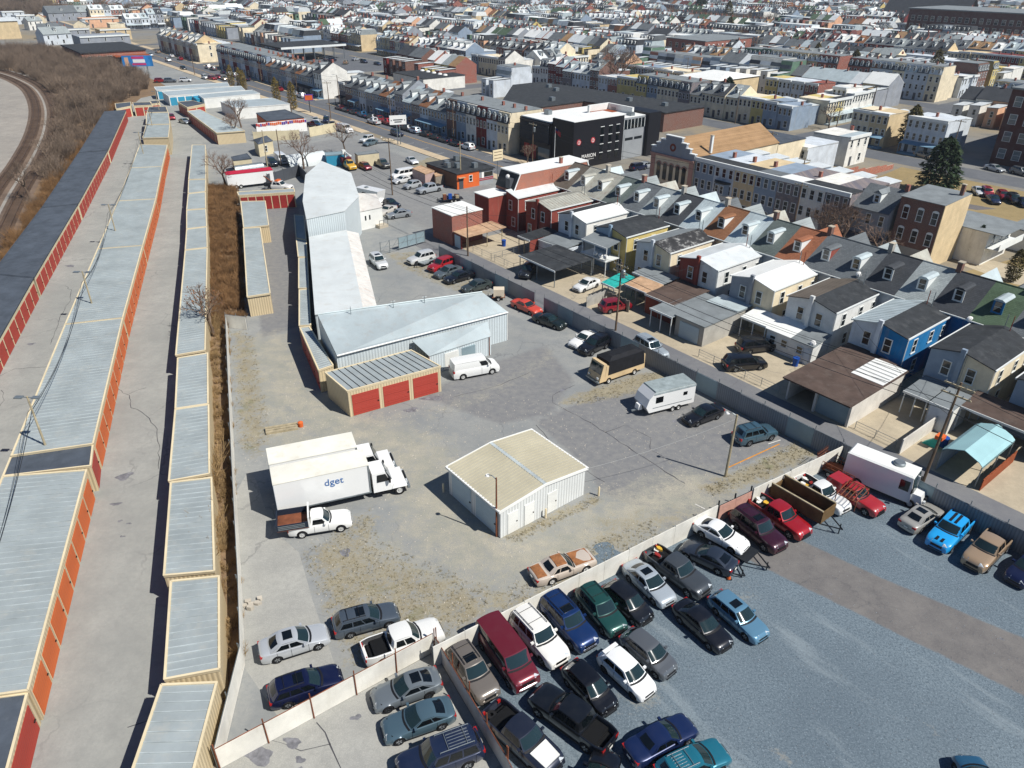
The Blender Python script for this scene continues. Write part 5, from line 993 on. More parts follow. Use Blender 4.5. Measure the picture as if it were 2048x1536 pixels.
row_house(2, 'green shingle roofed house with blue dormer and stained grey rear wall', 'sh_green', 'rf_black', 'wall_greyblue', 'wall_blue', dormer='wall_blue', cheek='sh_green', ur=25.3, dish_at=(-1.7, 27.6, 6.4))
row_house(3, 'grey shingled house with dark wing roof and cream side wall', 'sh_grey', 'rf_black', 'wall_cream', 'wall_grey', ur=25.3, chim='brick_brown')
row_house(4, 'blue-grey house with dark wing at the cut-off end of the row', 'sh_dark', 'rf_black', 'wall_greyblue', 'wall_grey', ur=33.7)
row_house(5, 'last house of the row with pale wing wall at the frame edge', 'sh_grey', 'rf_grey', 'wall_cream', 'wall_grey', ur=33.7)
# brick mansard house at the row end and its red outbuilding
t = gthing('mansard_house', 'tall brick house with white flat top and black mansard slope at the row end', 'house', -55.8, 0)
b = MB(); b.prism([(-2.6, 19.2), (2.6, 19.2), (2.6, 37.5), (-2.6, 37.5)], -.05, 6.6); b.poly([(2.6, 19.2, 6.6), (2.6, 37.5, 6.6), (2.6, 36.3, 9.1), (2.6, 20.4, 9.1)]); b.poly([(-2.6, 37.5, 6.6), (-2.6, 19.2, 6.6), (-2.6, 20.4, 9.1), (-2.6, 36.3, 9.1)]); b.build('wall', 'brick_orange', t)
b = slope([(-2.62, 19.1, 6.55), (2.6, 19.1, 6.55), (2.6, 20.35, 9.15), (-2.62, 20.35, 9.15)]); b.extr([(2.6, 37.6, 6.55), (-2.62, 37.6, 6.55), (-2.62, 36.4, 9.15), (2.6, 36.4, 9.15)], (0, 0, -.1)); b.build('mansard_slope', 'rf_black', t)
b = MB(); b.box(-2.7, 2.66, 20.2, 36.5, 9.12, 9.3); b.build('roof', 'mr_bright', t); b = MB(); b.extr([(2.62, 19.0, 6.5), (2.62, 20.35, 9.1), (2.62, 20.55, 9.1), (2.62, 19.25, 6.5)], (.08, 0, 0)); b.extr([(2.62, 37.5, 6.5), (2.62, 36.4, 9.1), (2.62, 36.15, 9.1), (2.62, 37.25, 6.5)], (.08, 0, 0)); b.build('rake_trim', 'frame_white', t)
b = MB(); b.box(.4, 1.6, 19.0, 20.3, 6.7, 8.3); b.build('dormer', 'frame_dark', t); chimney(t, 1.2, 31, 9.2, 10.3); dish(t, .5, 19.3, 8.6)
b = MB(); b.prism([(-2.6, 14.5), (1.5, 14.5), (1.5, 19.18), (-2.6, 19.18)], -.05, 5.8); b.build('rear_wing', 'wall_red', t); b = MB(); b.box(-2.75, 1.6, 14.35, 19.1, 5.82, 5.95); b.build('rear_wing_roof', 'mr_bright', t)
t = gthing('red_outhouse', 'square two-storey red brick outbuilding with flat white roof at the alley mouth', 'outbuilding', -54.6, 8.1)
b = MB(); b.box(-3.0, 2.9, -3.0, 3.1, -.05, 5.0); b.build('wall', 'brick_red', t); b = MB(); b.box(-3.1, 3.0, -3.1, 3.2, 5.0, 5.14); b.build('roof', 'mr_bright', t)
t = gthing('garden_porch', 'brown flat porch roof on timber posts beside the red outbuilding', 'porch', -49.5, 9.5); b = MB(); b.extr([(-2.1, -4.3, 2.5), (1.6, -4.3, 2.5), (2.0, 3.5, 2.8), (-2.1, 3.5, 2.8)], (0, 0, -.12)); b.build('roof', 'rust_sheet', t)
for x, y in ((1.3, -4), (1.4, 0), (1.5, 3)): b = MB(); b.tube((x, y, 0), (x, y, 2.5), .07); b.build('post', 'wood_pale', t)
b = MB(); b.box(-2.05, .1, -4.2, -4.1, 0, 2.4); b.build('shed_wall', 'wall_red', t); b = MB(); b.box(-1.8, -.2, -4.25, -4.2, .05, 2.1); b.build('door', 'pale_blue_door', t)
# back-yard roofs, carports, garages on the alley
def canopy(label, u0, u1, v0, v1, zr, zf, roof, post='galv', posts=True, name='carport', cat='carport', seam=0, walls=None, rot=0):
    t = gthing(name, label, cat, (u0 + u1) / 2, (v0 + v1) / 2, rot=rot); a, c = (u1 - u0) / 2, (v1 - v0) / 2
    q = [(-a, -c, zf), (a, -c, zf), (a, c, zr), (-a, c, zr)]; b = slope(q, .1); b.build('roof', roof, t); b = MB(); b.box(-a - .03, a + .03, -c - .05, -c + .03, zf - .22, zf + .02); b.build('fascia', 'frame_white', t)
    if seam: seams(t, q, seam, roof)
    if posts:
        for x, y in ((-a + .15, -c + .15), (a - .15, -c + .15), (0, -c + .15), (-a + .15, c - .15), (a - .15, c - .15)): b = MB(); b.tube((x, y, 0), (x, y, (zf if y < 0 else zr) - .1), .07); b.build('post', post, t)
    for w in (walls or ()):
        b = MB(); x0, x1, y0, y1 = {'l': (-a, -a + .15, -c + .1, c), 'r': (a - .15, a, -c + .1, c), 'b': (-a, a, c - .15, c), 'f': (-a, a, -c + .1, -c + .25)}[w[0]]; b.box(x0, x1, y0, y1, -.02, min(zf, zr) - .12); b.build('wall', w[1], t)
    return t
canopy('wide dark felt carport on thin posts over a parked car', -36.2, -28.0, 6.6, 14.2, 2.7, 2.6, 'rf_black', posts=True)
canopy('black corrugated porch roof on a red wall behind the red house', -43.2, -40.2, 12.0, 18.0, 3.0, 2.7, 'rf_black', 'wood_pale', walls=(('r', 'wall_red'),), seam=8)
canopy('grey-green felt shed roof with two white pipes behind the bright white wing', -40.0, -34.0, 13.6, 18.0, 3.0, 2.6, 'rf_grey', walls=(('f', 'wall_pale'), ('r', 'wall_pale')), name='back_shed', cat='shed')
canopy('raised balcony roof on white posts at the yellow wing', -31.6, -26.2, 15.0, 18.0, 5.3, 4.7, 'rf_grey', 'frame_white', name='balcony_roof', cat='balcony'); b = gthing('balcony_deck', 'white balcony floor with clutter below the grey balcony roof', 'balcony', -28.9, 16.5); q = MB(); q.box(-2.7, 2.7, -1.6, 1.4, 2.5, 2.68); q.build('floor', 'frame_white', b); [dish(b, x, -1.4, 3.3) for x in (.3, 1.4, 2.4)]
canopy('teal tarpaulin stretched over a yard beside the utility pole', -21.5, -19.0, 9.5, 13.5, 2.9, 2.3, 'tarp_teal', 'galv', name='tarpaulin', cat='tarpaulin')
canopy('rusty corrugated lean-to roof beside the teal tarpaulin', -18.8, -14.6, 11.3, 14.5, 2.9, 2.5, 'rust_sheet', 'galv', seam=14, name='lean_to', cat='lean-to')
canopy('grey patched low roof above the rusty lean-to', -20.5, -14.8, 14.6, 18.0, 3.1, 2.9, 'rf_grey', walls=(('f', 'wood_fence'),), name='lean_to', cat='lean-to')
canopy('brown-black low shed roof between rusty lean-to and pale canopy', -14.4, -9.4, 10.6, 17.8, 3.0, 2.7, 'rf_brown', walls=(('f', 'copper_brown'), ('l', 'wood_fence')), name='back_shed', cat='shed')
canopy('long pale metal canopy on posts beside the grey block garage', -11.0, -7.3, 7.9, 16.9, 2.9, 2.6, 'rf_grey', 'frame_white', seam=5)
t = gthing('block_garage', 'grey concrete-block garage with pale door on the alley', 'garage', -5.1, 11.5); b = MB(); b.box(-2.2, 2.2, -2.8, 6.4, -.05, 2.7); b.build('wall', 'concrete_wall', t); b = slope([(-2.35, -3, 2.8), (2.35, -3, 2.8), (2.35, 6.5, 3.0), (-2.35, 6.5, 3.0)]); b.build('roof', 'rf_grey', t); b = MB(); b.box(-1.5, 1.5, -2.86, -2.8, .05, 2.2); b.build('door', 'pale_blue_door', t)
b = slope([(-2.3, 3, 3.06), (2.3, 3.4, 3.06), (2.3, 6.5, 3.13), (-2.3, 6.5, 3.13)], .05); b.build('roof_patch', 'mr_pale', t)
canopy('white metal awning roof over a back door beside the block garage', -2.2, 1.6, 14.8, 18.0, 3.1, 2.7, 'mr_bright', 'frame_white', name='awning', cat='awning')
t = gthing('rear_extension', 'low white rear extension with split white and grey roof on the tan yard', 'extension', 4.9, 16.4); b = MB(); b.box(-3.1, 3.1, -1.6, 1.68, -.05, 2.6); b.build('wall', 'side_white', t); b = slope([(-3.3, -1.8, 2.62), (.2, -1.8, 2.62), (.2, 1.7, 3.2), (-3.3, 1.7, 3.2)]); b.build('roof', 'mr_bright', t); b = slope([(.21, -1.8, 2.6), (3.3, -1.8, 2.6), (3.3, 1.7, 3.18), (.21, 1.7, 3.18)]); b.build('roof', 'rf_grey', t)
[window(t, x, -1.6, 1.1, .7, .8) for x in (-2.2, -.6, 1.5)]; b = MB(); b.box(2.2, 2.9, -1.66, -1.6, 0, 2.0); b.build('door', 'frame_white', t); dish(t, 2.9, -1.5, 2.9)
t = gthing('twin_garage', 'long brown flat-roofed garage with white seamed patch and open bay on the alley', 'garage', 14.1, 11.5); 
for x0, x1 in ((-3.5, -3.3), (-.35, -.1), (3.45, 3.7)): b = MB(); b.box(x0, x1, -5.4, 5.2, -.05, 2.75); b.build('wall', 'block_white', t)
b = MB(); b.box(-3.5, 3.7, 5.0, 5.25, -.05, 2.75); b.build('wall', 'block_white', t); b = MB(); b.box(-.1, 3.45, -5.1, -5.0, 0, 2.5); b.build('door', 'gutter_blue', t); b = slope([(-3.8, -6.3, 2.9), (3.9, -6.3, 2.9), (3.9, 5.5, 3.05), (-3.8, 7, 3.05)], .16); b.build('roof', 'rf_brown', t)
q = [(.2, .2, 3.02), (3.75, .2, 3.02), (3.75, 5.3, 3.1), (.2, 5.3, 3.1)]; b = slope(q, .05); b.build('roof_patch', 'mr_bright', t); b = MB(); [b.box(.25, 3.7, y, y + .06, 3.07 + .015 * y, 3.10 + .015 * y) for y in (.9, 1.7, 2.5, 3.3, 4.1)]; b.build('patch_seams', 'rf_grey', t, kind='stuff')
t = gthing('metal_carport', 'pale blue arched metal carport beside a brown wooden fence', 'carport', 28.5, 9.6); b = MB(); P = [(-1.75, 2.1), (-1.75, 2.35), (-1.4, 2.65), (0, 3.2), (1.4, 2.65), (1.75, 2.35), (1.75, 2.1)]
for (x, z), (x2, z2) in zip(P, P[1:]): b.extr([(x, -3.6, z), (x2, -3.6, z2), (x2, 3.4, z2), (x, 3.4, z)], (0, 0, -.06))
b.build('roof', mat('carport_teal', '93b8bc', .5, var=.08), t); b = MB(); [b.tube((x, y, 0), (x, y, 2.2), .06) for x in (-1.72, 1.72) for y in (-3.5, 0, 3.3)]; b.build('posts', 'galv', t, kind='stuff'); b = MB(); b.box(-1.78, -1.7, -3.4, 3.4, 0, 2.1); b.build('side_wall', 'wall_greyblue', t)
t = gthing('wooden_fence', 'low brown wooden fence beside the arched carport', 'fence', 30.7, 9.6)
for k in range(24): b = MB(); b.box(-.04, .04, -3.6 + k * .3, -3.32 + k * .3, 0, 1.25 + .03 * (k % 3)); b.build('board', 'wood_red', t)
canopy('brown porch roof with pale satellite dishes at the grey stained house', 24.5, 32.5, 14.2, 18.0, 3.3, 2.9, 'rf_brown', 'frame_white', name='porch_roof', cat='porch', walls=(('r', 'wall_greyblue'),))
canopy('small grey shed roof on posts behind the stained grey rear wall', 19.4, 22.0, 13.2, 17.8, 2.9, 2.6, 'rf_grey', 'frame_white', name='back_shed', cat='shed'); canopy('small white utility shed with grey roof beside the stained house', 22.3, 24.6, 12.6, 16.6, 3.2, 2.9, 'rf_grey', posts=False, walls=(('l', 'wall_white'), ('r', 'wall_white'), ('f', 'wall_pale'), ('b', 'wall_pale')), name='back_shed', cat='shed')
t = gthing('yard_wall', 'white board wall between two tan concrete yards', 'wall', 23.4, 9.4)
for k in range(8): b = MB(); b.box(-.06, .06, -3.6 + k * .9, -2.71 + k * .9, 0, 1.7); b.build('panel', 'block_white', t)
t = gthing('board_fence', 'weathered grey board fence between the dark red car and the lean-to', 'fence', -17.3, 9.0, rot=.0)
for k in range(14): b = MB(); b.box(-2.4 + k * .3, -2.12 + k * .3, -.04, .04, 0, 1.6 + .08 * (k % 3)); b.build('board', 'wood_fence', t)
t = gthing('board_fence', 'pale grey board fence beside the white sedan', 'fence', -20.3, 7.8, rot=math.pi / 2)
for k in range(14): b = MB(); b.box(-2.1 + k * .3, -1.82 + k * .3, -.04, .04, 0, 1.5 + .06 * (k % 3)); b.build('board', 'concrete_wall', t)
def wire_fence(label, pts, h=1.1, m='galv', step=2.2, wires=3, name='wire_fence'):
    t = gthing(name, label, 'fence', *pts[0]); q = [(p[0] - pts[0][0], p[1] - pts[0][1]) for p in pts]
    for a, c in zip(q, q[1:]):
        n = max(1, round(math.dist(a, c) / step))
        for k in range(n + 1): p = lerp(a, c, k / n); b = MB(); b.tube((*p, 0), (*p, h), .035); b.build('post', m, t)
        for k in range(wires): b = MB(); b.tube((*a, h * (k + 1) / wires - .02), (*c, h * (k + 1) / wires - .02), .015 if k < wires - 1 else .025, None, 4); b.build('rail', m, t)
wire_fence('low wire fence round the tan yard behind the red house', [(-47.5, 6.2), (-42.6, 6.2), (-42.6, 13)]); wire_fence('low wire fence at the yard edge beside the wide carport', [(-41.8, 6.3), (-37.0, 6.3), (-37, 12)]); wire_fence('wire fence along the tan yard of the black minivans', [(-1.5, 6.4), (9.5, 6.4)], 1.0); wire_fence('bent wire fence in front of the white board wall', [(18.4, 6.6), (22.6, 6.6)], .9)
for j, (u, v, lab) in enumerate(((-46.6, 11.8, 'blue plastic barrel under the brown porch roof'), (6.9, 13.6, 'blue bin beside the back steps of the white extension'), (25.4, 10.5, 'dark blue bin beside the pile of plastic toys'))):
    t = gthing('plastic_bin', lab, 'bin', u, v); b = MB(); b.lathe([(.02, 0), (.32, 0), (.36, .9), (.38, .95), (.02, 1.0)], (0, 0, 0), 'z', 12); b.build('drum', mat('bin_blue', '1c4a9a', 0.5, var=0.05), t, True); b = MB(); b.lathe([(.02, .12), (.39, .1), (.39, 0), (.36, -.02)], (0, 0, .97), 'z', 12); b.build('lid', 'bin_blue', t, True)
t = gthing('toy_slide', 'pile of teal and orange plastic play toys on the tan yard', 'toys', 24.7, 9.8); b = MB(); b.extr([(-.9, -.3, 0), (.2, -.3, 1.1), (.5, -.3, 1.1), (.5, -.3, 0)], (0, .6, 0)); b.build('slide', 'tarp_teal', t); b = MB(); b.box(.1, .8, -.5, .4, 1.12, 1.5); b.build('roof', 'orange_paint', t); b = MB(); b.lathe([(.02, .5), (.5, .45), (.55, 0)], (1.5, .2, 0), 'z', 10); b.build('pool', 'tarp_teal', t)
# ================================================================ the town across the road
def letters(t, text, x, y, z, size, m, rot=(math.pi / 2, 0, 0), name='lettering', align='CENTER', ext=.02):
    c = bpy.data.curves.new(name, 'FONT'); c.body = text; c.size = size; c.extrude = ext; c.align_x = align; c.align_y = 'CENTER'; c.materials.append(MATS[m]); q = bpy.data.objects.new(name, c); COL.objects.link(q); me = bpy.data.meshes.new_from_object(q.evaluated_get(bpy.context.evaluated_depsgraph_get())); bpy.data.objects.remove(q); o = obj(name, me, t, (x, y, z), rot=rot, kind='stuff'); return o
# --- fire station: black boxes, glazed front, grey bay with door
t = gthing('fire_station', 'black modern fire station with slatted front, white flat roof and flag pole', 'fire station', -88, 55); 
b = MB(); b.box(-8.2, 3.2, 0, 25, -.05, 9.0); b.build('wall', 'station_black', t); b = MB(); b.box(-8.0, 3.0, .2, 24.8, 9.0, 9.25); b.build('roof', 'mr_bright', t)
b = MB(); b.box(3.2, 10.4, .3, 16, -.05, 10.2); b.build('corner_block', 'station_black', t); b = MB(); b.box(3.4, 10.2, .5, 15.8, 10.2, 10.3); b.build('corner_roof', 'mr_bright', t)
b = MB(); b.box(3.2, 10.0, 16, 23.8, -.05, 9.4); b.build('bay', 'station_grey', t); b = MB(); b.box(3.2, 9.9, 16.1, 23.7, 9.4, 9.5); b.build('bay_roof', 'mr_bright', t); b = MB(); b.box(3.0, 11.0, 23.8, 28, -.05, 10.0); b.build('end_block', 'station_black', t)
b = MB(); b.box(-7.4, 2.6, -.25, 0, 4.6, 8.4, 0); b.build('glazing', 'window_glass', t)
for k in range(34): b = MB(); x = -7.4 + k * 10 / 33; b.box(x - .05, x + .05, -.5, -.2, 4.5, 8.5); b.build('fin', 'frame_dark', t)
b = MB(); b.box(-7.6, 2.8, -.6, .0, 8.5, 8.75); b.box(-7.6, 2.8, -.6, .0, 4.2, 4.48); b.build('fin_rail', 'station_black', t, kind='stuff')
for x in (-6.4, -3.9): b = MB(); b.box(x, x + 1.9, -.06, .02, .1, 3.4); b.build('door', 'dark_red_door', t)
b = MB(); b.box(-1.2, 2.8, -.06, .02, .3, 3.2); b.build('shopfront', 'window_pale', t)
b = MB(); b.box(10.0, 10.06, 16.8, 23.2, .05, 5.6); b.build('bay_door', 'station_grey', t); b = MB(); b.box(10.0, 10.08, 16.4, 23.4, 6.9, 9.0); b.build('bay_glazing', 'window_glass', t)
for k in range(7): b = MB(); y = 16.4 + k * 1.16; b.box(10.06, 10.12, y - .06, y + .06, 6.9, 9.0); b.build('mullion', 'frame_white', t)
for y in (17.1, 20.2): b = MB(); b.box(10.06, 10.1, y, y + 2.6, 4.3, 4.9); b.build('door_light', 'window_glass', t)
for y in (8.6, 11.2, 13.6):
    for z in (1.2, 3.1, 5.0, 6.9): b = MB(); b.box(10.4, 10.45, y, y + .9, z, z + 1.5); b.build('slot_window', 'dark_glass', t); b = MB(); b.box(10.4, 10.46, y - .1, y + 1.1, z + 1.5, z + 1.62); b.build('lintel', 'frame_white', t)
for (x, y, r) in ((10.4, 2.0, math.pi / 2), (10.4, 6.3, math.pi / 2)):
    e = MB(); e.lathe([(.02, .04), (.62, .04), (.68, 0)], (0, 0, 0), 'y', 24); o = e.build('emblem_disc', 'sign_red', t, loc=(x, y, 5.8), rotz=r + math.pi); e = MB(); e.lathe([(.34, .045), (.42, .05), (.42, .045)], (0, 0, 0), 'y', 20); e.box(-.05, .05, .04, .06, -.3, .3); e.build('mark', 'sign_white', o)
letters(t, 'MARION', 10.44, 5.2, 2.5, 1.15, 'sign_white', (math.pi / 2, 0, math.pi / 2)); b = MB(); b.box(10.4, 10.43, 3.4, 6.9, 1.72, 1.78); b.build('sign_rule', 'sign_white', t)
b = MB(); b.box(-1, 7.6, 21.4, 22, 9.5, 11.0); b.box(-1, -.4, 15, 21.4, 9.25, 11.0); b.build('roof_screen', 'mr_bright', t, kind='stuff'); b = MB(); b.box(-.3, 2.9, 15.2, 21.3, 9.26, 9.6); b.build('roof_well', 'wood_red', t)
for x, y in ((-3, 20), (1.5, 22), (8.5, 20), (-5, 6)): b = MB(); b.box(x - .8, x + .8, y - .6, y + .6, 9.25, 10.3); b.build('roof_unit', 'galv', t)
t = gthing('flag_pole', 'white flag pole with a small striped flag before the fire station', 'flag pole', -79.5, 51.5); b = MB(); b.tube((0, 0, 0), (0, 0, 9.5), .08, .05, 8); b.build('pole', 'frame_white', t, True); b = MB(); b.grid([[(.06 + .3 * k, .1 * math.sin(k), 9.3 - .12 * k) for k in range(7)], [(.06 + .3 * k, .1 * math.sin(k), 8.3 - .12 * k) for k in range(7)]]); f = b.build('flag', 'sign_red', t); b = MB()
b.grid([[(.06 + .3 * k, .1 * math.sin(k) - .02, 9.32 - .12 * k) for k in range(4)], [(.06 + .3 * k, .1 * math.sin(k) - .02, 8.85 - .12 * k) for k in range(4)]]); b.build('canton', mat('flag_blue', '1d2c5e', .8, var=0), f)
# --- stone hall with stepped gable and tan shingle roof
t = gthing('assembly_hall', 'stone hall with arched windows, stepped parapet and tan shingle roof', 'hall', -49.2, 55.2); 
b = MB(); b.box(-5.3, 5.3, 0, 27, -.05, 8.4); b.build('wall', 'wall_cream', t); b = slope([(5.5, .6, 8.4), (5.5, 27.2, 8.4), (0, 27.2, 11.6), (0, .6, 11.6)]); b.extr([(-5.5, 27.2, 8.4), (-5.5, .6, 8.4), (0, .6, 11.6), (0, 27.2, 11.6)], (0, 0, -.1)); b.build('roof', 'sh_tan', t); b = MB(); b.poly([(-5.3, 27, 8.4), (5.3, 27, 8.4), (0, 27, 11.5)][::-1]); b.poly([(-5.3, .6, 8.4), (5.3, .6, 8.4), (0, .6, 11.5)]); b.build('gable', 'wall_cream', t)
st = [(-5.4, 8.3), (-5.4, 9.4), (-4.2, 9.4), (-4.2, 10.2), (-3.2, 10.2), (-3.2, 11.0), (-2.0, 11.0), (-2.0, 11.9), (2.0, 11.9), (2.0, 11.0), (3.2, 11.0), (3.2, 10.2), (4.2, 10.2), (4.2, 9.4), (5.4, 9.4), (5.4, 8.3)]
b = MB(); b.extr([(x, -.15, z) for x, z in st], (0, .6, 0)); b.build('stepped_parapet', 'wall_grey', t)
for (x0, z0), (x1, z1) in zip(st[1:], st[2:-1]):
    if z0 == z1: b = MB(); b.box(x0 - .12, x1 + .12, -.25, .55, z0 + .002, z0 + .16); b.build('coping', 'frame_white', t)
b = MB(); b.box(-5.45, 5.45, -.35, .1, 7.9, 8.28); b.build('cornice', 'stone_pink', t)
for s in (-1, 1): b = MB(); b.box(min(s * 4.3, s * 5.35), max(s * 4.3, s * 5.35), -.12, .02, 0, 7.9); b.build('pilaster', 'stone_pink', t)
for k in range(5):
    x = -3.2 + k * 1.6; b = MB(); P = [(x - .48, 3.4), (x + .48, 3.4), (x + .48, 6.2)] + [(x + .48 * math.cos(a), 6.2 + .5 * math.sin(a)) for a in np.linspace(.3, math.pi - .3, 6)] + [(x - .48, 6.2)]; b.extr([(p, -.04, z) for p, z in P], (0, .1, 0)); w = b.build('arched_window', 'window_glass', t)
    b = MB(); Q = [(x + .62 * math.cos(a), 6.2 + .64 * math.sin(a)) for a in np.linspace(0, math.pi, 9)]; b.path([(p, -.06, z) for p, z in Q], .11, 5); b.build('arch', 'stone_pink', t)
b = MB(); b.lathe([(.35, -.2), (.75, -.2), (.75, 0)], (0, 0, 9.9), 'y', 16); b.build('round_vent', 'copper_brown', t); [MB().box(-4 + .29 * k, -3.8 + .29 * k, -.06, -.02, 2.4, 2.75).build('carved_letter', 'copper_brown', t) for k in range(28) if k not in (6, 14, 19)]
b = MB(); b.box(-3.8, 3.8, -.08, 0, .1, 2.0); b.build('entrance', 'frame_dark', t); chimney(t, 4.6, 5.5, 9, 12.2, 'frame_white', .5, .5)
b = MB(); b.box(-5.3, 5.4, 27, 37, -.05, 8.0); b.build('rear_block', 'wall_cream', t); b = MB(); b.box(-5.4, 5.5, 27.2, 37.1, 8.0, 8.2); b.build('rear_roof', 'tar_roof', t)
# --- generic town houses
TH = {}
def th_mesh(style, w, d, h, wing):
    k = (style, w, d, h, wing)
    if k in TH: return TH[k]
    a = w / 2; wall = MB(); roof = MB(); o = {}
    wall.prism([(-a, 0), (a, 0), (a, d), (-a, d)], -.05, h)
    if style == 'gable':
        rz = h + d * .30; wall.poly([(a, 0, h), (a, d, h), (a, d / 2, rz)]); wall.poly([(-a, d, h), (-a, 0, h), (-a, d / 2, rz)])
        roof.extr([(-a, -.35, h - .15), (a, -.35, h - .15), (a, d / 2, rz + .1), (-a, d / 2, rz + .1)], (0, 0, -.1)); roof.extr([(-a, d / 2, rz + .1), (a, d / 2, rz + .1), (a, d + .35, h - .15), (-a, d + .35, h - .15)], (0, 0, -.1))
        dm = MB(); y0 = d * .14; z0 = h + y0 * .6; z1 = z0 + 1.5; dm.prism([(-.6, y0), (.6, y0), (.6, d * .42), (-.6, d * .42)], z0 - .3, z1); dm.extr([(-.75, y0 - .2, z1), (0, y0 - .2, z1 + .55), (.75, y0 - .2, z1)], (0, d * .4, 0), 1); g = (0, y0 - .0, z0 + .15)
    elif style == 'mansard':
        rz = h + 2.5; roof.extr([(-a, -.25, h), (a, -.25, h), (a, .9, rz), (-a, .9, rz)], (0, .12, 0)); roof.extr([(a, d + .2, h), (-a, d + .2, h), (-a, d - .8, rz), (a, d - .8, rz)], (0, -.12, 0)); wall.prism([(-a + .02, .4), (a - .02, .4), (a - .02, d - .3), (-a + .02, d - .3)], h, rz - .1); roof.box(-a, a, .8, d - .7, rz - .05, rz + .1, 1)
        dm = MB(); y0 = -.1; z0 = h + .3; z1 = z0 + 1.4; [(dm.box(x - .5, x + .5, y0, 1.2, z0, z1), dm.extr([(x - .62, y0 - .12, z1), (x, y0 - .12, z1 + .4), (x + .62, y0 - .12, z1)], (0, 1.4, 0), 1)) for x in ((-a * .5, a * .5) if w > 3.8 else (0,))]; g = None
    else:
        rz = h; roof.extr([(-a, 0, h + .12), (a, 0, h + .12), (a, d, h - .25), (-a, d, h - .25)], (0, 0, -.2)); dm = MB(); dm.box(-a + .02, a - .02, -.35, .05, h - .45, h + .22); g = None
    o['wall'] = wall.mesh('wall', ['car_slot']); o['roof'] = roof.mesh('roof', ['car_slot', 'rf_grey']); o['dormer'] = dm.mesh('dormer' if style != 'flat' else 'cornice', ['car_slot', 'rf_grey'])
    if wing:
        q = MB(); a0, a1 = -a + .1, a * .3; q.prism([(a0, d), (a1, d), (a1, d + 7.5), (a0, d + 7.5)], -.05, h - 1.2); o['rear_wing'] = q.mesh('rear_wing', ['car_slot']); q = MB(); q.extr([(a0 - .1, d, h - .7), (a1 + .1, d, h - .9), (a1 + .1, d + 7.6, h - 1.1), (a0 - .1, d + 7.6, h - .9)], (0, 0, -.12)); o['wing_roof'] = q.mesh('wing_roof', ['car_slot'])
    TH[k] = (o, g, rz); return TH[k]
def porch_mesh(w):
    k = ('porch', w)
    if k not in TH: b = MB(); a = w / 2 - .05; b.extr([(-a, -1.9, 2.6), (a, -1.9, 2.6), (a, 0, 3.1), (-a, 0, 3.1)], (0, 0, -.1)); [b.box(x - .06, x + .06, -1.85, -1.73, 0, 2.5) for x in (-a + .1, a - .1)]; b.box(-a, a, -1.8, 0, 0, .4); TH[k] = b.mesh('porch', ['car_slot'])
    return TH[k]
WALLC = dict(white='wall_white', cream='wall_cream', grey='wall_grey', pale='wall_pale', red='brick_red', brown='brick_brown', tan='wall_tan', blue='wall_greyblue', stone='stone_mix', yellow='wall_yellow', green='wall_green', maroon='wall_dkred', peach='wall_peach')
ROOFC = dict(dark='sh_dark', grey='sh_grey', light='sh_light', brown='sh_brown', orange='sh_orange', green='sh_green', white='mr_white', bright='mr_bright', pale='mr_pale', black='rf_black', maroon='sh_maroon', tan='sh_tan')
RNAME = dict(dark='dark shingle', grey='grey shingle', light='light grey', brown='brown shingle', orange='orange shingle', green='green shingle', white='white metal', bright='bright white', pale='pale metal', black='black felt', maroon='maroon shingle', tan='tan shingle')
WNAME = dict(white='white', cream='cream', grey='grey', pale='pale grey', red='red brick', brown='brown brick', tan='tan', blue='blue-grey', stone='mixed stone', yellow='yellow', green='green', maroon='dark red', peach='peach')
SNAME = dict(gable='gabled house with a dormer', mansard='mansard-roofed house', flat='flat-roofed house')
def town_house(u, v, rot, style, w, d, h, wc, rc, wing, where, group, porch=None, wins=True, endside=None, label=None, back=False):
    M, g, rz = th_mesh(style, w, d, h, wing)
    t = gthing('town_house', label or '%s %s with %s roof %s' % (WNAME[wc], SNAME[style], RNAME[rc], where), 'house', u, v, group, rot)
    for n in ('wall', 'roof', 'dormer', 'rear_wing', 'wing_roof'):
        if n in M: slot(obj('cornice' if (n == 'dormer' and style == 'flat') else n, M[n], t), MATS[WALLC[wc] if n in ('wall', 'rear_wing') else (ROOFC[rc] if n in ('roof',) else ('mr_white' if n == 'wing_roof' else 'frame_white'))])
    if porch: slot(obj('porch', porch_mesh(w), t), MATS[porch])
    if wins:
        a = w / 2; n = 3 if w > 4.35 else 2; hs = [(h - 2.3, 1.5)] + ([(h - 5.2, 1.5)] if h > 7.5 else [])
        for z, hh in hs:
            for k in range(n): window(t, -a + w * (k + .5) / n, -.0, z, .7, hh, arch=(style == 'flat' and wc in ('red', 'brown')))
        window(t, a * .35, 0, .9, .9, 1.6); b = th_mesh_door(); obj('door', b, t, (-a * .5, 0, 0))
        if g: window(t, g[0], g[1], g[2], .6, 1.0)
        if style == 'mansard': [window(t, x, -.1, h + .45, .55, 1.0) for x in ((-a * .5, a * .5) if w > 3.8 else (0,))]
        if wing and back:
            window(t, -a * .4, d + 7.5, h - 3.6, .7, 1.4, '+y'); window(t, -a * .4, d + 7.5, .9, .7, 1.4, '+y'); window(t, a * .65, d, h - 2.4, .6, 1.3, '+y')
        if endside:
            for z in (h - 2.3, h - 5.2):
                if z > .5: window(t, a if endside == '+x' else -a, d * .5, z, .7, 1.4, endside)
    if random.Random(round(u * 7 + v)).random() < .5: chimney(t, w / 2 - .3, d * .5, h - .2, rz + 1.0, 'brick_red', .5, .6, False)
    return t
def th_mesh_door():
    if 'door' not in TH: b = MB(); b.box(-.45, .45, -.05, .02, .1, 2.2); TH['door'] = b.mesh('door', ['frame_dark'])
    return TH['door']
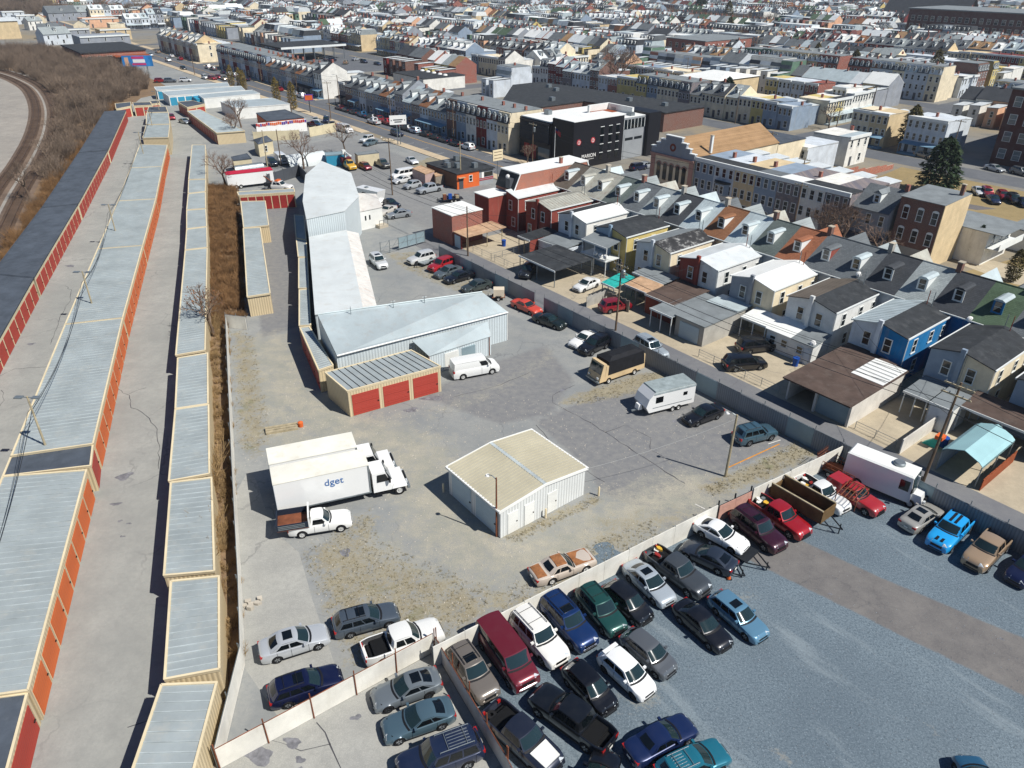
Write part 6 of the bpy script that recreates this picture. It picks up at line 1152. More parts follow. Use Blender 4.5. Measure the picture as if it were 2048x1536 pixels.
# grey three-storey row beside the hall
GR = [('blue', 'dark'), ('pale', 'dark'), ('tan', 'dark'), ('blue', 'grey'), ('stone', 'bright'), ('white', 'dark'), ('stone', 'dark')]
for k, (wc, rc) in enumerate(GR):
    t = town_house(-43.8 + 4.5 * (k + .5), 55.6, 0, 'flat', 4.5, 12, 8.9, wc, 'black' if rc == 'dark' else rc, True, '', 'three-storey row beside the stone hall', label='%s three-storey flat-roofed row house, %s from the stone hall' % (WNAME[wc], ORD[k]), endside='+x' if k == 6 else None)
    if k == 1: b = MB(); P = [(-1.6, 0), (-1.0, -.9), (1.0, -.9), (1.6, 0)]; b.prism(P, 3.5, 5.6); b.build('bay_window', 'wall_greyblue', t); b = MB(); b.prism([(-1.8, 0), (-1.1, -1.1), (1.1, -1.1), (1.8, 0)], 5.602, 5.9); b.build('bay_roof', 'rf_black', t); [window(t, x, -.9, 3.9, .6, 1.3) for x in (-.55, .55)]
t = town_house(-9.2, 56.5, 0, 'gable', 6.4, 9, 7.2, 'grey', 'grey', False, '', None, label='grey gabled house between the three-storey row and the tan-sided brick block', porch='frame_dark')
# tall brick block with bare tan side wall
t = gthing('brick_block', 'three-storey brown brick block with tall bare tan side wall', 'building', -1.9, 57.3); b = MB(); b.box(-3.4, 3.2, 0, 8.2, -.05, 10.0); b.build('wall', 'brick_brown', t); b = MB(); b.extr([(3.2, -.2, -.05), (3.2, 8.4, -.05), (3.2, 8.4, 10.4), (3.2, -.2, 9.9)], (.12, 0, 0)); b.build('side_wall', 'wall_tan', t); b = slope([(-3.5, -.3, 10.1), (3.3, -.3, 10.1), (3.3, 8.3, 10.5), (-3.5, 8.3, 10.5)]); b.build('roof', 'rf_grey', t)
for z in (6.9, 3.6): [window(t, x, 0, z, .8, 1.7, arch=True) for x in (-2.2, 0, 2.2)]
b = MB(); b.box(-3.4, 3.2, -.03, 0, 0, 2.6); b.build('shopfront', 'concrete_wall', t); chimney(t, 2.6, 6.2, 10.3, 12, 'brick_brown')
t = gthing('rear_annexe', 'white annexe with balcony and outdoor stair behind the tan side wall', 'annexe', 2.5, 72); b = MB(); b.box(-4, 3, -6.2, 3, -.05, 5.2); b.build('wall', 'wall_white', t); b = slope([(-4.2, -6.4, 5.4), (5, -6.4, 5.3), (5, 3.2, 5.3), (-4.2, 3.2, 5.4)]); b.build('roof', 'rf_grey', t); b = MB(); b.box(3, 4.9, -6, 3, 2.7, 2.85); b.build('balcony', 'frame_white', t); [window(t, 3, y, 3.2, .8, 1.5, '+x') for y in (-4, -1, 1.5)]; b = MB(); b.box(4.8, 4.9, -6, 3, 2.85, 3.8); b.build('balustrade', 'frame_white', t)
t = gthing('flat_garage', 'long low white flat-roofed garage beyond the annexe', 'garage', 11, 82); b = MB(); b.box(-7, 7, -4, 4, -.05, 3.4); b.build('wall', 'wall_white', t); b = MB(); b.box(-7.2, 7.2, -4.2, 4.2, 3.4, 3.6); b.build('roof', 'rf_grey', t)
# house with red yard wall, white houses near the vacant lot
sheet('vacant_lot', UVP((-30, 84), (-2, 84), (34, 92), (34, 119), (-34, 119)), 0.010, 'dry_grass'); sheet('lot_lawn', UVP((4, 54), (34, 54), (34, 76), (8, 76)), 0.0105, 'dry_grass'); sheet('annexe_yard', UVP((3, 64), (12, 62), (30, 66), (30, 70), (6, 70)), 0.013, 'yard_concrete'); sheet('vacant_track', UVP((-26, 92), (-8, 97), (-6, 101), (-26, 97)), 0.0145, 'strip_asphalt')
town_house(-42, 112, math.pi / 2, 'flat', 9, 9, 6.6, 'white', 'pale', False, '', None, label='white two-storey house with pale roof beside the vacant grass lot'); town_house(-46, 92, 0, 'flat', 7, 12, 6.2, 'pale', 'bright', False, '', None, label='pale stucco house with bright roof behind the red yard wall')
t = gthing('yard_wall', 'long red-painted wall at the edge of the vacant grass lot', 'wall', -34.5, 104); 
for k in range(8): b = MB(); b.box(-.15, .15, -14 + 3.2 * k, -10.82 + 3.2 * k, 0, 2.8 - (.25 * k if k > 2 else 0)); b.build('panel', 'brick_orange', t)
# red brick mill at the right edge
t = gthing('brick_mill', 'tall dark red brick mill building with white-framed windows at the frame edge', 'mill', -23.5, 156); b = MB(); b.box(0, 40, -16, 60, -.05, 16.5); b.build('wall', 'brick_dark', t); b = MB(); b.box(-.3, 40.3, -16.3, 60.3, 16.5, 16.9); b.build('roof', 'rf_grey', t)
for z in (1.6, 5.4, 9.2, 13): [window(t, x, -16, z, 1.5, 2.0, '-y', gl='window_pale') for x in (2, 5.2, 8.4, 11.6, 14.8, 18, 21.2)]; [window(t, 0, y, z, 1.5, 2.0, '-x', gl='window_pale') for y in (-12, -7, -2)]
t = gthing('brick_school', 'massive dark brick school block with flat grey roof in the far rows', 'school', -165, 470); b = MB(); b.box(-35, 35, -24, 24, -.05, 17); b.build('wall', 'brick_dark', t); b = MB(); b.box(-36, 36, -25, 25, 17, 17.6); b.build('roof', 'rf_grey', t)
for z in (2, 6.5, 11): [window(t, -32 + 4 * k, -24, z, 2.0, 2.6) for k in range(17)]
t = gthing('brick_church', 'large church with dark slate roof and red brick gable', 'church', -235, 548); b = MB(); b.box(-28, 28, -10, 10, -.05, 10); b.build('wall', 'brick_red', t); b = slope([(-30, -11, 9.5), (30, -11, 9.5), (30, 0, 21), (-30, 0, 21)], .3); b.extr([(-30, 0, 21), (30, 0, 21), (30, 11, 9.5), (-30, 11, 9.5)], (0, 0, -.3)); b.build('roof', 'sh_dark', t); b = MB(); b.poly([(28, -10, 10), (28, 10, 10), (28, 0, 20.4)]); b.build('gable', 'brick_red', t)
# warehouse with black roof behind the station, white box hall, brick works
t = gthing('warehouse', 'very long black flat-roofed warehouse behind the fire station', 'warehouse', -125, 100); b = MB(); b.prism([(-33, 2), (-6, -24), (4, -24), (4, -1), (31, 4), (31, 21), (-7, 17), (-33, 14)], -.05, 5.0); b.build('wall', 'brick_brown', t); b = MB(); b.prism([(-33.3, 2), (-6, -24.3), (4.2, -24.3), (4.2, -1.2), (31.3, 3.8), (31.3, 21.3), (-7, 17.3), (-33.3, 14.2)], 5.0, 5.25); b.build('roof', 'rf_black', t); b = MB(); b.box(-4.6, 4.3, -24.4, -24.2, 2.2, 4.6); b.build('brick_front', 'brick_orange', t)
for x, y in ((-15, 5), (-2, -8), (12, 10), (24, 12), (-22, 8)): b = MB(); b.box(x - .7, x + .7, y - .7, y + .7, 5.25, 6.2); b.build('roof_unit', 'galv', t)
t = gthing('hip_hall', 'tan box hall with broad white hip roof beyond the warehouse', 'hall', -121, 162); b = MB(); b.box(-8, 8, -11, 11, -.05, 7.6); b.build('wall', 'wall_tan', t); b = MB(); [b.poly(q) for q in ([(-8.4, -11.4, 7.6), (8.4, -11.4, 7.6), (3, 0, 9.2), (-3, 0, 9.2)], [(8.4, -11.4, 7.6), (8.4, 11.4, 7.6), (3, 0, 9.2)], [(8.4, 11.4, 7.6), (-8.4, 11.4, 7.6), (-3, 0, 9.2), (3, 0, 9.2)], [(-8.4, 11.4, 7.6), (-8.4, -11.4, 7.6), (-3, 0, 9.2)])]; b.build('roof', 'mr_bright', t); b = MB(); b.box(-8.1, 0, -11.1, -11, 0, 7.5); b.build('dark_front', 'frame_dark', t)
t = gthing('brick_works', 'long brick works with arched side windows and white parapet', 'works', -207, 256); b = MB(); b.box(-12, 12, -10, 26, -.05, 8.5); b.build('wall', 'brick_red', t); b = MB(); b.box(-12.2, 12.2, -10.2, 26.2, 8.5, 8.8); b.build('roof', 'rf_grey', t); [window(t, 12, -7 + 3.4 * k, 4.6, 1.2, 2.2, '+x', arch=True) for k in range(9)]; [window(t, -9 + 4 * k, -10, z, 1.6, 2.0) for k in range(5) for z in (1.5, 5)]
# low store with roof lights, parking lot with long canopy
t = gthing('flat_store', 'low white building with black roof and row of roof domes', 'store', -205, 98); b = MB(); b.box(-9, 12, -9, 9, -.05, 4.2); b.build('wall', 'wall_white', t); b = MB(); b.box(-9.2, 12.2, -9.2, 9.2, 4.2, 4.4); b.build('roof', 'rf_black', t); 
for x in (-6, -2, 2, 6, 9.5): e = MB(); e.lathe([(.9, 0), (.7, .4), (.1, .55)], (x, 2, 4.4), 'z', 10); e.build('roof_dome', 'mr_bright', t, True)
sheet('car_park', UVP((-316, 72), (-255, 72), (-250, 120), (-316, 120)), 0.0142, 'road_asphalt')
t = gthing('market_canopy', 'long dark parking canopy on tall steel posts beyond the car park', 'canopy', -312, 98); b = MB(); b.box(-14, 12, -16, 16, 5.6, 6.2); b.build('roof', 'rf_black', t); b = MB(); b.box(12, 12.3, -16, 16, 5.5, 6.35); b.build('fascia', 'frame_white', t); 
for x in (-12, 0, 11.6):
    for y in range(-15, 16, 5): b = MB(); b.tube((x, y, 0), (x, y, 5.6), .18); b.build('post', 'galv', t)
# brown low building and far detached houses on the near side of the road
t = gthing('brick_store', 'long low brown brick store with flat roof and tan side canopy', 'store', -356, 22); b = MB(); b.box(-20, 20, -14, 12, -.05, 5.0); b.build('wall', 'brick_orange', t); b = MB(); b.box(-20.4, 20.4, -14.4, 12.4, 5, 5.5); b.build('roof', 'rf_black', t); b = MB(); b.box(20.4, 26, -2, 12, 3.4, 3.7); b.build('canopy', 'wood_red', t); b = MB(); b.box(20, 24, -13, -4, 0, 3.4); b.build('dark_annexe', 'frame_dark', t); b = MB(); b.box(20, 24.5, 2, 11, 0, 3.2); b.build('dark_annexe', 'frame_dark', t); [window(t, 20, y, 2.0, 1.6, 1.6, '+x') for y in (-11, -7, -3, 1)]
t = gthing('billboard', 'blue and pink advertising board on two posts above the car lot', 'billboard', -286, 18, rot=math.pi / 2 - .5); b = MB(); b.box(-5.5, 5.5, -.15, .15, 4.2, 8.0); b.build('panel', mat('bill_blue', '2f7fc0', .6, var=.25, scale=.4), t); b = MB(); b.box(-2, 2.5, -.17, -.15, 6.9, 7.7); b.build('pink_banner', mat('bill_pink', 'c23a6a', .6, var=.1), t); b = MB(); b.box(-2, 3, -.17, -.15, 4.6, 5.3); b.build('pink_banner', 'bill_pink', t); b = MB(); b.box(-4.6, -3.2, -.17, -.15, 4.3, 7.4); b.build('figure_panel', 'wall_peach', t); b = MB(); b.box(-1.6, 2.8, -.17, -.15, 5.5, 6.7); b.build('white_band', 'sign_white', t); [MB().tube((x, .3, 0), (x, .3, 4.4), .2).build('post', 'galv', t) for x in (-3, 3)]
# --- rows along the main road (shaded fronts)
rnd = random.Random(11)
def road_row(u_from, specs, where, v=52.6, group='houses along the main road', w=4.4, first=True):
    u = u_from
    for k, (st, wc, rc, h, porch) in enumerate(specs):
        town_house(u - w / 2, v, 0, st, w, 11, h, wc, rc, True, '', group, porch, True, '+x' if k == 0 and first else None, '%s %s, %s %s' % (WNAME[wc], {'gable': 'house, %s dormered roof' % RNAME[rc], 'mansard': 'mansard house', 'flat': 'flat-roofed house'}[st], ORD[k], where)); u -= w
road_row(-97.5, [('mansard', 'cream', 'dark', 7.2, None), ('mansard', 'pale', 'maroon', 7.2, None), ('mansard', 'maroon', 'dark', 7.2, None), ('mansard', 'white', 'dark', 7.2, None), ('mansard', 'blue', 'dark', 7.2, None), ('mansard', 'brown', 'grey', 7.2, None)], 'from the fire station')
road_row(-124, [('gable', ('blue', 'grey', 'pale', 'stone')[k % 4], ('grey', 'light', 'brown', 'grey', 'pale')[k % 5], 6.4 if k != 5 else 8.0, ('awning_blue' if k in (0, 1, 2, 4, 6, 7) else None)) for k in range(11)] + [('gable', 'grey', 'dark', 6.4, 'awning_blue'), ('gable', 'brown', 'grey', 6.4, None), ('flat', 'stone', 'black', 7.0, 'awning_black')], 'down the blue-awning row', first=False)
town_house(-201.5, 53, 0, 'gable', 6, 9.5, 8.2, 'white', 'dark', True, '', 'houses along the main road', 'awning_blue', True, None, 'tall house with bright white windowless gable wall on the road corner')
road_row(-205, [('gable', ('blue', 'grey', 'blue', 'stone', 'pale')[k % 5], ('dark', 'grey', 'brown')[k % 3], 6.4, 'awning_black' if k < 3 else None) for k in range(9)] + [('mansard', ('blue', 'maroon', 'pale')[k % 3], 'dark', 6.8, None) for k in range(12)], 'past the white gable', first=False)
road_row(-322, [(('flat', 'gable')[k % 2], ('cream', 'tan', 'red', 'white', 'brown')[k % 5], ('black', 'grey')[k % 2], 7.5, None) for k in range(14)], 'past the car park corner')
# ================================================================ small buildings of the upper lot
t = gthing('diner', 'old diner with orange end wall, steel side and black cluttered roof', 'diner', -85, 29.6); part_ = lambda n, m, *q: MB().box(*q).build(n, m, t)
part_('wall', 'wall_brown', -6, 5.4, -4.4, 1.2, -.05, 3.1); part_('orange_wall', 'orange_paint', 5.4, 5.5, -4.4, 1.2, 0, 3.1); part_('steel_side', 'station_grey', -5.9, 5.3, 1.2, 5.0, -.05, 3.0); part_('red_stripe', 'sign_red', 5.3, 5.36, 1.3, 5.0, .9, 1.05); part_('red_stripe', 'sign_red', 5.3, 5.36, 1.3, 5.0, 1.25, 1.4); part_('diner_window', 'window_glass', 5.3, 5.35, 2.6, 4.8, 1.6, 2.5); part_('white_poster', 'sign_white', 5.36, 5.38, 1.9, 2.5, 1.4, 2.6); part_('roof', 'rf_black', -6.2, 5.7, -4.6, 5.2, 3.1, 3.3); part_('awning', 'rust_sheet', 5.5, 6.1, -4.2, -2.6, 2.3, 2.4); part_('door', 'frame_dark', 5.5, 5.56, -3.9, -2.9, 0, 2.1); window(t, 5.5, -1.0, 1.3, .7, 1.1, '+x')
for x, y in ((-2, -2), (0, -3), (1.5, -1.5), (3.5, 1.5), (-4, 2)): part_('roof_unit', 'galv', x - .5, x + .5, y - .5, y + .5, 3.3, 4.3)
for lab, u, v, w, h, wm, post in (('yellowish sign board with faint lines above the diner', -80.5, 36.4, 2.6, 2.2, 'beige_trim', 4.2),): t = gthing('sign_board', lab, 'sign', u, v, rot=math.pi / 2); MB().box(-w / 2, w / 2, -.1, .1, post, post + h).build('board', wm, t); [MB().box(-w * .38, w * .38, -.12, -.1, post + h * z, post + h * z + .12).build('text_line', 'wood_pole', t) for z in (.2, .5, .78)]; MB().tube((0, 0, 0), (0, 0, post), .1).build('post', 'galv', t)
x, y = G(799, 290); t = thing('sign_board', 'white road sign with dark scrollwork on twin posts at the verge', 'sign', (x, y, 0), RA + math.pi / 2 - .35); MB().box(-2.1, 2.1, -.1, .1, 5.0, 7.2).build('board', 'sign_white', t); [MB().box(a, c, -.12, -.1, z, z + .28).build('text_line', 'frame_dark', t) for a, c, z in ((-1.2, 1.2, 6.0), (-.9, .9, 5.5), (-1.8, -1.55, 5.9), (1.55, 1.8, 5.9))]; [MB().tube((q, .15, 0), (q, .15, 5), .12).build('post', 'galv', t) for q in (-.35, .35)]
x, y = G(621, 226); t = thing('sign_board', 'orange lit-box sign with purple frame at the tyre shop', 'sign', (x, y, 0), RA + math.pi / 2 - .4); MB().box(-1.3, 1.3, -.12, .12, 3.6, 5.4).build('frame', 'mural_purple' if 'mural_purple' in MATS else mat('mural_purple', '5a3a8c', .7, var=.1), t); MB().box(-1.1, 1.1, -.16, -.12, 3.75, 5.1).build('panel', 'orange_paint', t); MB().tube((0, 0, 0), (0, 0, 3.6), .12).build('post', 'dark_metal', t)
def box_at(name, label, cat, quad, z, wall, roof, pk=0.0):
    return storage_block(name, label, quad, z, roof, None, [], None, wall=wall, trim=roof, cat=cat)
box_at('shipping_container', 'pinkish rusted shipping container beside the white cars', 'container', [(824, 337), (843, 331), (869, 342), (850, 348)], 2.6, mat('pink_steel', 'b9a09a', .6, .1, var=.15, grime='8a5a48', ga=.5), 'rust_sheet'); box_at('shipping_container', 'small brown container between pink container and diner', 'container', [(868, 347), (880, 344), (888, 349), (871, 353)], 2.2, 'wood_fence', 'rust_sheet')
box_at('storage_box', 'beige storage box with grey roof beside the olive pickup', 'container', [(709, 306), (751, 300), (758, 305), (715, 310)], 2.8, 'beige_light', 'rf_grey'); box_at('storage_garage', 'beige garage with dark roof behind the dead bush', 'garage', [(462, 314), (494, 307), (503, 317), (466, 321)], 2.9, 'beige_light', 'tar_roof'); box_at('shipping_container', 'teal container half hidden by a bare tree', 'container', [(649, 305), (690, 303), (694, 308), (652, 311)], 2.5, 'teal_door', 'gutter_blue'); box_at('tyre_shop', 'tyre shop with orange front and dark low roof', 'shop', [(512, 226), (570, 219), (608, 235), (533, 242)], 3.4, 'orange_paint', 'tar_roof')
_q = [(*G(x, y, z), z) for x, y, z in ((533, 241, 3.4), (579, 236, 3.4), (579, 227, 4.6), (533, 229, 4.6))]; t, loc = polybuild('gable_hut', 'small tan hut with dark gable roof in the beige lot', 'hut', [(516, 288, 3.0), (545, 281, 3.0), (533, 271, 3.0), (507, 279, 3.0)], 'beige_light', 'tar_roof', peak=(524, 274, 4.0)); a, c = loc(G(516, 288, 3.0)), loc(G(545, 281, 3.0)); p = lerp(a, c, .45); window(t, p[0], p[1] - .01, 1.0, .9, 1.2)
for k, (px, w) in enumerate((((595, 330), 5.5), ((628, 326), 5.0))): x, y = G(*px); t = thing('hoop_shelter', ['white plastic hoop shelter beside the cargo van', 'torn white plastic hoop shelter beside the teal container'][k], 'shelter', (x, y, 0), RA + math.pi / 2); b = MB(); b.grid([[(xx, 2.2 * math.cos(q) * 1.1, 2.5 * math.sin(q)) for q in np.linspace(0, math.pi, 9)] for xx in (-w / 2, 0, w / 2)]); b.build('cover', 'white_roof', t, True); [MB().path([(xx, 2.45 * math.cos(q), 2.53 * math.sin(q)) for q in np.linspace(0, math.pi, 9)], .04, 4).build('hoop', 'galv', t) for xx in (-w / 2, w / 2)]
for k in range(4): x, y = G(478 + 14 * k, 352 - 2 * k); t = thing('metal_hopper', 'grey curved metal sheet bin behind the red-roofed trailer', 'bin', (x, y, 0), RA + math.pi / 2, 'row of grey curved bins'); b = MB(); b.grid([[(-.8, .9 * math.cos(q), 1.2 + 1.1 * math.sin(q)) for q in np.linspace(.1, math.pi - .1, 7)], [(.8, .9 * math.cos(q), 1.2 + 1.1 * math.sin(q)) for q in np.linspace(.1, math.pi - .1, 7)]]); b.build('hood', 'galv', t, True); MB().box(-.8, .8, -.9, .9, 0, 1.2).build('base', 'galv', t)
t = thing('timber_pile', 'pale timber baulks with a red canister on the grass beside the box trucks', 'timber', (*G(565, 860), 0), math.atan2(G(587, 857)[1] - G(545, 864)[1], G(587, 857)[0] - G(545, 864)[0])); [MB().box(-1.6, 1.5, y, y + .28, 0, .25 + .05 * k).build('baulk', 'wood_pale', t) for k, y in enumerate((-.45, -.1, .25))]; b = MB(); b.lathe([(.02, 0), (.25, 0), (.27, .5), (.1, .62), (.02, .64)], (1.8, .1, 0), 'z', 10); b.build('canister', 'orange_paint', t, True)
t = thing('rubble_heap', 'small heap of broken concrete beside the white fence', 'rubble', (*G(503, 1210), 0)); rj = random.Random(8); [MB().prism([(rj.uniform(-.1, .1) + x + .25 * math.cos(q), y + .2 * math.sin(q)) for q in np.linspace(0, 5.2, 5)], 0, rj.uniform(.1, .35)).build('chunk', 'stone_pale', t) for x, y in ((0, 0), (.4, .1), (-.3, .3), (.1, -.4), (.5, .5), (-.5, -.1))]
t = thing('traffic_cone', 'orange traffic cone behind the dark grey coupe', 'cone', (*G(1457, 1157), .0)); b = MB(); b.lathe([(.18, .04), (.04, .7), (.01, .72)], (0, 0, 0), 'z', 10); b.build('cone', 'orange_paint', t, True); MB().box(-.22, .22, -.22, .22, 0, .04).build('base', 'trim_black', t)
# ================================================================ trucks, trailers, campers
WH = {}
def wheel(t, x, y, r=.48, w=.28, rim='rim_steel'):
    k = (r, w, rim)
    if k not in WH:
        g = MB(); g.lathe([(r * .55, -w / 2), (r * .93, -w / 2), (r, -w / 2 + .04), (r, w / 2 - .04), (r * .93, w / 2), (r * .55, w / 2)], (0, 0, 0), 'y', 18); a = g.mesh('tyre', ['tyre_rubber'], True, 40); g = MB(); g.lathe([(.01, w / 2 - .02), (r * .2, w / 2), (r * .25, w / 2 - .06), (r * .5, w / 2 - .05), (r * .6, w / 2 - .01)], (0, 0, 0), 'y', 16); WH[k] = (a, g.mesh('rim', [rim], True, 40))
    o = obj('wheel', WH[k][0], t, (x, y, r), 0 if y > 0 else math.pi); obj('rim', WH[k][1], o)
def part(t, name, m, *boxes, **kw):
    b = MB()
    for q in boxes:
        if len(q) == 6 and not isinstance(q[0], tuple): b.box(*q)
        elif len(q) == 8: b.hexa(q)
    return b.build(name, m, t, **kw)
def on_axis(rear, front, z=0.0):
    p, q = G(*rear, z), G(*front, z); return p, math.atan2(q[1] - p[1], q[0] - p[0])
WT = lambda: paint('e3e3e0', False)
def frus(x0, x1, w0, z0, X0, X1, w1, z1):
    return [(x0, -w0, z0), (x1, -w0, z0), (x1, w0, z0), (x0, w0, z0), (X0, -w1, z1), (X1, -w1, z1), (X1, w1, z1), (X0, w1, z1)]
def box_truck(label, u, v, ang, text=None, L=7.8):
    t = gthing('box_truck', label, 'truck', u, v, 'white box trucks side by side', rot=ang); w = WT()
    part(t, 'cargo_box', w, (0, L, -1.25, 1.25, 1.05, 3.9)); part(t, 'box_roof', mat('cream_roof', 'dfdccf', .6, var=.08, grime='b5ab93', ga=.4), (-.03, L + .03, -1.28, 1.28, 3.9, 3.97))
    part(t, 'box_rail', 'galv', (-.04, L + .04, -1.29, -1.25, 1.0, 1.12), ); part(t, 'box_rail', 'galv', (-.04, L + .04, 1.25, 1.29, 1.0, 1.12)); part(t, 'corner_post', 'galv', (L - .12, L + .02, -1.28, -1.2, 1.1, 3.9)); part(t, 'rear_door', 'pale_blue_door', (-.05, 0, -1.1, 1.1, 1.2, 3.7)); part(t, 'chassis', 'underbody', (.2, L + 2.2, -.55, .55, .55, 1.02))
    x = L + .25; part(t, 'cab', w, frus(x, x + 1.75, 1.1, .75, x, x + 1.15, .95, 2.65)); part(t, 'hood', w, frus(x + 1.45, x + 3.0, 1.05, .7, x + 1.45, x + 2.75, .75, 1.65)); part(t, 'front_fender', w, frus(x + 1.6, x + 2.9, 1.2, .85, x + 1.8, x + 2.7, 1.1, 1.25)); part(t, 'front_bumper', 'galv', (x + 2.95, x + 3.2, -1.15, 1.15, .5, .8)); part(t, 'grille', 'trim_black', (x + 2.9, x + 3.02, -.5, .5, .85, 1.4))
    part(t, 'windscreen', 'auto_glass', [(x + 1.66, -.88, 1.68), (x + 1.70, -.88, 1.68), (x + 1.70, .88, 1.68), (x + 1.66, .88, 1.68), (x + 1.22, -.82, 2.5), (x + 1.27, -.82, 2.5), (x + 1.27, .82, 2.5), (x + 1.22, .82, 2.5)])
    for s in (-1, 1): part(t, 'side_window', 'dark_glass', [(x + .35, s * 1.045, 1.75), (x + 1.45, s * 1.045, 1.75), (x + 1.45, s * 1.075, 1.75), (x + .35, s * 1.075, 1.75), (x + .4, s * .975, 2.45), (x + 1.15, s * .975, 2.45), (x + 1.15, s * 1.0, 2.45), (x + .4, s * 1.0, 2.45)]); part(t, 'wing_mirror', 'trim_black', (x + 1.35, x + 1.5, min(s * 1.15, s * 1.4), max(s * 1.15, s * 1.4), 1.7, 2.25)); part(t, 'headlight', 'lamp_clear', (x + 2.9, x + 3.04, min(s * .6, s * .9), max(s * .6, s * .9), .95, 1.2)); part(t, 'step', 'trim_black', (x + .2, x + 1.0, min(s * .8, s * 1.12), max(s * .8, s * 1.12), .45, .55)); wheel(t, x + 2.25, s * 1.02, .5, .28); wheel(t, 1.9, s * .98, .5, .5)
    if text: letters(t, text, L * .5 + .9, -1.262, 3.0, .92, 'bill_blue2', (math.pi / 2, 0, 0), 'lettering')
    return t
mat('bill_blue2', '41689b', .6, var=0)
A_ = math.atan2(7.5, 2.3)
box_truck('white box truck lettered dget beside the white dump-bed truck', -4.75, -44.85, A_, 'dget'); box_truck('white box truck standing behind the lettered one', -7.6, -44.0, A_, None, 7.4)
t = vehicle('pickup', 'white dump-bed truck with dark blue stake sides and rusty floor', 'e0e0dc', (563, 1054), (714, 1030), z=.8, metal=False, rim='steel', name='dump_truck', cat='truck'); 
part(t, 'bed_floor', 'rust', (-3.3, -.85, -1.02, 1.02, 1.12, 1.2)); [part(t, 'stake_side', mat('navy_steel', '27303f', .6, .2, var=.15), (-3.3, -.85, y, y + .07, 1.2, 1.75)) for y in (-1.05, .98)]; part(t, 'tailboard', 'navy_steel', (-3.36, -3.28, -1.05, 1.05, 1.2, 1.75)); part(t, 'headboard', WT(), (-.84, -.72, -1.02, 1.02, 1.15, 2.15)); [part(t, 'side_rib', 'galv', (-3.2, -1.1, -1.075, -1.05, z, z + .06)) for z in (1.3, 1.45, 1.6)]
# step van
p, r = on_axis((1690, 948), (1834, 1008)); t = thing('step_van', 'white step van with rounded roof vent against the alley fence', 'van', (*p, .012), r); w = WT()
part(t, 'body', w, frus(0, 5.9, 1.12, .45, 0, 5.6, 1.06, 2.95)); part(t, 'roof', 'mr_bright', frus(-.02, 5.62, 1.08, 2.95, .1, 5.5, .9, 3.06)); part(t, 'nose', w, frus(5.5, 6.9, 1.05, .45, 5.5, 6.55, .95, 1.45)); part(t, 'windscreen', 'auto_glass', [(5.86, -.95, 1.5), (5.9, -.95, 1.5), (5.9, .95, 1.5), (5.86, .95, 1.5), (5.62, -.9, 2.75), (5.68, -.9, 2.75), (5.68, .9, 2.75), (5.62, .9, 2.75)]); part(t, 'wind_post', w, (5.7, 5.9, -.04, .04, 1.5, 2.75)); part(t, 'front_bumper', 'galv', (6.85, 7.05, -1.1, 1.1, .45, .7)); part(t, 'grille', 'trim_black', (6.75, 6.93, -.5, .5, .7, 1.1)); b = MB(); b.lathe([(.02, .3), (.42, .3), (.5, .2), (.5, 0)], (4.0, .1, 3.06), 'z', 16); b.build('roof_vent', 'galv', t, True)
for s in (-1, 1): part(t, 'side_door', 'dark_glass', (4.7, 5.5, min(s * 1.05, s * 1.12), max(s * 1.05, s * 1.12), 1.5, 2.5)); part(t, 'headlight', 'lamp_clear', (6.8, 6.96, min(s * .65, s * .92), max(s * .65, s * .92), .8, 1.05)); wheel(t, 5.9, s * .98, .42, .24); wheel(t, 1.4, s * .96, .42, .4); part(t, 'wing_mirror', 'trim_black', (5.75, 5.85, min(s * 1.15, s * 1.4), max(s * 1.15, s * 1.4), 1.6, 2.0))
# tarped motorhome, travel trailer
p, r = on_axis((1275, 735), (1188, 765)); t = thing('motorhome', 'old tan motorhome wrapped in a black tarpaulin beside the fence', 'motorhome', (*p, .012), r); tan = mat('tan_coach', 'c9b18a', .6, var=.1, grime='8d7656')
part(t, 'body', tan, frus(0, 5.9, 1.1, .45, .05, 5.75, 1.1, 2.3)); part(t, 'nose', tan, frus(5.7, 6.7, 1.1, .45, 5.7, 6.1, 1.05, 2.55)); part(t, 'tarpaulin', mat('black_tarp', '1b1c20', .75, var=.25, scale=1.5), frus(.15, 5.45, 1.16, 1.15, .3, 5.4, 1.1, 2.75), frus(.35, 5.3, 1.0, 2.75, 1.2, 4.6, .5, 3.0)); part(t, 'windscreen', 'auto_glass', [(6.45, -.95, 1.4), (6.5, -.95, 1.4), (6.5, .95, 1.4), (6.45, .95, 1.4), (6.12, -.9, 2.35), (6.2, -.9, 2.35), (6.2, .9, 2.35), (6.12, .9, 2.35)]); part(t, 'front_bumper', 'galv', (6.65, 6.85, -1.1, 1.1, .4, .6))
for s in (-1, 1): wheel(t, 5.3, s * 1.0, .38); wheel(t, 1.5, s * 1.0, .38); part(t, 'headlight', 'lamp_clear', (6.6, 6.73, min(s * .6, s * .85), max(s * .6, s * .85), .8, 1.0))
p, r = on_axis((1373, 802), (1285, 824)); t = thing('travel_trailer', 'white travel trailer with grey roof cover and tandem wheels', 'camper', (*p, .012), r); w = WT()
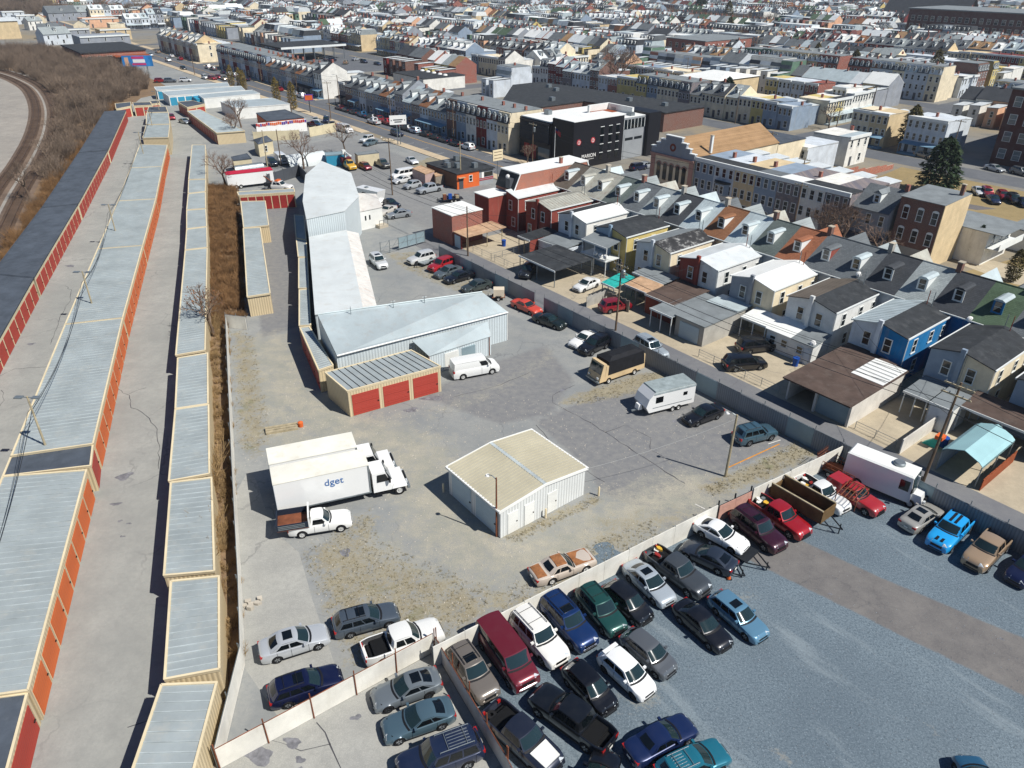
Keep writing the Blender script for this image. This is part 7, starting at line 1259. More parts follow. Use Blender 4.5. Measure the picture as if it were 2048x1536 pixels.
b = MB(); b.extr([(0, -1.15, .5), (5.6, -1.15, .5), (6.0, -1.15, 1.2), (5.7, -1.15, 2.1), (5.1, -1.15, 2.75), (0, -1.15, 2.75)], (0, 2.3, 0)); b.build('body', w, t); part(t, 'roof_cover', mat('grey_cover', '8f9a9b', .7, var=.2, scale=1.2), frus(-.05, 5.2, 1.2, 2.55, .1, 5.0, 1.1, 2.9)); part(t, 'tongue', 'galv', (5.6, 7.0, -.08, .08, .45, .6)); part(t, 'gas_bottles', w, frus(5.95, 6.4, .35, .6, 6.0, 6.35, .3, 1.2)); part(t, 'front_window', 'window_pale', [(5.86, -.8, 1.35), (5.95, -.8, 1.35), (5.95, .8, 1.35), (5.86, .8, 1.35), (5.66, -.8, 2.0), (5.73, -.8, 2.0), (5.73, .8, 2.0), (5.66, .8, 2.0)])
for s in (-1, 1): [wheel(t, x, s * 1.05, .33) for x in (1.9, 2.65)]; part(t, 'side_window', 'dark_glass', (4.0, 4.9, min(s * 1.14, s * 1.17), max(s * 1.14, s * 1.17), 1.5, 2.2)); part(t, 'side_window', 'dark_glass', (1.0, 1.5, min(s * 1.14, s * 1.17), max(s * 1.14, s * 1.17), 1.7, 2.1)); part(t, 'stripe', 'galv', (.3, 5.2, min(s * 1.14, s * 1.165), max(s * 1.14, s * 1.165), .95, 1.02))
# car on a trailer, dump trailer, landscape trailer
def trailer(name, label, rear, front, L, W_, tong, deck='rust', zz=.55, wx=None):
    p, r = on_axis(rear, front); t = thing(name, label, 'trailer', (*p, .014), r); part(t, 'deck', deck, (0, L, -W_ / 2, W_ / 2, zz - .1, zz)); b = MB(); b.tube((L - .1, -W_ / 2 + .1, zz - .15), (L + tong, 0, zz - .15), .06, None, 5); b.tube((L - .1, W_ / 2 - .1, zz - .15), (L + tong, 0, zz - .15), .06, None, 5); b.tube((L + tong - .25, 0, 0), (L + tong - .25, 0, zz + .3), .05, None, 6); b.build('tongue', 'dark_metal', t)
    for s in (-1, 1): [wheel(t, x, s * (W_ / 2 + .12), .32, .2) for x in (wx or (L * .38, L * .38 + .75))]; part(t, 'mudguard', 'dark_metal', ((wx or (L * .38, L * .38 + .75))[0] - .4, (wx or (L * .38, L * .38 + .75))[-1] + .4, min(s * W_ / 2, s * (W_ / 2 + .26)), max(s * W_ / 2, s * (W_ / 2 + .26)), .66, .70))
    return t
trailer('car_trailer', 'black steel car trailer carrying a white coupe', (1398, 1063), (1488, 1115), 4.9, 1.9, 1.5, 'dark_metal'); vehicle('coupe', 'white two-door coupe loaded on the black car trailer', 'e3e4e2', (1401, 1047), (1485, 1092), z=1.1, metal=False, ground=.55)
t = trailer('dump_trailer', 'long brown steel dump trailer between red and white pickups', (1549, 993), (1650, 1052), 4.9, 1.9, 1.5, 'rust', .75); 
for y in (-.98, .9): part(t, 'side', mat('dump_brown', '6a5436', .7, .1, var=.2, scale=1.5), (0, 4.9, y, y + .08, .75, 1.9)); part(t, 'rim_rail', 'wood_pale', (0, 4.9, y - .03, y + .11, 1.9, 2.0))
part(t, 'front_wall', 'dump_brown', (4.85, 4.95, -.98, .98, .75, 1.9)); part(t, 'tailgate', 'dump_brown', (-.05, .05, -.98, .98, .75, 1.5))
t = trailer('landscape_trailer', 'rusty landscape trailer with mesh ramp behind the red pickup', (1640, 932), (1706, 965), 3.6, 1.9, 1.2, 'rust', .55)
for y in (-.95, .9): b = MB(); [b.tube((0, y, z), (3.6, y, z), .035, None, 5) for z in (.9, 1.3)]; [b.tube((x, y, .55), (x, y, 1.3), .03, None, 5) for x in np.linspace(0, 3.6, 6)]; b.build('side_rail', 'rust', t)
b = MB(); [b.tube((0, y, .55), (-.15, y, 1.9), .025, None, 4) for y in np.linspace(-.9, .9, 9)]; [b.tube((-.07, -.9, z), (-.07, .9, z), .025, None, 4) for z in (.9, 1.3, 1.7)]; b.build('ramp', 'rust', t); part(t, 'timber_load', 'wood_red', (.5, 3.0, -.5, .3, .56, .8))
t = thing('pipe_rack', 'rusty steel rack over the cab of the red pickup', 'rack', (*G(1705, 985, 1.7), 0), RA - math.pi / 2 + .12); b = MB(); [b.tube((-1.3, y, 1.85), (1.3, y, 1.85), .035, None, 5) for y in np.linspace(-.85, .85, 6)]; [b.tube((x, -.85, 1.85), (x, .85, 1.85), .04, None, 5) for x in (-1.3, 0, 1.3)]; [b.tube((x, y, .9), (x, y, 1.85), .04, None, 5) for x in (-1.3, 1.3) for y in (-.85, .85)]; b.build('rack_frame', 'rust', t)
trailer('car_trailer', 'short black dolly trailer under the dark grey coupe', (1420, 1112), (1478, 1150), 2.2, 1.7, 1.0, 'dark_metal', .4)
trailer('flat_trailer', 'grey flat trailer beside the bright red utility vehicle', (872, 520), (828, 538), 3.6, 1.8, 1.0, 'galv', .55)
t = trailer('compressor_trailer', 'tan box compressor on a small trailer at the alley fence', (1010, 598), (990, 598), 1.8, 1.3, .8, 'rust', .5, (.9,)); part(t, 'housing', mat('tan_box', 'd3c5ae', .6, var=.1), (.1, 1.6, -.6, .6, .5, 1.6))
t = trailer('junk_trailer', 'low trailer heaped with scrap in the upper lot', (925, 401), (886, 404), 4.2, 1.8, 1.0, 'dark_metal', .6); rj = random.Random(4)
for k in range(9): x, y = rj.uniform(.3, 3.9), rj.uniform(-.7, .7); part(t, 'scrap', ['rust', 'galv', 'bin_blue', 'wood_pale', 'trim_black'][k % 5], (x - .35, x + .3, y - .25, y + .25, .6, .6 + rj.uniform(.3, 1.1)))
# classic coupe
t = vehicle('classic', 'long rusted two-tone classic coupe against the white wall', 'b9ada0', (1061, 1154), (1187, 1109), z=.6, metal=False, rim='steel', extras=('chromebumper',), cat='classic car'); c_ = CAR['classic']
mat('rust_paint', '96643f', .6, var=.3, scale=2.5, grime='5c3a28', ga=.6); part(t, 'hood_panel', 'rust_paint', [(2.35, -.72, .72), (2.35, .72, .72), (.75, .75, .82), (.75, -.75, .82), (2.35, -.72, .86), (2.35, .72, .86), (.75, .75, .945), (.75, -.75, .945)][::1]); part(t, 'trunk_panel', 'rust_paint', [(-1.75, -.72, .8), (-1.75, .72, .8), (-2.5, .68, .78), (-2.5, -.68, .78), (-1.75, -.72, .945), (-1.75, .72, .945), (-2.5, .68, .925), (-2.5, -.68, .925)]); part(t, 'roof_panel', 'rust_paint', (-.85, 0, -.6, .6, 1.3, 1.39))
# upper lot vehicles
UP = [('suv', 'white utility vehicle nosed out beside a grey sedan near the road', 'dfe0dd', (749, 274), (718, 283), {}), ('sedan', 'blue-grey sedan next to the white utility vehicle near the road', '5f7078', (756, 280), (725, 289), {}), ('coupe', 'white sports coupe on the open asphalt by the grass verge', 'dddede', (812, 314), (836, 326), {}), ('extpick', 'olive pickup beside the beige storage box', '4b4a44', (751, 320), (779, 333), dict(z=.85)), ('hatch', 'dark red compact next to the yellow bucket truck', '6b1722', (718, 326), (743, 338), {}), ('pvan', 'white passenger van beside the pink shipping container', 'e2e2df', (823, 345), (786, 352), dict(z=.9, metal=False)), ('coupe', 'white low sports car under the passenger van', 'dddedd', (822, 354), (784, 363), {}), ('hatch', 'silver beetle-shaped compact beside the silver pickup', 'b2b6b8', (840, 365), (809, 373), {}), ('crew', 'silver crew-cab pickup with black bed cover near the diner', 'a9aeb2', (883, 371), (834, 381), dict(z=.85, extras=('tonneau',))), ('sedan', 'black sedan beside the white camper van', '12141b', (763, 400), (799, 411), {}), ('sedan', 'silver-grey sedan beside the steps of the white office', '8d9295', (818, 424), (777, 430), {}), ('oldsedan', 'white and yellow car behind the silver-grey sedan', 'cfcac0', (785, 414), (763, 424), {}), ('suv', 'dark blue pickup-like car beside the white step van in the beige lot', '1d2430', (537, 320), (550, 329), {}), ('van', 'white cargo van beside the dead tree in the beige lot', 'dcdddb', (553, 311), (571, 324), dict(z=.9, metal=False)), ('suv', 'dark blue car facing the road by the tyre shop', '141d3a', (654, 236), (651, 244), {}), ('sedan', 'white car facing out of the tyre shop', 'dddedd', (630, 236), (632, 243), {}), ('van', 'white and orange rental van near the tan fence', 'e2e2e0', (672, 252), (708, 262), dict(z=.9, metal=False)), ('extpick', 'dark blue pickup beside the mural fence', '183a5a', (621, 247), (640, 250), dict(z=.8)), ('sedan', 'black car beside the rental van', '14161b', (667, 250), (661, 245), {}), ('hatch', 'red hatchback beside the far end of the middle storage row', '8c1420', (341, 231), (345, 236), {}), ('coupe', 'silver coupe at the brown-red storage doors', '8f969c', (363, 240), (376, 243), {}), ('suv', 'white stripped off-road car with a dark rear beside the gate', 'd8d8d4', (866, 510), (818, 522), {}),
 ('suv', 'black car in the shadow of the wide carport', '22252b', (1062, 535), (1050, 548), {})]
for kd, lab, colr, rr, ff, kw in UP: vehicle(kd, lab, colr, rr, ff, detail=1, **kw)
t = vehicle('van', 'white camper van with overcab behind the white office', 'e3e3df', (722, 390), (767, 400), z=1.2, metal=False, name='camper_van', cat='camper', detail=1); part(t, 'living_box', WT(), frus(-3.2, 2.0, 1.12, .7, -3.2, 2.6, 1.12, 2.9)); part(t, 'roof_vent', 'galv', (-1.5, -.9, -.4, .2, 2.9, 3.1)); part(t, 'side_window', 'dark_glass', (-1.5, -.5, -1.14, -1.11, 1.7, 2.3))
t = vehicle('crew', 'yellow bucket truck with dark red boom beside the dark red compact', 'cf9f22', (683, 318), (714, 338), z=1.0, metal=False, name='bucket_truck', cat='truck', detail=1); part(t, 'utility_body', mat('maroon_steel', '5d1f2a', .5, var=.1), (-2.9, -1.3, -1.1, 1.1, .8, 2.0)); b = MB(); b.tube((-2.4, 0, 2.0), (-2.4, 0, 2.9), .25, None, 8); b.tube((-2.4, .1, 2.9), (1.6, .1, 3.1), .17, None, 6); b.tube((1.6, -.1, 3.1), (-1.8, -.1, 3.35), .14, None, 6); b.build('boom', 'frame_white', t); part(t, 'bucket', 'frame_white', (-2.4, -1.7, -.7, 0, 2.9, 3.7))
t = vehicle('crew', 'white and orange tow truck behind the red-door storage row', 'd9d6d0', (532, 368), (584, 372), z=1.0, metal=False, name='tow_truck', cat='truck', detail=1); part(t, 'orange_light_bar', 'orange_paint', (-.5, .2, -.7, .7, 1.86, 2.05)); part(t, 'wrecker_body', 'dark_metal', (-2.8, -1.3, -1.0, 1.0, .8, 1.5)); b = MB(); b.tube((-1.5, 0, 1.5), (-3.2, 0, 2.6), .12, None, 6); b.build('boom', 'rust', t)
t = thing('box_trailer', 'white box trailer with bright red roof behind the red-door row', 'trailer', (*G(502, 372), 0), math.atan2(G(540, 366)[1] - G(470, 374)[1], G(540, 366)[0] - G(470, 374)[0])); part(t, 'body', WT(), (-4.6, 4.6, -1.2, 1.2, .6, 3.0)); part(t, 'roof', mat('red_roof', 'b5203a', .6, var=.06), (-4.65, 4.65, -1.25, 1.25, 3.0, 3.15)); [wheel(t, x, y, .42) for x in (-3.0, -2.1) for y in (-1.1, 1.1)]
# road traffic: parked along the far kerb and moving
RC = [(660, 860, 'dark red', '5a1018', 'sedan'), (715, 875, 'black', '14151c', 'sedan'), (775, 895, 'charcoal', '24282e', 'sedan'), (840, 917, 'teal blue', '1f5a80', 'pickup'), (905, 938, 'dark', '1b1d24', 'suv'), (975, 958, 'red', '9c1c22', 'extpick'), (1048, 978, 'bright red', 'b0242a', 'extpick'), (1120, 998, 'dark grey', '2a2d33', 'sedan'), (1198, 1022, 'black and silver', '3a3d40', 'suv'), (1275, 1040, 'light blue', 'b9c9d4', 'suv'), (1352, 1068, 'bronze', '3d352e', 'sedan'), (1432, 1093, 'near-black', '17191f', 'hatch'), (1512, 1113, 'navy', '161e36', 'sedan'), (1592, 1142, 'deep black', '111217', 'coupe'), (1690, 1172, 'white', 'e0e1df', 'suv')]
def at_uv(kind, label, colr, u, v, ang=0.0, group=None, **kw):
    t = vehicle(kind, label, colr, (1024, 900), (1030, 890), group=group, **kw); x, y = W(u, v); t.location = (x, y, .014); t.rotation_euler = (0, 0, RA + ang); return t
for k, (x, y, nm, colr, kd) in enumerate(RC): u, _ = UV(512 + x / 4, y / 4, .7); at_uv(kd, '%s %s parked %s along the far kerb from the black-awning store' % (nm, {'extpick': 'pickup', 'pickup': 'pickup', 'suv': 'utility vehicle'}.get(kd, 'car'), ORD[k]), colr, u, 48.4, math.pi if k != 5 else 0, 'cars parked along the far kerb', detail=1)
u, v = UV(744, 243, .7); at_uv('extpick', 'white pickup driving along the main road', 'dddedd', u, 45.8, math.pi, detail=1); u, v = UV(780, 268, .7); at_uv('suv', 'dark blue utility vehicle driving on the near lane of the main road', '1a2745', u, 42.6, 0, detail=1)
rc = random.Random(3); CN = dict(black='15161b', white='dcdddb', silver='a8adb1', grey='5a5f64', navy='18213c', red='8f1c22', tan='9a8a72')
for k, (u, v, ang) in enumerate([(-206 - 6.2 * i, 48.4, math.pi) for i in (0, 1, 3, 8, 9, 10, 11, 12, 14, 15)] + [(-262, 42, 0), (-268, 42, 0), (-330 - 7 * 1, 48.4, math.pi), (-350, 48.4, math.pi), (-361, 42, 0), (-372, 48.4, math.pi), (-380, 42.5, 0)]):
    nm = rc.choice(list(CN)); at_uv(rc.choice(['sedan', 'suv', 'sedan', 'hatch']), '%s car on the main road past the white gable corner' % nm, CN[nm], u, v, ang, 'cars on the far main road', detail=1)
for k, (px, py, ang) in enumerate([(322, 165, 1.2), (341, 165, 1.2), (372, 164, 1.0), (367, 139, 0), (337, 123, 0), (411, 158, 0), (425, 160, .2)]): u, v = UV(px, py); nm = rc.choice(list(CN)); at_uv(rc.choice(['sedan', 'suv']), '%s car in the lot below the advertising board' % nm, CN[nm], u, v, ang, 'cars below the advertising board', detail=1)
for k, (px, py, ang) in enumerate([(692, 128, 2.5), (655, 121, 2), (665, 123, 2), (728, 126, 0), (755, 130, 0), (712, 121, 2), (640, 118, 2)]): u, v = UV(px, py); nm = rc.choice(list(CN)); at_uv(rc.choice(['sedan', 'suv']), '%s car in the car park beside the long canopy' % nm, CN[nm], u, v, ang, 'cars in the canopy car park', detail=1)
for k, (px, py, nm, ang) in enumerate([(1955, 388, 'white', -.9), (1972, 392, 'red', -.9), (2003, 396, 'red', -.9), (1985, 405, 'navy', -.9), (2025, 405, 'black', -.9), (2045, 412, 'navy', -.9), (1988, 342, 'silver', -.3), (2040, 350, 'grey', -.3), (1722, 357, 'grey', 0), (1845, 315, 'tan', -.2), (1276, 340, 'navy', 1.57), (1292, 336, 'silver', 1.57), (2028, 493, 'black', .1)]): u, v = UV(px, py); at_uv(['sedan', 'suv', 'hatch'][k % 3], '%s car %s' % (nm, 'on the vacant grass lot beyond the tan-sided block' if k < 10 else 'beside the fire station bay' if k < 12 else 'on the lawn by the annexe'), CN[nm], u, v, ang, 'cars on the vacant lot' if k < 10 else None, detail=1)
# ================================================================ rows of houses filling the town
def in_view(u, v, z=4, mx=40):
    x, y = W(u, v); w = np.array([x, y, z - CAMH]); c = w @ _F
    if c < 5: return None
    px = 1024 + FPX * (w @ _R) / c; py = 768 + FPX * (w @ _D) / c
    return (px, py, c) if -mx < px < 2048 + mx and -60 < py < 1600 else None
KEEP = [(-98, -66, 50, 84), (-60, 0, 52, 95), (-190, -96, 50, 68), (-160, -92, 74, 124), (-132, -111, 148, 176), (-222, -193, 240, 288), (-218, -190, 50, 110), (-320, -200, 50, 66), (-330, -248, 68, 122), (-60, 36, 84, 122), (-26, 30, 136, 222), (-205, -125, 440, 500), (-270, -200, 534, 564), (0, 36, 50, 90), (-390, -318, 50, 66), (-420, -300, 400, 462)]
def free(u, v, r=6): return not any(a - r < u < c + r and d - r < v < e + r for a, c, d, e in KEEP)
rnd = random.Random(5); HOUSES = []
US = [(-59.5, 34), (-189.5, -70), (-310, -198), (-412, -318), (-512, -420), (-612, -520), (-712, -620), (-812, -720), (-912, -820), (-1012, -920), (42, 140), (148, 250)]
VS = [(52.4, 121.5)] + [(s + 4.5, s2 - 4.5) for s, s2 in zip(STREETS, STREETS[1:] + [890])] + [(899, 970), (980, 1060), (1070, 1150)]
WP = ['white'] * 7 + ['pale'] * 6 + ['cream'] * 4 + ['blue'] * 3 + ['red'] * 3 + ['tan'] * 2 + ['grey'] * 3 + ['brown', 'yellow', 'maroon', 'stone', 'green', 'peach']; RP = ['light'] * 3 + ['pale'] * 3 + ['white'] * 4 + ['grey'] * 5 + ['dark'] * 4 + ['bright'] * 3 + ['brown', 'maroon', 'tan', 'green']
def add_row(u0, v0, du, dv, n, rot, w, rowname, wingback):
    st = rnd.choice(['gable', 'gable', 'gable', 'mansard', 'flat', 'gable', 'mansard']); h = rnd.choice([6.2, 6.6, 7.0, 8.8 if st == 'flat' else 6.4]); por = rnd.choice([None, 'mr_pale', 'frame_white', 'awning_blue']); wc0 = rnd.choice(WP); rc0 = rnd.choice(RP)
    for k in range(n):
        u, v = u0 + du * k, v0 + dv * k
        if rnd.random() < .03: continue
        if rnd.random() < .2: st = rnd.choice(['gable', 'mansard', 'flat', 'gable']); h = rnd.choice([6.2, 6.6, 7.0, 8.2])
        if rnd.random() < .7: wc0 = rnd.choice(WP)
        if rnd.random() < .65: rc0 = rnd.choice(RP)
        if not free(u, v): continue
        if k % 7 == 3: h = max(5.4, min(8.6, h + rnd.choice([-.6, .5, .7]))); 
        if rnd.random() < .3: v += rnd.uniform(-.7, .7) * (dv == 0); u += rnd.uniform(-.7, .7) * (du == 0)
        q = in_view(u, v)
        if q is None: continue
        HOUSES.append((q[2], u, v, rot, st, w, h, wc0, rc0 if st != 'flat' else rnd.choice(['black', 'bright', 'white', 'grey', 'pale']), wingback, por, rowname, q))
bi = 0
for iu, (ua, ub) in enumerate(US):
    for iv, (va, vb) in enumerate(VS):
        bi += 1; w = rnd.choice([4.2, 4.5, 4.8]); L = ub - ua; n = int((L - 6) / w); wh = 'block %d-%d' % (iu, iv)
        st_name = ORD[min(21, iv)]; col_name = ['behind stone hall', 'behind fire station', 'behind white gable', 'past car park', 'beyond brick store', 'up main road', 'far west', 'far distance', 'tree line', 'town edge', 'beyond brick mill', 'beyond mill'][iu]
        if iv > 0 or iu in (2, 3, 4, 5, 6, 7, 8, 9): 
            if iv > 0: add_row(ua + 3 + w / 2, va + 3.4, w, 0, n, 0, w, 'facing row, %s block %s' % (st_name, col_name), True)
            add_row(ub - 3 - w / 2, vb - 3.4, -w, 0, n, math.pi, w, 'backing row, %s block %s' % (st_name, col_name), True)
        elif iu == 1: add_row(ub - 20, vb - 3.4, -w, 0, n - 5, math.pi, w, 'backing row, %s block %s' % (st_name, col_name), True)
        if rnd.random() < .8 and iv > 0: add_row(ua + 6, (va + vb) / 2 - 4, w + .3, 0, n - 2, 0, w, 'alley row, %s block %s' % (st_name, col_name), False)
        if rnd.random() < .7 and iv + iu > 0:
            m = int((vb - va - 44) / w); add_row(ub - 3.4, va + 22, 0, w, m, math.pi / 2, w, 'side-street row, %s block %s' % (st_name, col_name), False)
        if rnd.random() < .4:
            m = int((vb - va - 44) / w); add_row(ua + 3.4, va + 22, 0, w, m, -math.pi / 2, w, 'far side-street row, %s block %s' % (st_name, col_name), True)
HOUSES.sort(key=lambda q: q[0])
# drop houses that the station, hall or row fronts hide entirely is not attempted: town rows are all partly seen from the air
NIND = 185
RN = {}
for k, (c, u, v, rot, st, w, h, wc, rc, wing, por, rown, q) in enumerate(HOUSES[:NIND]):
    RN[rown] = RN.get(rown, -1) + 1
    town_house(u, v, rot, st, w, 9.5, h, wc, rc, wing, 'in the ' + rown, 'houses in the ' + rown, por if c < 230 else None, c < 330, None, '%s %s, %s roof, %s in %s' % (WNAME[wc], {'gable': 'dormered house', 'mansard': 'mansard house', 'flat': 'flat-top house'}[st], RNAME[rc].replace(' shingle', ''), ORD[RN[rown] % 22], rown), back=(rot != 0))
# the farther houses, too many to count: one mass of real geometry
MN = sorted(set(WALLC.values()) | set(ROOFC.values())) + ['frame_white', 'window_glass', 'brick_red']; MI = {m: i for i, m in enumerate(MN)}
def template(style, w, h, wing):
    V = MB(); a = w / 2; d = 9.5      # slots: 0 wall 1 roof 2 trim 3 glass 4 wing roof 5 chimney
    if style == 'gable':
        rz = h + d * .3; V.poly([(-a, 0, 0), (a, 0, 0), (a, 0, h), (-a, 0, h)]); V.poly([(a, 0, 0), (a, d, 0), (a, d, h), (a, d / 2, rz), (a, 0, h)]); V.poly([(a, d, 0), (-a, d, 0), (-a, d, h), (a, d, h)]); V.poly([(-a, d, 0), (-a, 0, 0), (-a, 0, h), (-a, d / 2, rz), (-a, d, h)])
        V.poly([(-a, -.3, h - .05), (a, -.3, h - .05), (a, d / 2, rz + .1), (-a, d / 2, rz + .1)], 1); V.poly([(-a, d / 2, rz + .1), (a, d / 2, rz + .1), (a, d + .3, h - .05), (-a, d + .3, h - .05)], 1)
        y0 = d * .12; z0 = h + .4; V.box(-.65, .65, y0, d * .4, z0, z0 + 1.7, 2); V.poly([(-.38, y0 - .03, z0 + .4), (.38, y0 - .03, z0 + .4), (.38, y0 - .03, z0 + 1.4), (-.38, y0 - .03, z0 + 1.4)], 3); V.extr([(-.8, y0 - .15, z0 + 1.7), (0, y0 - .15, z0 + 2.3), (.8, y0 - .15, z0 + 1.7)], (0, d * .36, 0), 1); V.box(a - .6, a - .1, d / 2 - .3, d / 2 + .3, h, rz + 1.1, 5)
    elif style == 'mansard':
        V.box(-a, a, 0, d, 0, h); V.hexa([(-a, -.2, h), (a, -.2, h), (a, d + .2, h), (-a, d + .2, h), (-a, .9, h + 2.4), (a, .9, h + 2.4), (a, d - .9, h + 2.4), (-a, d - .9, h + 2.4)], 1, 4)
        for x in (-a * .48, a * .48): V.box(x - .45, x + .45, -.1, 1, h + .4, h + 1.8, 2); V.poly([(x - .28, -.13, h + .6), (x + .28, -.13, h + .6), (x + .28, -.13, h + 1.6), (x - .28, -.13, h + 1.6)], 3)
    else: V.box(-a, a, 0, d, 0, h, 0, 1); V.box(-a, a, -.3, .1, h - .5, h + .2, 2)
    for z in ([h - 2.4] + ([h - 5.2] if h > 7 else []) + [.9]):
        for x in (-a * .5, a * .5):
            V.poly([(x - .52, -.03, z - .1), (x + .52, -.03, z - .1), (x + .52, -.03, z + 1.7), (x - .52, -.03, z + 1.7)], 2); V.poly([(x - .38, -.05, z), (x + .38, -.05, z), (x + .38, -.05, z + 1.55), (x - .38, -.05, z + 1.55)], 3)
    V.extr([(-a, -1.8, 2.5), (a, -1.8, 2.5), (a, 0, 3.0), (-a, 0, 3.0)], (0, 0, -.15), 4)
    if wing:
        V.box(-a + .1, a * .3, d, d + 7, 0, h - 1.1, 0); V.extr([(-a, d, h - .6), (a * .35, d, h - .9), (a * .35, d + 7.2, h - 1.0), (-a, d + 7.2, h - .8)], (0, 0, -.12), 4)
        for z in (h - 3.4, .9): V.poly([(-a * .1, d + 7.03, z), (-a * .6, d + 7.03, z), (-a * .6, d + 7.03, z + 1.4), (-a * .1, d + 7.03, z + 1.4)], 3)
    return V
TP = {}; VV = []; FF = []; MM = []; nv = 0
for (c, u, v, rot, st, w, h, wc, rc, wing, por, rown, q) in HOUSES[NIND:]:
    k = (st, w, h, wing)
    if k not in TP: T = template(*k); TP[k] = (np.array(T.v), T.f, T.m)
    tv, tf, tm = TP[k]; r = RA + rot; cs, sn = math.cos(r), math.sin(r); x, y = W(u, v); P = np.empty_like(tv); P[:, 0] = tv[:, 0] * cs - tv[:, 1] * sn + x; P[:, 1] = tv[:, 0] * sn + tv[:, 1] * cs + y; P[:, 2] = tv[:, 2]
    VV.append(P); FF += [tuple(i + nv for i in f) for f in tf]; nv += len(P); mp = (MI[WALLC[wc]], MI[ROOFC[rc]], MI['frame_white'], MI['window_glass'], MI[rnd.choice(['mr_white', 'mr_bright', 'mr_pale', 'rf_black'])], MI['brick_red']); MM += [mp[i] for i in tm]
me = bpy.data.meshes.new('distant_houses'); me.from_pydata(np.concatenate(VV).tolist(), [], FF); [me.materials.append(MATS[m]) for m in MN]; me.polygons.foreach_set('material_index', np.array(MM, np.int32)); o = obj('distant_houses', me); tag(o, 'mass of distant white and grey row houses filling the town', 'houses', kind='stuff')
print('houses', len(HOUSES), 'mesh verts', nv)
# detached houses and sheds on the far left beyond the brush
for k, (px, py, wc, rc, st, w, rr) in enumerate([(75, 60, 'white', 'light', 'gable', 9, .3), (105, 78, 'pale', 'grey', 'gable', 11, 0), (120, 90, 'pale', 'light', 'gable', 14, .2), (160, 80, 'grey', 'black', 'flat', 12, 0), (55, 48, 'pale', 'bright', 'flat', 12, .2), (180, 68, 'cream', 'grey', 'gable', 10, 1.2), (205, 55, 'peach', 'maroon', 'flat', 22, 0), (130, 42, 'grey', 'grey', 'gable', 20, .1), (165, 40, 'grey', 'light', 'gable', 18, .1), (250, 65, 'cream', 'grey', 'flat', 12, 1.5), (30, 40, 'pale', 'white', 'flat', 14, 0), (95, 52, 'cream', 'brown', 'gable', 9, 1.3), (235, 80, 'tan', 'light', 'flat', 16, 0), (20, 62, 'cream', 'orange', 'gable', 8, .4), (215, 95, 'grey', 'pale', 'flat', 24, .02)]):
    u, v = UV(px, py); town_house(u, v, math.pi / 2 + rr, st, w, w * .7, 5.5, wc, rc, False, '', 'detached buildings beyond the brush', None, True, None, '%s detached %s with %s roof and %s front beyond the railway brush' % (WNAME[wc], 'house' if w < 12 else 'shed', RNAME[rc], ('%d-metre' % w)))
sheet('park_lawn', UVP((-420, 405), (-330, 400), (-320, 458), (-420, 460)), 0.016, mat('lawn_green', '6d6f45', .95, var=.2, scale=.1))
# far sheds and works along the top left
for k, (px, py, lx, ly, h, wl, rf) in enumerate([(270, 8, 60, 16, 8, 'wall_cream', 'mr_white'), (340, 11, 55, 14, 7, 'wall_grey', 'rf_grey'), (390, 18, 60, 12, 8, 'wall_cream', 'mr_pale'), (330, 22, 70, 10, 6, 'wall_grey', 'mr_white'), (15, 75, 12, 20, 9, 'wall_tan', 'mr_white')]):
    u, v = UV(px, py); t = gthing('factory_shed', ['long cream factory shed with white roof at the top of the town', 'grey works shed with dull roof at the top of the town', 'cream factory shed with pale ribbed roof near the main road end', 'low grey shed with white roof before the factory sheds', 'tan block with white roof at the left edge beyond the railway'][k], 'shed', u, v, rot=math.pi / 2); b = MB(); b.box(-lx / 2, lx / 2, -ly / 2, ly / 2, -.05, h); b.build('wall', wl, t); b = MB(); b.extr([(-lx / 2 - .5, -ly / 2 - .5, h), (-lx / 2 - .5, 0, h + 1.5), (-lx / 2 - .5, ly / 2 + .5, h)], (lx + 1, 0, 0)); b.build('roof', rf, t)
# ================================================================ fences, walls, poles, wires
corrugated('fence_grey', '8a8f93', 0.25, grime='5f6264'); mat('fence_white', 'd6d3c9', 0.75, var=0.12, scale=0.5, grime='a39c8c', ga=0.4, streak=True); mat('gate_pink', 'b98f80', 0.8, var=0.1, scale=3.0); mat('wire_dark', '2b2d30', 0.6, var=0); mat('wire_pale', 'a9aaa6', 0.6, var=0)
def panel_fence(name, label, pts, h, m, step, post='galv', ph=0.25, tilt=0.0, th=0.04, rail=True, postr=0.04, pat=None):
    t = thing(name, label, 'fence', (*pts[0], 0), 0); rf = random.Random(len(label)); q = [(p[0] - pts[0][0], p[1] - pts[0][1]) for p in pts]
    for a, c in zip(q, q[1:]):
        L = math.dist(a, c); n = max(1, round(L / step)); r = math.atan2(c[1] - a[1], c[0] - a[0]); k0 = (round(L / n, 3), h, m)
        for k in range(n):
            p = lerp(a, c, k / n); b = MB(); e = L / n; dz = rf.uniform(-.03, .03); b.hexa([(.01, -th, 0.03), (e - .01, -th, .03), (e - .01, th, .03), (.01, th, .03), (.01, -th + tilt, h + dz), (e - .01, -th + tilt, h + dz), (e - .01, th + tilt, h + dz), (.01, th + tilt, h + dz)]); b.build('panel', m if not pat else pat[k % len(pat)], t, loc=(*p, 0), rotz=r)
        for k in range(n + 1): p = lerp(a, c, k / n); b = MB(); lx, ly = rf.uniform(-.06, .06), rf.uniform(-.06, .06); off = (math.cos(r + math.pi / 2) * .09, math.sin(r + math.pi / 2) * .09); b.tube((p[0] + off[0], p[1] + off[1], 0), (p[0] + lx + off[0], p[1] + ly + off[1], h + ph), postr, None, 6); b.build('post', post, t)
        if rail: b = MB(); b.tube((*a, h + .05), (*c, h + .05), .03, None, 5); b.build('rail', post, t)
    return t
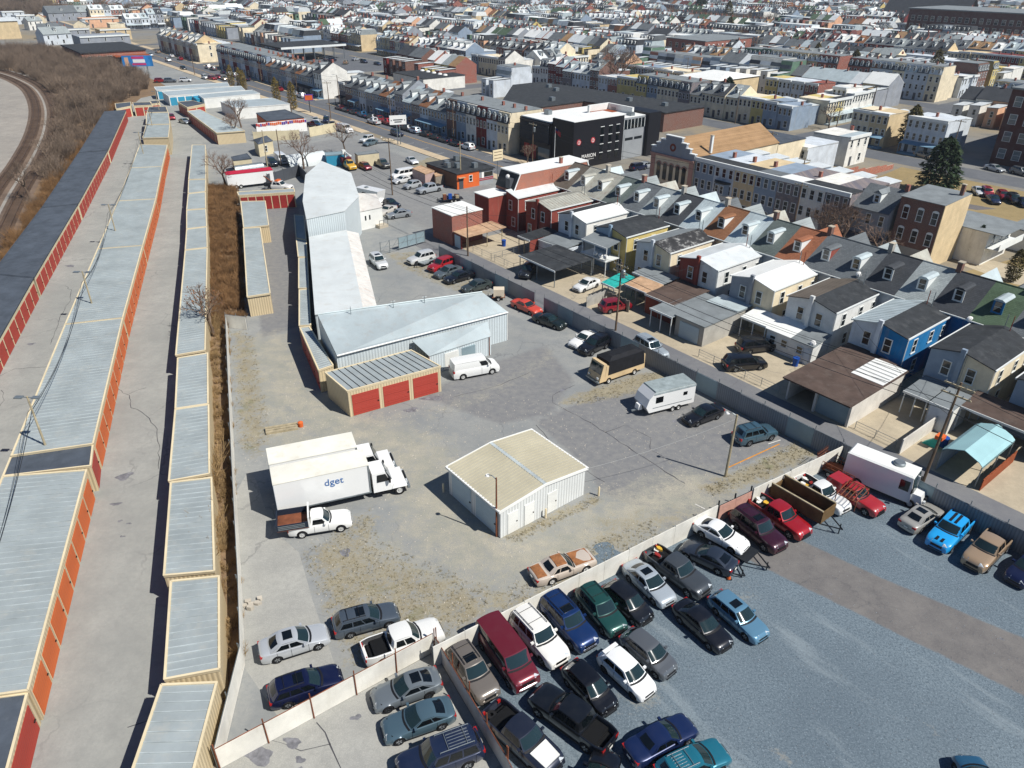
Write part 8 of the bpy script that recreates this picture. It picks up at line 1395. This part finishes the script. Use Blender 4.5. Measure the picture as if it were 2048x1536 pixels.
panel_fence('corrugated_fence', 'long grey corrugated metal fence between the yards and the alley', UVP((-48, 0), (-24.5, 0)), 2.1, 'fence_grey', 2.9, ph=.45, pat=['fence_grey', 'fence_grey', 'gutter_blue']); panel_fence('corrugated_fence', 'grey corrugated fence running past the tarped motorhome to the frame edge', UVP((-22.6, 0), (72, 0)), 2.1, 'fence_grey', 2.9, ph=.45, pat=['fence_grey', 'gutter_blue', 'fence_grey', 'fence_grey'])
panel_fence('panel_wall', 'white panel wall between the car lot and the yard', UVP((16.6, -43), (18.9, -16.4)), 1.95, 'fence_white', 2.44, ph=.1, rail=False); panel_fence('panel_wall', 'white panel wall running from the pink gate to the alley fence', UVP((19.4, -12.2), (20.6, -.2)), 1.95, 'fence_white', 2.44, ph=.1, rail=False)
panel_fence('mesh_gate', 'pinkish two-leaf gate in the white panel wall', UVP((18.95, -16.2), (19.38, -12.4)), 1.8, 'gate_pink', 1.95, 'dark_metal', ph=.5, postr=.07)
panel_fence('panel_fence', 'white sheet fence with rusty posts in front of the navy estate car', PX((868, 1303), (440, 1537)), 1.75, 'fence_white', 3.0, 'rust', ph=.55, postr=.045); panel_fence('panel_fence', 'long white sheet fence beside the overgrown strip', PX((440, 1537), (489, 1330), (484, 1190), (470, 950), (456, 660)), 1.8, 'fence_white', 3.0, 'galv', ph=.3)
panel_fence('panel_fence', 'low grey-white fence sloping down between coupes and car lot', PX((872, 1305), (1012, 1545), (1060, 1640)), 1.5, 'block_white', 2.6, 'rust', ph=.9, postr=.045); panel_fence('wire_strip', 'white sheet fence end at the top of the overgrown strip', PX((455, 655), (495, 660)), 1.8, 'fence_white', 1.5)
t = thing('mesh_gate', 'grey framed sliding gate at the head of the inner yard', 'gate', (*G(762, 511), 0), 0); a, c = (0, 0), tuple(np.array(G(850, 486)) - np.array(G(762, 511))); 
for k in range(6): p = lerp(a, c, k / 5); b = MB(); b.tube((*p, 0), (*p, 2.2), .06); b.build('post', 'galv', t)
for z in (.3, 1.2, 2.1): b = MB(); b.tube((*a, z), (*c, z), .04); b.build('rail', 'galv', t)
for k in range(5): p, q = lerp(a, c, k / 5), lerp(a, c, (k + 1) / 5); b = MB(); b.tube((*p, .3), (*q, 2.1), .03); b.build('brace', 'galv', t); b = MB(); b.extr([(*p, .3), (*q, .3), (*q, 2.05), (*p, 2.05)], (.03, .03, 0)); b.build('panel', 'gutter_blue', t) if k > 1 else None
panel_fence('dark_screen', 'dark board screen behind the tow truck', PX((537, 372), (600, 352), (615, 368)), 2.4, 'frame_dark', 2.4, 'dark_metal', rail=False); panel_fence('tan_fence', 'tan board fence with white coping in front of the tyre shop', PX((508, 283), (600, 279)), 2.4, 'beige_light', 2.4, 'beige_trim', rail=False); panel_fence('tan_fence', 'tan board fence below the brown-red storage block', PX((433, 287), (490, 283)), 2.6, 'beige_light', 2.4, 'beige_trim', rail=False); panel_fence('tan_fence', 'tan board fence beside the rental van', PX((620, 274), (672, 264)), 2.4, 'beige_light', 2.4, 'beige_trim', rail=False)
panel_fence('mural_fence', 'white hoarding with red, orange and purple lettering at the tyre shop', PX((515, 272), (615, 262)), 3.2, 'sign_white', 2.6, 'galv', rail=False)
_m = [o for o in COL.objects if o.name.startswith('mural_fence')][0]; a, c = (0, 0), tuple(np.array(G(615, 262)) - np.array(G(515, 272))); rm = random.Random(2)
for k in range(26): p, q = lerp(a, c, k / 26 + .004), lerp(a, c, (k + 1) / 26 - .004); z = 2.35 + rm.uniform(-.1, .1); b = MB(); d = (c[1] / math.hypot(*c) * .1, -c[0] / math.hypot(*c) * .1); b.extr([(p[0] + d[0], p[1] + d[1], z), (q[0] + d[0], q[1] + d[1], z), (q[0] + d[0], q[1] + d[1], z + .7), (p[0] + d[0], p[1] + d[1], z + .7)], (0.01, .01, 0)); b.build('painted_letter', [mat('mural_red', 'b02a2a', .7, var=.1), 'orange_paint', mat('mural_purple', '5a3a8c', .7, var=.1), 'mural_red'][k * 4 // 26 if rm.random() < .7 else rm.randrange(4)], _m)
# --- poles
def pole(label, base, h, m='wood_pole', arms=1, lamp=None, r=.14, tilt=(0, 0), xfmr=False, name='utility_pole', rot=0.0, uv=False):
    x, y = W(*base) if uv else G(*base); t = thing(name, label, 'utility pole' if name == 'utility_pole' else 'lamp post', (x, y, 0), rot); tp = (tilt[0] * h, tilt[1] * h, h); b = MB(); b.tube((0, 0, -.1), tp, r, r * .65, 9); b.build('post', m, t, True)
    for k in range(arms):
        z = h - .35 - .9 * k; q = (tp[0] * z / h, tp[1] * z / h); b = MB(); b.box(q[0] - 1.25, q[0] + 1.25, q[1] - .2, q[1] - .08, z - .06, z + .06); a = b.build('crossarm', 'wood_pale', t)
        for s in (-1.1, -.55, .55, 1.1): b = MB(); b.tube((q[0] + s, q[1] - .14, z + .06), (q[0] + s, q[1] - .14, z + .24), .05); b.build('insulator', 'galv', a)
    if xfmr: b = MB(); b.lathe([(.02, 0), (.26, 0), (.28, .1), (.28, .9), (.2, 1.0), (.02, 1.02)], (tp[0] * .8 + .42, tp[1] * .8, h * .8), 'z', 12); b.build('transformer', 'galv', t, True)
    if lamp: b = MB(); ex, ey = lamp; z = h - .15; b.path([(tp[0], tp[1], z), (tp[0] + ex * .5, tp[1] + ey * .5, z + .25), (tp[0] + ex, tp[1] + ey, z + .2)], .04, 6); a = b.build('lamp_arm', 'galv', t); b = MB(); b.lathe([(.02, .12), (.14, .1), (.2, 0), (.02, -.03)], (tp[0] + ex, tp[1] + ey, z + .1), 'z', 10); b.build('lamp_head', 'sign_white', a, True)
    return t
pole('tall wooden utility pole with crossarms and dishes beside the alley', (1231, 661), 9.2, arms=2, xfmr=True, rot=RA, tilt=(.01, 0)); pole('tall dark utility pole with crossarms beside the blue carport', (1846, 963), 10.5, arms=2, rot=RA, tilt=(.02, .005)); pole('wooden pole at the alley mouth by the red outbuilding', (936, 512), 8.0, arms=0, rot=RA)
pole('wooden lamp post at the edge of the dark asphalt', (1451, 953), 6.7, 'wood_pale', 0, (-.75, .35), name='lamp_post'); pole('rust-footed lamp post at the corner of the white shed', (993, 1073), 6.0, 'rust', 0, (-.7, .35), .09, name='lamp_post')
for k, (bs, h) in enumerate([((110, 942), 5.4), ((196, 648), 4.6), ((240, 496), 4.6), ((293, 334), 5), ((312, 285), 5.2), ((324, 246), 6)]): pole('slim floodlight pole on the middle storage row, %s from the dark block' % ORD[k], bs, h + 2.6, 'wood_pale', 0, None, .12, name='lamp_post'); t = COL.objects[-1] if False else [o for o in COL.objects if o.get('label', '').startswith('slim floodlight pole on the middle storage row, %s' % ORD[k])][0]; [MB().hexa(frus(-.35 + s, .35 + s, .22, h + 2.45, -.35 + s, .35 + s, .22, h + 2.55)).build('floodlight', 'galv', t) for s in (-.75, .75)]; MB().tube((-.8, 0, h + 2.5), (.8, 0, h + 2.5), .04).build('lamp_bar', 'galv', t)
for k, (bs, h, lm) in enumerate([((785, 390), 11, (-1.5, 1)), ((922, 372), 9, None), ((662, 240), 10.5, (-1, 1)), ((537, 345), 9, None), ((563, 332), 8, None), ((180, 297), 11, None), ((585, 238), 9, None), ((620, 180), 9, (1, 1)), ((390, 150), 8, None)]): pole(['wooden pole in the upper lot beside the black sedan', 'pale wooden pole beside the orange diner wall', 'tall street pole at the tyre shop driveway', 'pale pole beside the dark board screen', 'thin pole beside the white cargo van', 'leaning pole among the brush beside the dark storage roofs', 'street pole by the clipped evergreens', 'street lamp pole across from the teal storage', 'pole beside the advertising board'][k], bs, h, 'wood_pale' if k in (1, 3) else 'wood_pole', 1 if k in (0, 2) else 0, lm, name='utility_pole' if k != 7 else 'lamp_post', tilt=(-.12, .1) if k == 5 else (0, 0))
SP = [(-86, 50.6), (-118, 50.6), (-150, 50.6), (-182, 50.6), (-214, 50.6), (-246, 50.6), (-278, 50.6)]
for k, (u, v) in enumerate(SP): pole('street pole on the far kerb of the main road, %s from the fire station' % ORD[k], (u, v), 9.5, 'wood_pole', 1 if k == 0 else 0, (-1.3, -1.2) if k % 2 else None, uv=True, rot=RA, xfmr=(k == 0))
for k, (u, v) in enumerate([(-20, 53.5), (-48, 86), (-30, 134), (-57, 128), (-90, 131), (-70, 170), (-110, 200), (-150, 180), (-180, 214), (-240, 216), (-140, 260), (-30, 70)]): pole('thin street pole standing between the town rows, %s of those behind the hall' % ORD[k], (u, v), 9.5, 'wood_pole', 1, None, uv=True, rot=RA)
for k, (px, lab) in enumerate((((1197, 992), 'short yellow-white bollard at the shed corner'), ((1091, 1036), 'short white bollard by the shed doors'), ((887, 985), 'short grey bollard in the shed shadow'))): t = thing('bollard', lab, 'bollard', (*G(*px), 0)); b = MB(); b.lathe([(.09, 0), (.09, .95), (.06, 1.02), (.01, 1.04)], (0, 0, 0), 'z', 10); b.build('post', 'beige_trim', t, True); b = MB(); b.lathe([(.11, .0), (.11, .08), (.09, .1)], (0, 0, 0), 'z', 10); b.build('base', 'kerb_concrete', t)
def wire(label, pts, sag=.6, r=.018, m='wire_dark', n=10, name='overhead_wire'):
    b = MB(); q = []
    for a, c in zip(pts, pts[1:]):
        for k in range(n): s = k / n; p = lerp(a, c, s); q.append((p[0], p[1], p[2] - 4 * sag * s * (1 - s)))
    q.append(pts[-1]); b.path(q, r, 4); o = b.build(name, m); tag(o, label, 'cable')
A3 = lambda px, z: (*G(*px), z); U3 = lambda u, v, z: (*W(u, v), z)
_pl = [UV(936, 512), UV(1231, 661), UV(1846, 963)]
for k, (dv, z) in enumerate(((-.2, 9.0), (.5, 8.9), (.1, 7.4), (.1, 6.6))): wire(['upper outer power line along the alley poles', 'upper inner power line along the alley poles', 'thick lower cable along the alley poles', 'lowest telephone cable along the alley poles'][k], [U3(-80, 4 + dv, z - .3), U3(_pl[0][0], _pl[0][1] + dv, min(z, 7.6) - .1 * k), U3(_pl[1][0], _pl[1][1] + dv, z), U3(_pl[2][0], _pl[2][1] + dv, z + 1), U3(62, 3.2 + dv, z)], .7, .03 if k > 1 else .02)
wire('pale wire from the shed to the wooden lamp post', [A3((1172, 948), 2.9)[:0] or U3(9.4, -22.6, 2.9), A3((1451, 953), 6.3)], .35, .015, 'wire_pale')
for k, (j, v, z) in enumerate(((-13, 20, 6.0), (-9, 18, 5.6), (-6, 18.2, 6.2), (-1, 18.2, 6.1), (2, 18.2, 6.2))): wire('service drop from the alley pole to the back wing, %s along' % ORD[k], [U3(_pl[0][0] if k == 0 else _pl[1][0] if k < 3 else _pl[2][0], 3.5, 7.2 if k else 7), U3(BND(j), v, z)], .5, .016)
_st = [A3(p, h) for p, h in (((110, 942), 6.6), ((196, 648), 6.0), ((240, 496), 6.0), ((293, 334), 6.5), ((312, 285), 7), ((324, 246), 7.6))]
wire('black cable strung along the middle storage row poles', [A3((-40, 1560), 6.5)] + _st, 1.2, .03); wire('second cable beside the black one on the storage row', [(p[0] - .5, p[1], p[2] - .3) for p in [A3((-40, 1560), 6.5)] + _st], 1.5, .02)
wire('road power line from the fire station pole along the kerb', [U3(-40, 51, 9)] + [U3(u, v, 9) for u, v in SP], .9, .03); wire('second road line along the kerb poles', [U3(-40, 51.5, 8)] + [U3(u, v, 7.8) for u, v in SP], .9, .03)
# ================================================================ vegetation (late winter)
mat('bark', '6a5a4c', 0.95, var=0.2, scale=1.5); mat('twig', '7a675a', 0.95, var=0.25, scale=0.3); mat('twig_grey', '7b6b5c', 0.95, var=0.25, scale=0.2); mat('twig_brown', '8a6a48', 0.95, var=0.3, scale=0.6, grime='5f4632', ga=.5); mat('dead_leaf', '8c5a34', 0.9, var=0.3, scale=1.5); mat('stem_pale', 'a58a62', 0.9, var=0.25, scale=1.0)
mat('needle_green', '2f4029', 0.9, var=0.35, scale=0.8, grime='4a5232', ga=.5); mat('needle_olive', '5a5430', 0.9, var=0.3, scale=0.8, grime='3a3c26', ga=.5); mat('hedge_olive', '77662f', 0.9, var=0.3, scale=1.2, grime='4b4526', ga=.5); mat('grass_straw', '968d72', 0.95, var=0.3, scale=2.0)
TREES = {}
def bare_tree_mesh(seed, h, spread, levels=4, m='twig'):
    k = (seed, h, spread, levels, m)
    if k in TREES: return TREES[k]
    rt = random.Random(seed); tr = MB(); cr = MB()
    def grow(p, d, L, r, lv):
        q = p + d * L * .5 + Vector((rt.uniform(-.05, .05), rt.uniform(-.05, .05), 0)) * L; e = q + (d + Vector((rt.uniform(-.18, .18), rt.uniform(-.18, .18), .06))).normalized() * L * .5
        b = tr if lv == levels else cr; n = 7 if lv == levels else 4 if lv > 1 else 3
        b.tube(p, q, r, r * .85, n, 0, False); b.tube(q, e, r * .85, r * .66, n, 0, False)
        if lv == 0: return
        nb = 5 if lv == levels else rt.choice((3, 4, 4)) if lv > 1 else 5
        for i in range(nb):
            az = 2 * math.pi * (i + rt.uniform(-.3, .3)) / nb; tilt = rt.uniform(.35, .85) * spread; x = d.orthogonal().normalized(); y = d.cross(x); nd = (d * math.cos(tilt) + (x * math.cos(az) + y * math.sin(az)) * math.sin(tilt)); nd.z += .12; nd.normalize()
            grow(e if rt.random() < .6 else q.lerp(e, rt.uniform(.2, 1)), nd, L * rt.uniform(.58, .8), r * .55, lv - 1)
    grow(Vector((0, 0, -.1)), Vector((rt.uniform(-.06, .06), rt.uniform(-.06, .06), 1)).normalized(), h * .3, h * .022 + .03, levels)
    TREES[k] = (tr.mesh('trunk', ['bark'], True), cr.mesh('crown', [m])); return TREES[k]
def bare_tree(label, base, h, seed=1, spread=1.0, levels=4, uv=False, group=None, m='twig', name='bare_tree'):
    x, y = W(*base) if uv else G(*base); a, c = bare_tree_mesh(seed % 7, 10, spread, levels, m); t = thing(name, label, 'tree', (x, y, 0), seed * 1.7, group); s = h / 10; obj('trunk', a, t, scale=(s, s, s)); obj('crown', c, t, scale=(s, s, s)); return t
bare_tree('bare spreading tree beside the white cargo van', (608, 338), 10.5, 1); bare_tree('bare tree in front of the teal container', (690, 308), 9, 2); bare_tree('bushy bare tree at the corner of the dead brush', (452, 378), 10, 3, 1.1); bare_tree('big bare tree beyond the black warehouse', (-150, 143), 19, 4, uv=True, spread=.9, levels=5); bare_tree('broad bare tree before the grey gabled house', (-10.5, 53.5), 10.5, 5, 1.2, 5, uv=True); bare_tree('small bare street tree before the fire station', (-88, 50.8), 6, 6, 1.1, uv=True); bare_tree('second bare tree close to the grey three-storey row', (-14.5, 53.6), 8.5, 2, 1.2, 5, uv=True); bare_tree('bare tree at the tan-sided brick block', (-5, 54), 8, 3, 1.2, 4, uv=True); bare_tree('bare tree behind the beige garage', (470, 280), 9, 6, 1.0); bare_tree('bare tree beside the tyre shop', (483, 255), 10, 5, .9)
rv = random.Random(9); n = 0
for k in range(60):
    u, v = rv.uniform(-330, 20), rv.uniform(125, 330)
    if free(u, v, 2) and in_view(u, v) and n < 22 and all(abs(v - s) > 9 for s in STREETS): bare_tree('bare yard tree among the back rows of the town', (u, v), rv.uniform(7, 12), n, 1.0, 4, uv=True, group='bare trees among the town rows'); n += 1
for k, px in enumerate([(150, 262), (122, 285), (175, 235), (205, 190), (165, 165), (120, 160), (230, 165), (262, 170), (100, 330), (60, 400), (190, 145), (80, 140), (140, 200), (215, 215)]): bare_tree('bare tree rising from the railway brush, %s of those along the bank' % ORD[k], px, 6.5 + (k * 7 % 5) * .8, k, 1.0, 4, group='bare trees in the railway brush', m='twig_grey')
# dead-leaved tree growing through the storage edge
t = bare_tree('half-dead tree with brown leaves leaning over the narrow storage roofs', (428, 672), 8.5, 4, .95, 4, m='twig_grey'); a, c = bare_tree_mesh(4, 10, .95, 4, 'twig_grey'); vs = np.array([q.co for q in c.vertices]) * .85; rl = random.Random(3); b = MB()
for k in range(420):
    p = Vector(vs[rl.randrange(len(vs))])
    if p.z < 4.5: continue
    s = rl.uniform(.05, .11); x = Vector((rl.uniform(-1, 1), rl.uniform(-1, 1), rl.uniform(-1, 1))).normalized() * s; y = Vector((rl.uniform(-1, 1), rl.uniform(-1, 1), rl.uniform(-1, 1))).normalized() * s; b.poly([p - x, p + y, p + x, p - y])
b.build('dead_leaves', 'dead_leaf', t, kind='stuff')
def bush_template(seed, n, h, r, th):
    rb = random.Random(seed); b = MB()
    for k in range(n):
        az = rb.uniform(0, 6.28); rr = r * math.sqrt(rb.random()) * .5; p = Vector((rr * math.cos(az), rr * math.sin(az), 0)); d = Vector((math.cos(az) * rb.uniform(0, .6), math.sin(az) * rb.uniform(0, .6), 1)).normalized(); L = h * rb.uniform(.45, 1); q = p + d * L * .55; b.tube(p, q, th, th * .7, 3, 0, False)
        for j in range(4): d2 = (d + Vector((rb.uniform(-.8, .8), rb.uniform(-.8, .8), rb.uniform(-.2, .5)))).normalized(); s = p.lerp(q, rb.uniform(.5, 1)); e = s + d2 * L * rb.uniform(.3, .55); b.tube(s, e, th * .6, th * .3, 3, 0, False)
    return np.array(b.v), b.f
def mass(name, label, cat, pts, tmpl, m, smin, smax, seed):
    rm = random.Random(seed); V = []; F_ = []; nv = 0
    for x, y in pts:
        tv, tf = tmpl[rm.randrange(len(tmpl))]; s = rm.uniform(smin, smax); a = rm.uniform(0, 6.28); cs, sn = math.cos(a) * s, math.sin(a) * s; P = np.empty_like(tv); P[:, 0] = tv[:, 0] * cs - tv[:, 1] * sn + x; P[:, 1] = tv[:, 0] * sn + tv[:, 1] * cs + y; P[:, 2] = tv[:, 2] * s; V.append(P); F_.append(np.array(tf) + nv); nv += len(P)
    V = np.concatenate(V); F_ = np.concatenate(F_); me = bpy.data.meshes.new(name); me.vertices.add(len(V)); me.vertices.foreach_set('co', V.astype(np.float32).ravel()); k = F_.shape[1]; me.loops.add(F_.size); me.loops.foreach_set('vertex_index', F_.astype(np.int32).ravel()); me.polygons.add(len(F_)); me.polygons.foreach_set('loop_start', np.arange(0, F_.size, k, dtype=np.int32)); me.update(); me.validate(); me.materials.append(MATS[m]); o = obj(name, me); tag(o, label, cat, kind='stuff'); return o
def scatter(poly, n, seed):
    rs = random.Random(seed); A = np.array(poly); out = []; lo, hi = A.min(0), A.max(0)
    while len(out) < n:
        P = np.array([[rs.uniform(lo[0], hi[0]), rs.uniform(lo[1], hi[1])] for _ in range(n * 3)]); out += [tuple(p) for p in P[poly_sd(P, poly) > 0]]
    return out[:n]
big = [bush_template(k, 60, 5.0, 3.0, .045) for k in range(4)]; low = [bush_template(k + 9, 34, 1.5, 1.2, .025) for k in range(4)]; thin = [bush_template(k + 20, 14, 2.6, .5, .03) for k in range(3)]
BR = PX((40, 470), (88, 360), (122, 275), (128, 225), (108, 185), (60, 152), (0, 140), (0, 100), (100, 105), (200, 122), (270, 150), (300, 175), (262, 200), (228, 212), (165, 300), (100, 384), (20, 500)); mass('brush_thicket', 'thick brown winter brush between the railway and the storage rows', 'brush', scatter(BR, 620, 1), big, 'twig_grey', .6, 1.35, 1)
mass('brush_edge', 'lower reddish brush along the dark storage roofs', 'brush', scatter(PX((0, 520), (100, 380), (165, 298), (228, 212), (240, 216), (175, 305), (112, 388), (10, 535)), 140, 2), big, 'twig_brown', .35, .6, 2)
STRIP = PX((416, 378), (472, 376), (482, 470), (488, 560), (490, 640), (455, 655), (424, 640), (418, 500)); sheet('dead_strip', STRIP, 0.017, 'brush_soil'); mass('dead_brush', 'dense rust-brown dead brush strip behind the narrow storage row', 'brush', scatter(STRIP, 420, 3), low, 'twig_brown', .7, 1.25, 3)
ST2 = PX((424, 640), (455, 655), (466, 930), (480, 1190), (485, 1320), (455, 1440), (447, 1340), (437, 1140), (428, 950), (420, 720)); sheet('weed_strip', ST2, 0.018, 'brush_soil'); mass('weed_stems', 'dry weed stems in the gap beside the white fence', 'weeds', scatter(ST2, 150, 4), low, 'stem_pale', .3, .75, 4)
mass('tall_stems', 'tall pale dead stems leaning over the storage roof edge', 'weeds', [G(424 + rv.uniform(-2, 10), yy) for yy in (655, 660, 668, 930, 940, 950, 965, 975, 985, 1070, 1085, 1095, 1105, 1120, 1130, 1140)], thin, 'stem_pale', .9, 1.5, 5)
GT = []
for px, n in ((((600, 1110), (740, 1020), (760, 1080), (1000, 1185), (880, 1290), (700, 1335)), 1100), (((458, 655), (505, 668), (545, 880), (474, 905)), 380), (((1115, 810), (1250, 755), (1330, 740), (1345, 770), (1180, 808)), 320), (((1400, 980), (1590, 885), (1640, 905), (1430, 993)), 380), (((1005, 1080), (1190, 990), (1205, 1000), (1040, 1085)), 160), (((1000, 1220), (1190, 1140), (1330, 1070), (1300, 1040), (1150, 1100), (990, 1190)), 420), (((765, 510), (880, 505), (985, 588), (860, 565)), 260)): GT += scatter(PX(*px), n, n)
tuft = []
for k in range(4):
    rb = random.Random(k); b = MB()
    for j in range(7): a = rb.uniform(0, 6.28); l = rb.uniform(.1, .22); x, y = rb.uniform(-.12, .12), rb.uniform(-.12, .12); b.poly([(x - .02, y, .004), (x + .02, y, .004), (x + .12 * math.cos(a), y + .12 * math.sin(a), l)])
    tuft.append((np.array(b.v), b.f))
mass('grass_tufts', 'dead straw-coloured grass tufts on the yard', 'grass', GT, tuft, 'grass_straw', .4, .95, 6)
st = []
for k in range(4):
    rb = random.Random(k + 50); b = MB(); r = [rb.uniform(.5, 1) for _ in range(5)]; b.poly([(.07 * r[i] * math.cos(i * 1.256), .07 * r[i] * math.sin(i * 1.256), .05) for i in range(5)]); n = len(b.f)
    b = MB(); [b.poly([(.07 * r[i] * math.cos(i * 1.256), .07 * r[i] * math.sin(i * 1.256), .0), (.07 * r[(i + 1) % 5] * math.cos((i + 1) * 1.256), .07 * r[(i + 1) % 5] * math.sin((i + 1) * 1.256), .0), (0, 0, .07)]) for i in range(5)]; st.append((np.array(b.v), b.f))
YD = PX((470, 900), (600, 700), (760, 830), (900, 780), (1100, 800), (1300, 760), (1600, 890), (1380, 1040), (890, 1280), (690, 1330), (600, 1110))
mass('loose_stones', 'loose pale stones and crumbs scattered over the yard', 'stones', scatter(YD, 2600, 77), st, 'stone_pale', .35, 1.2, 11); mass('loose_chips', 'coarse grey stone chips lying on the car lot', 'stones', scatter(PX((900, 1310), (1400, 1075), (1900, 1000), (2300, 1200), (2300, 1700), (1020, 1640)), 3000, 78), st, 'fence_grey', .3, .9, 12)
# evergreens
def leafy(seed, n, prof, size):
    rl = random.Random(seed); b = MB()
    for k in range(n):
        z = rl.random(); r = prof(z) * (rl.random() ** .45) * (1 + .22 * math.sin(9 * z + seed) * math.sin(3 * k)); a = rl.uniform(0, 6.28); p = Vector((r * math.cos(a), r * math.sin(a), z)); s = size * rl.uniform(.5, 1.3); x = Vector((math.cos(a) + rl.uniform(-.6, .6), math.sin(a) + rl.uniform(-.6, .6), rl.uniform(-.7, .2))).normalized() * s; y = Vector((rl.uniform(-1, 1), rl.uniform(-1, 1), rl.uniform(-1, 1))).normalized() * s * .5; b.poly([p - x - y, p + x, p - x * .2 + y])
    return b
EV = {}
def evergreen(label, base, h, kind, uv=False, wf=1.0):
    if kind not in EV: EV[kind] = {'pine': leafy(1, 2600, lambda z: .36 * (1 - z) ** .5 * min(1, z * 4 + .35), .05), 'cedar': leafy(2, 2200, lambda z: .24 * math.sin(math.pi * min(1, z * .85 + .15)) ** .7, .04), 'hedge': leafy(3, 1400, lambda z: .17 * (1 - z ** 6), .035), 'shrub': leafy(4, 1200, lambda z: .3 * math.sin(math.pi * min(1, z * .8 + .2)), .05)}[kind].mesh('crown', [{'pine': 'needle_green', 'cedar': 'needle_olive', 'hedge': 'hedge_olive', 'shrub': 'needle_green'}[kind]])
    x, y = W(*base) if uv else G(*base); t = thing('evergreen_tree', label, 'tree', (x, y, 0), h); obj('crown', EV[kind], t, (0, 0, h * .04), scale=(h * wf, h * wf, h)); MB().tube((0, 0, 0), (0, 0, h * .8), h * .018, .02, 6).build('trunk', 'bark', t)
evergreen('large dark pine on the vacant grass lot', (-19, 103.5), 10.5, 'pine', True, 1.25); evergreen('tall olive cedar before the white shaded houses', (-42, 137), 10.5, 'cedar', True, 1.1); evergreen('dark spruce beside the grey gable beyond the hall', (-108, 150), 9, 'pine', True); evergreen('dark shrub-like juniper at the lawn edge', (2021, 563), 4.8, 'cedar'); evergreen('brownish dense bush behind the tan side wall', (1945, 520), 5.5, 'shrub')
for k, (px, h) in enumerate((((464, 172), 7), ((482, 178), 7), ((489, 180), 6.5), ((555, 205), 7.5), ((587, 219), 8))): evergreen('clipped olive evergreen column at the road, %s along' % ORD[k], px, h, 'hedge')
for k, (u, v, h, kd) in enumerate([(-118, 243, 11, 'cedar'), (-150, 268, 10, 'cedar'), (-95, 262, 12, 'cedar'), (-70, 330, 13, 'cedar'), (-330, 440, 16, 'cedar'), (-420, 520, 18, 'pine'), (-560, 470, 18, 'pine'), (-260, 350, 12, 'cedar')]): evergreen('%s evergreen rising among the distant rows, %s of the town evergreens' % ('olive' if kd == 'cedar' else 'dark', ORD[k]), (u, v), h, kd, True)
# far bands of trees
ft = [(np.array(q[0]) * 1.0, q[1]) for q in [bush_template(40 + k, 46, 11, 7, .16) for k in range(3)]]
mass('distant_bare_trees', 'brown band of distant bare trees at the top of the town', 'trees', scatter(PX((0, 30), (130, 40), (300, 28), (300, 18), (180, 18), (0, 14)), 120, 1) + scatter(UVP((-400, 380), (-280, 380), (-300, 470), (-430, 480)), 60, 2) + scatter(UVP((-760, 380), (-560, 330), (-500, 600), (-760, 700)), 80, 7) + scatter(UVP((-900, 100), (-700, 250), (-700, 480), (-1000, 500)), 120, 8), ft, 'twig_grey', .6, 1.2, 8)
_c = leafy(7, 900, lambda z: .3 * math.sin(math.pi * min(1, z * .85 + .15)) ** .6, .06); ct = [(np.array(_c.v) * np.array([[17, 17, 15]]), _c.f)]; mass('distant_conifers', 'dark green belt of distant conifers at the upper left', 'trees', scatter(PX((-60, 13), (215, 10), (225, -2), (120, -10), (-60, -10)), 170, 3), ct, 'needle_green', .7, 1.3, 9)
bw = [bush_template(60 + k, 60, 14, 9, .25) for k in range(2)]; mass('horizon_trees', 'grey-brown wooded skyline beyond the last houses', 'trees', [(math.sin(a) * d, math.cos(a) * d) for a, d in [(rv.uniform(-.75, .75), rv.uniform(1150, 1500)) for _ in range(420)]], bw, 'twig_grey', .8, 1.4, 10)
# ================================================================ thin daylight haze over the town
_m = bpy.data.materials.new('haze_air'); _m.use_nodes = True; _n = _m.node_tree; _n.nodes.clear(); _o = _n.nodes.new('ShaderNodeOutputMaterial'); _v = _n.nodes.new('ShaderNodeVolumePrincipled')
_v.inputs['Color'].default_value = (.82, .9, 1.0, 1); _v.inputs['Density'].default_value = 0.00014; _v.inputs['Anisotropy'].default_value = 0.2; _n.links.new(_v.outputs[0], _o.inputs['Volume'])
o = MB().box(-4200, 4200, -600, 6700, -1.0, 46.0).build('haze', _m); o['kind'] = 'stuff'; o['label'] = 'thin pale haze over the whole town'; o['category'] = 'haze'
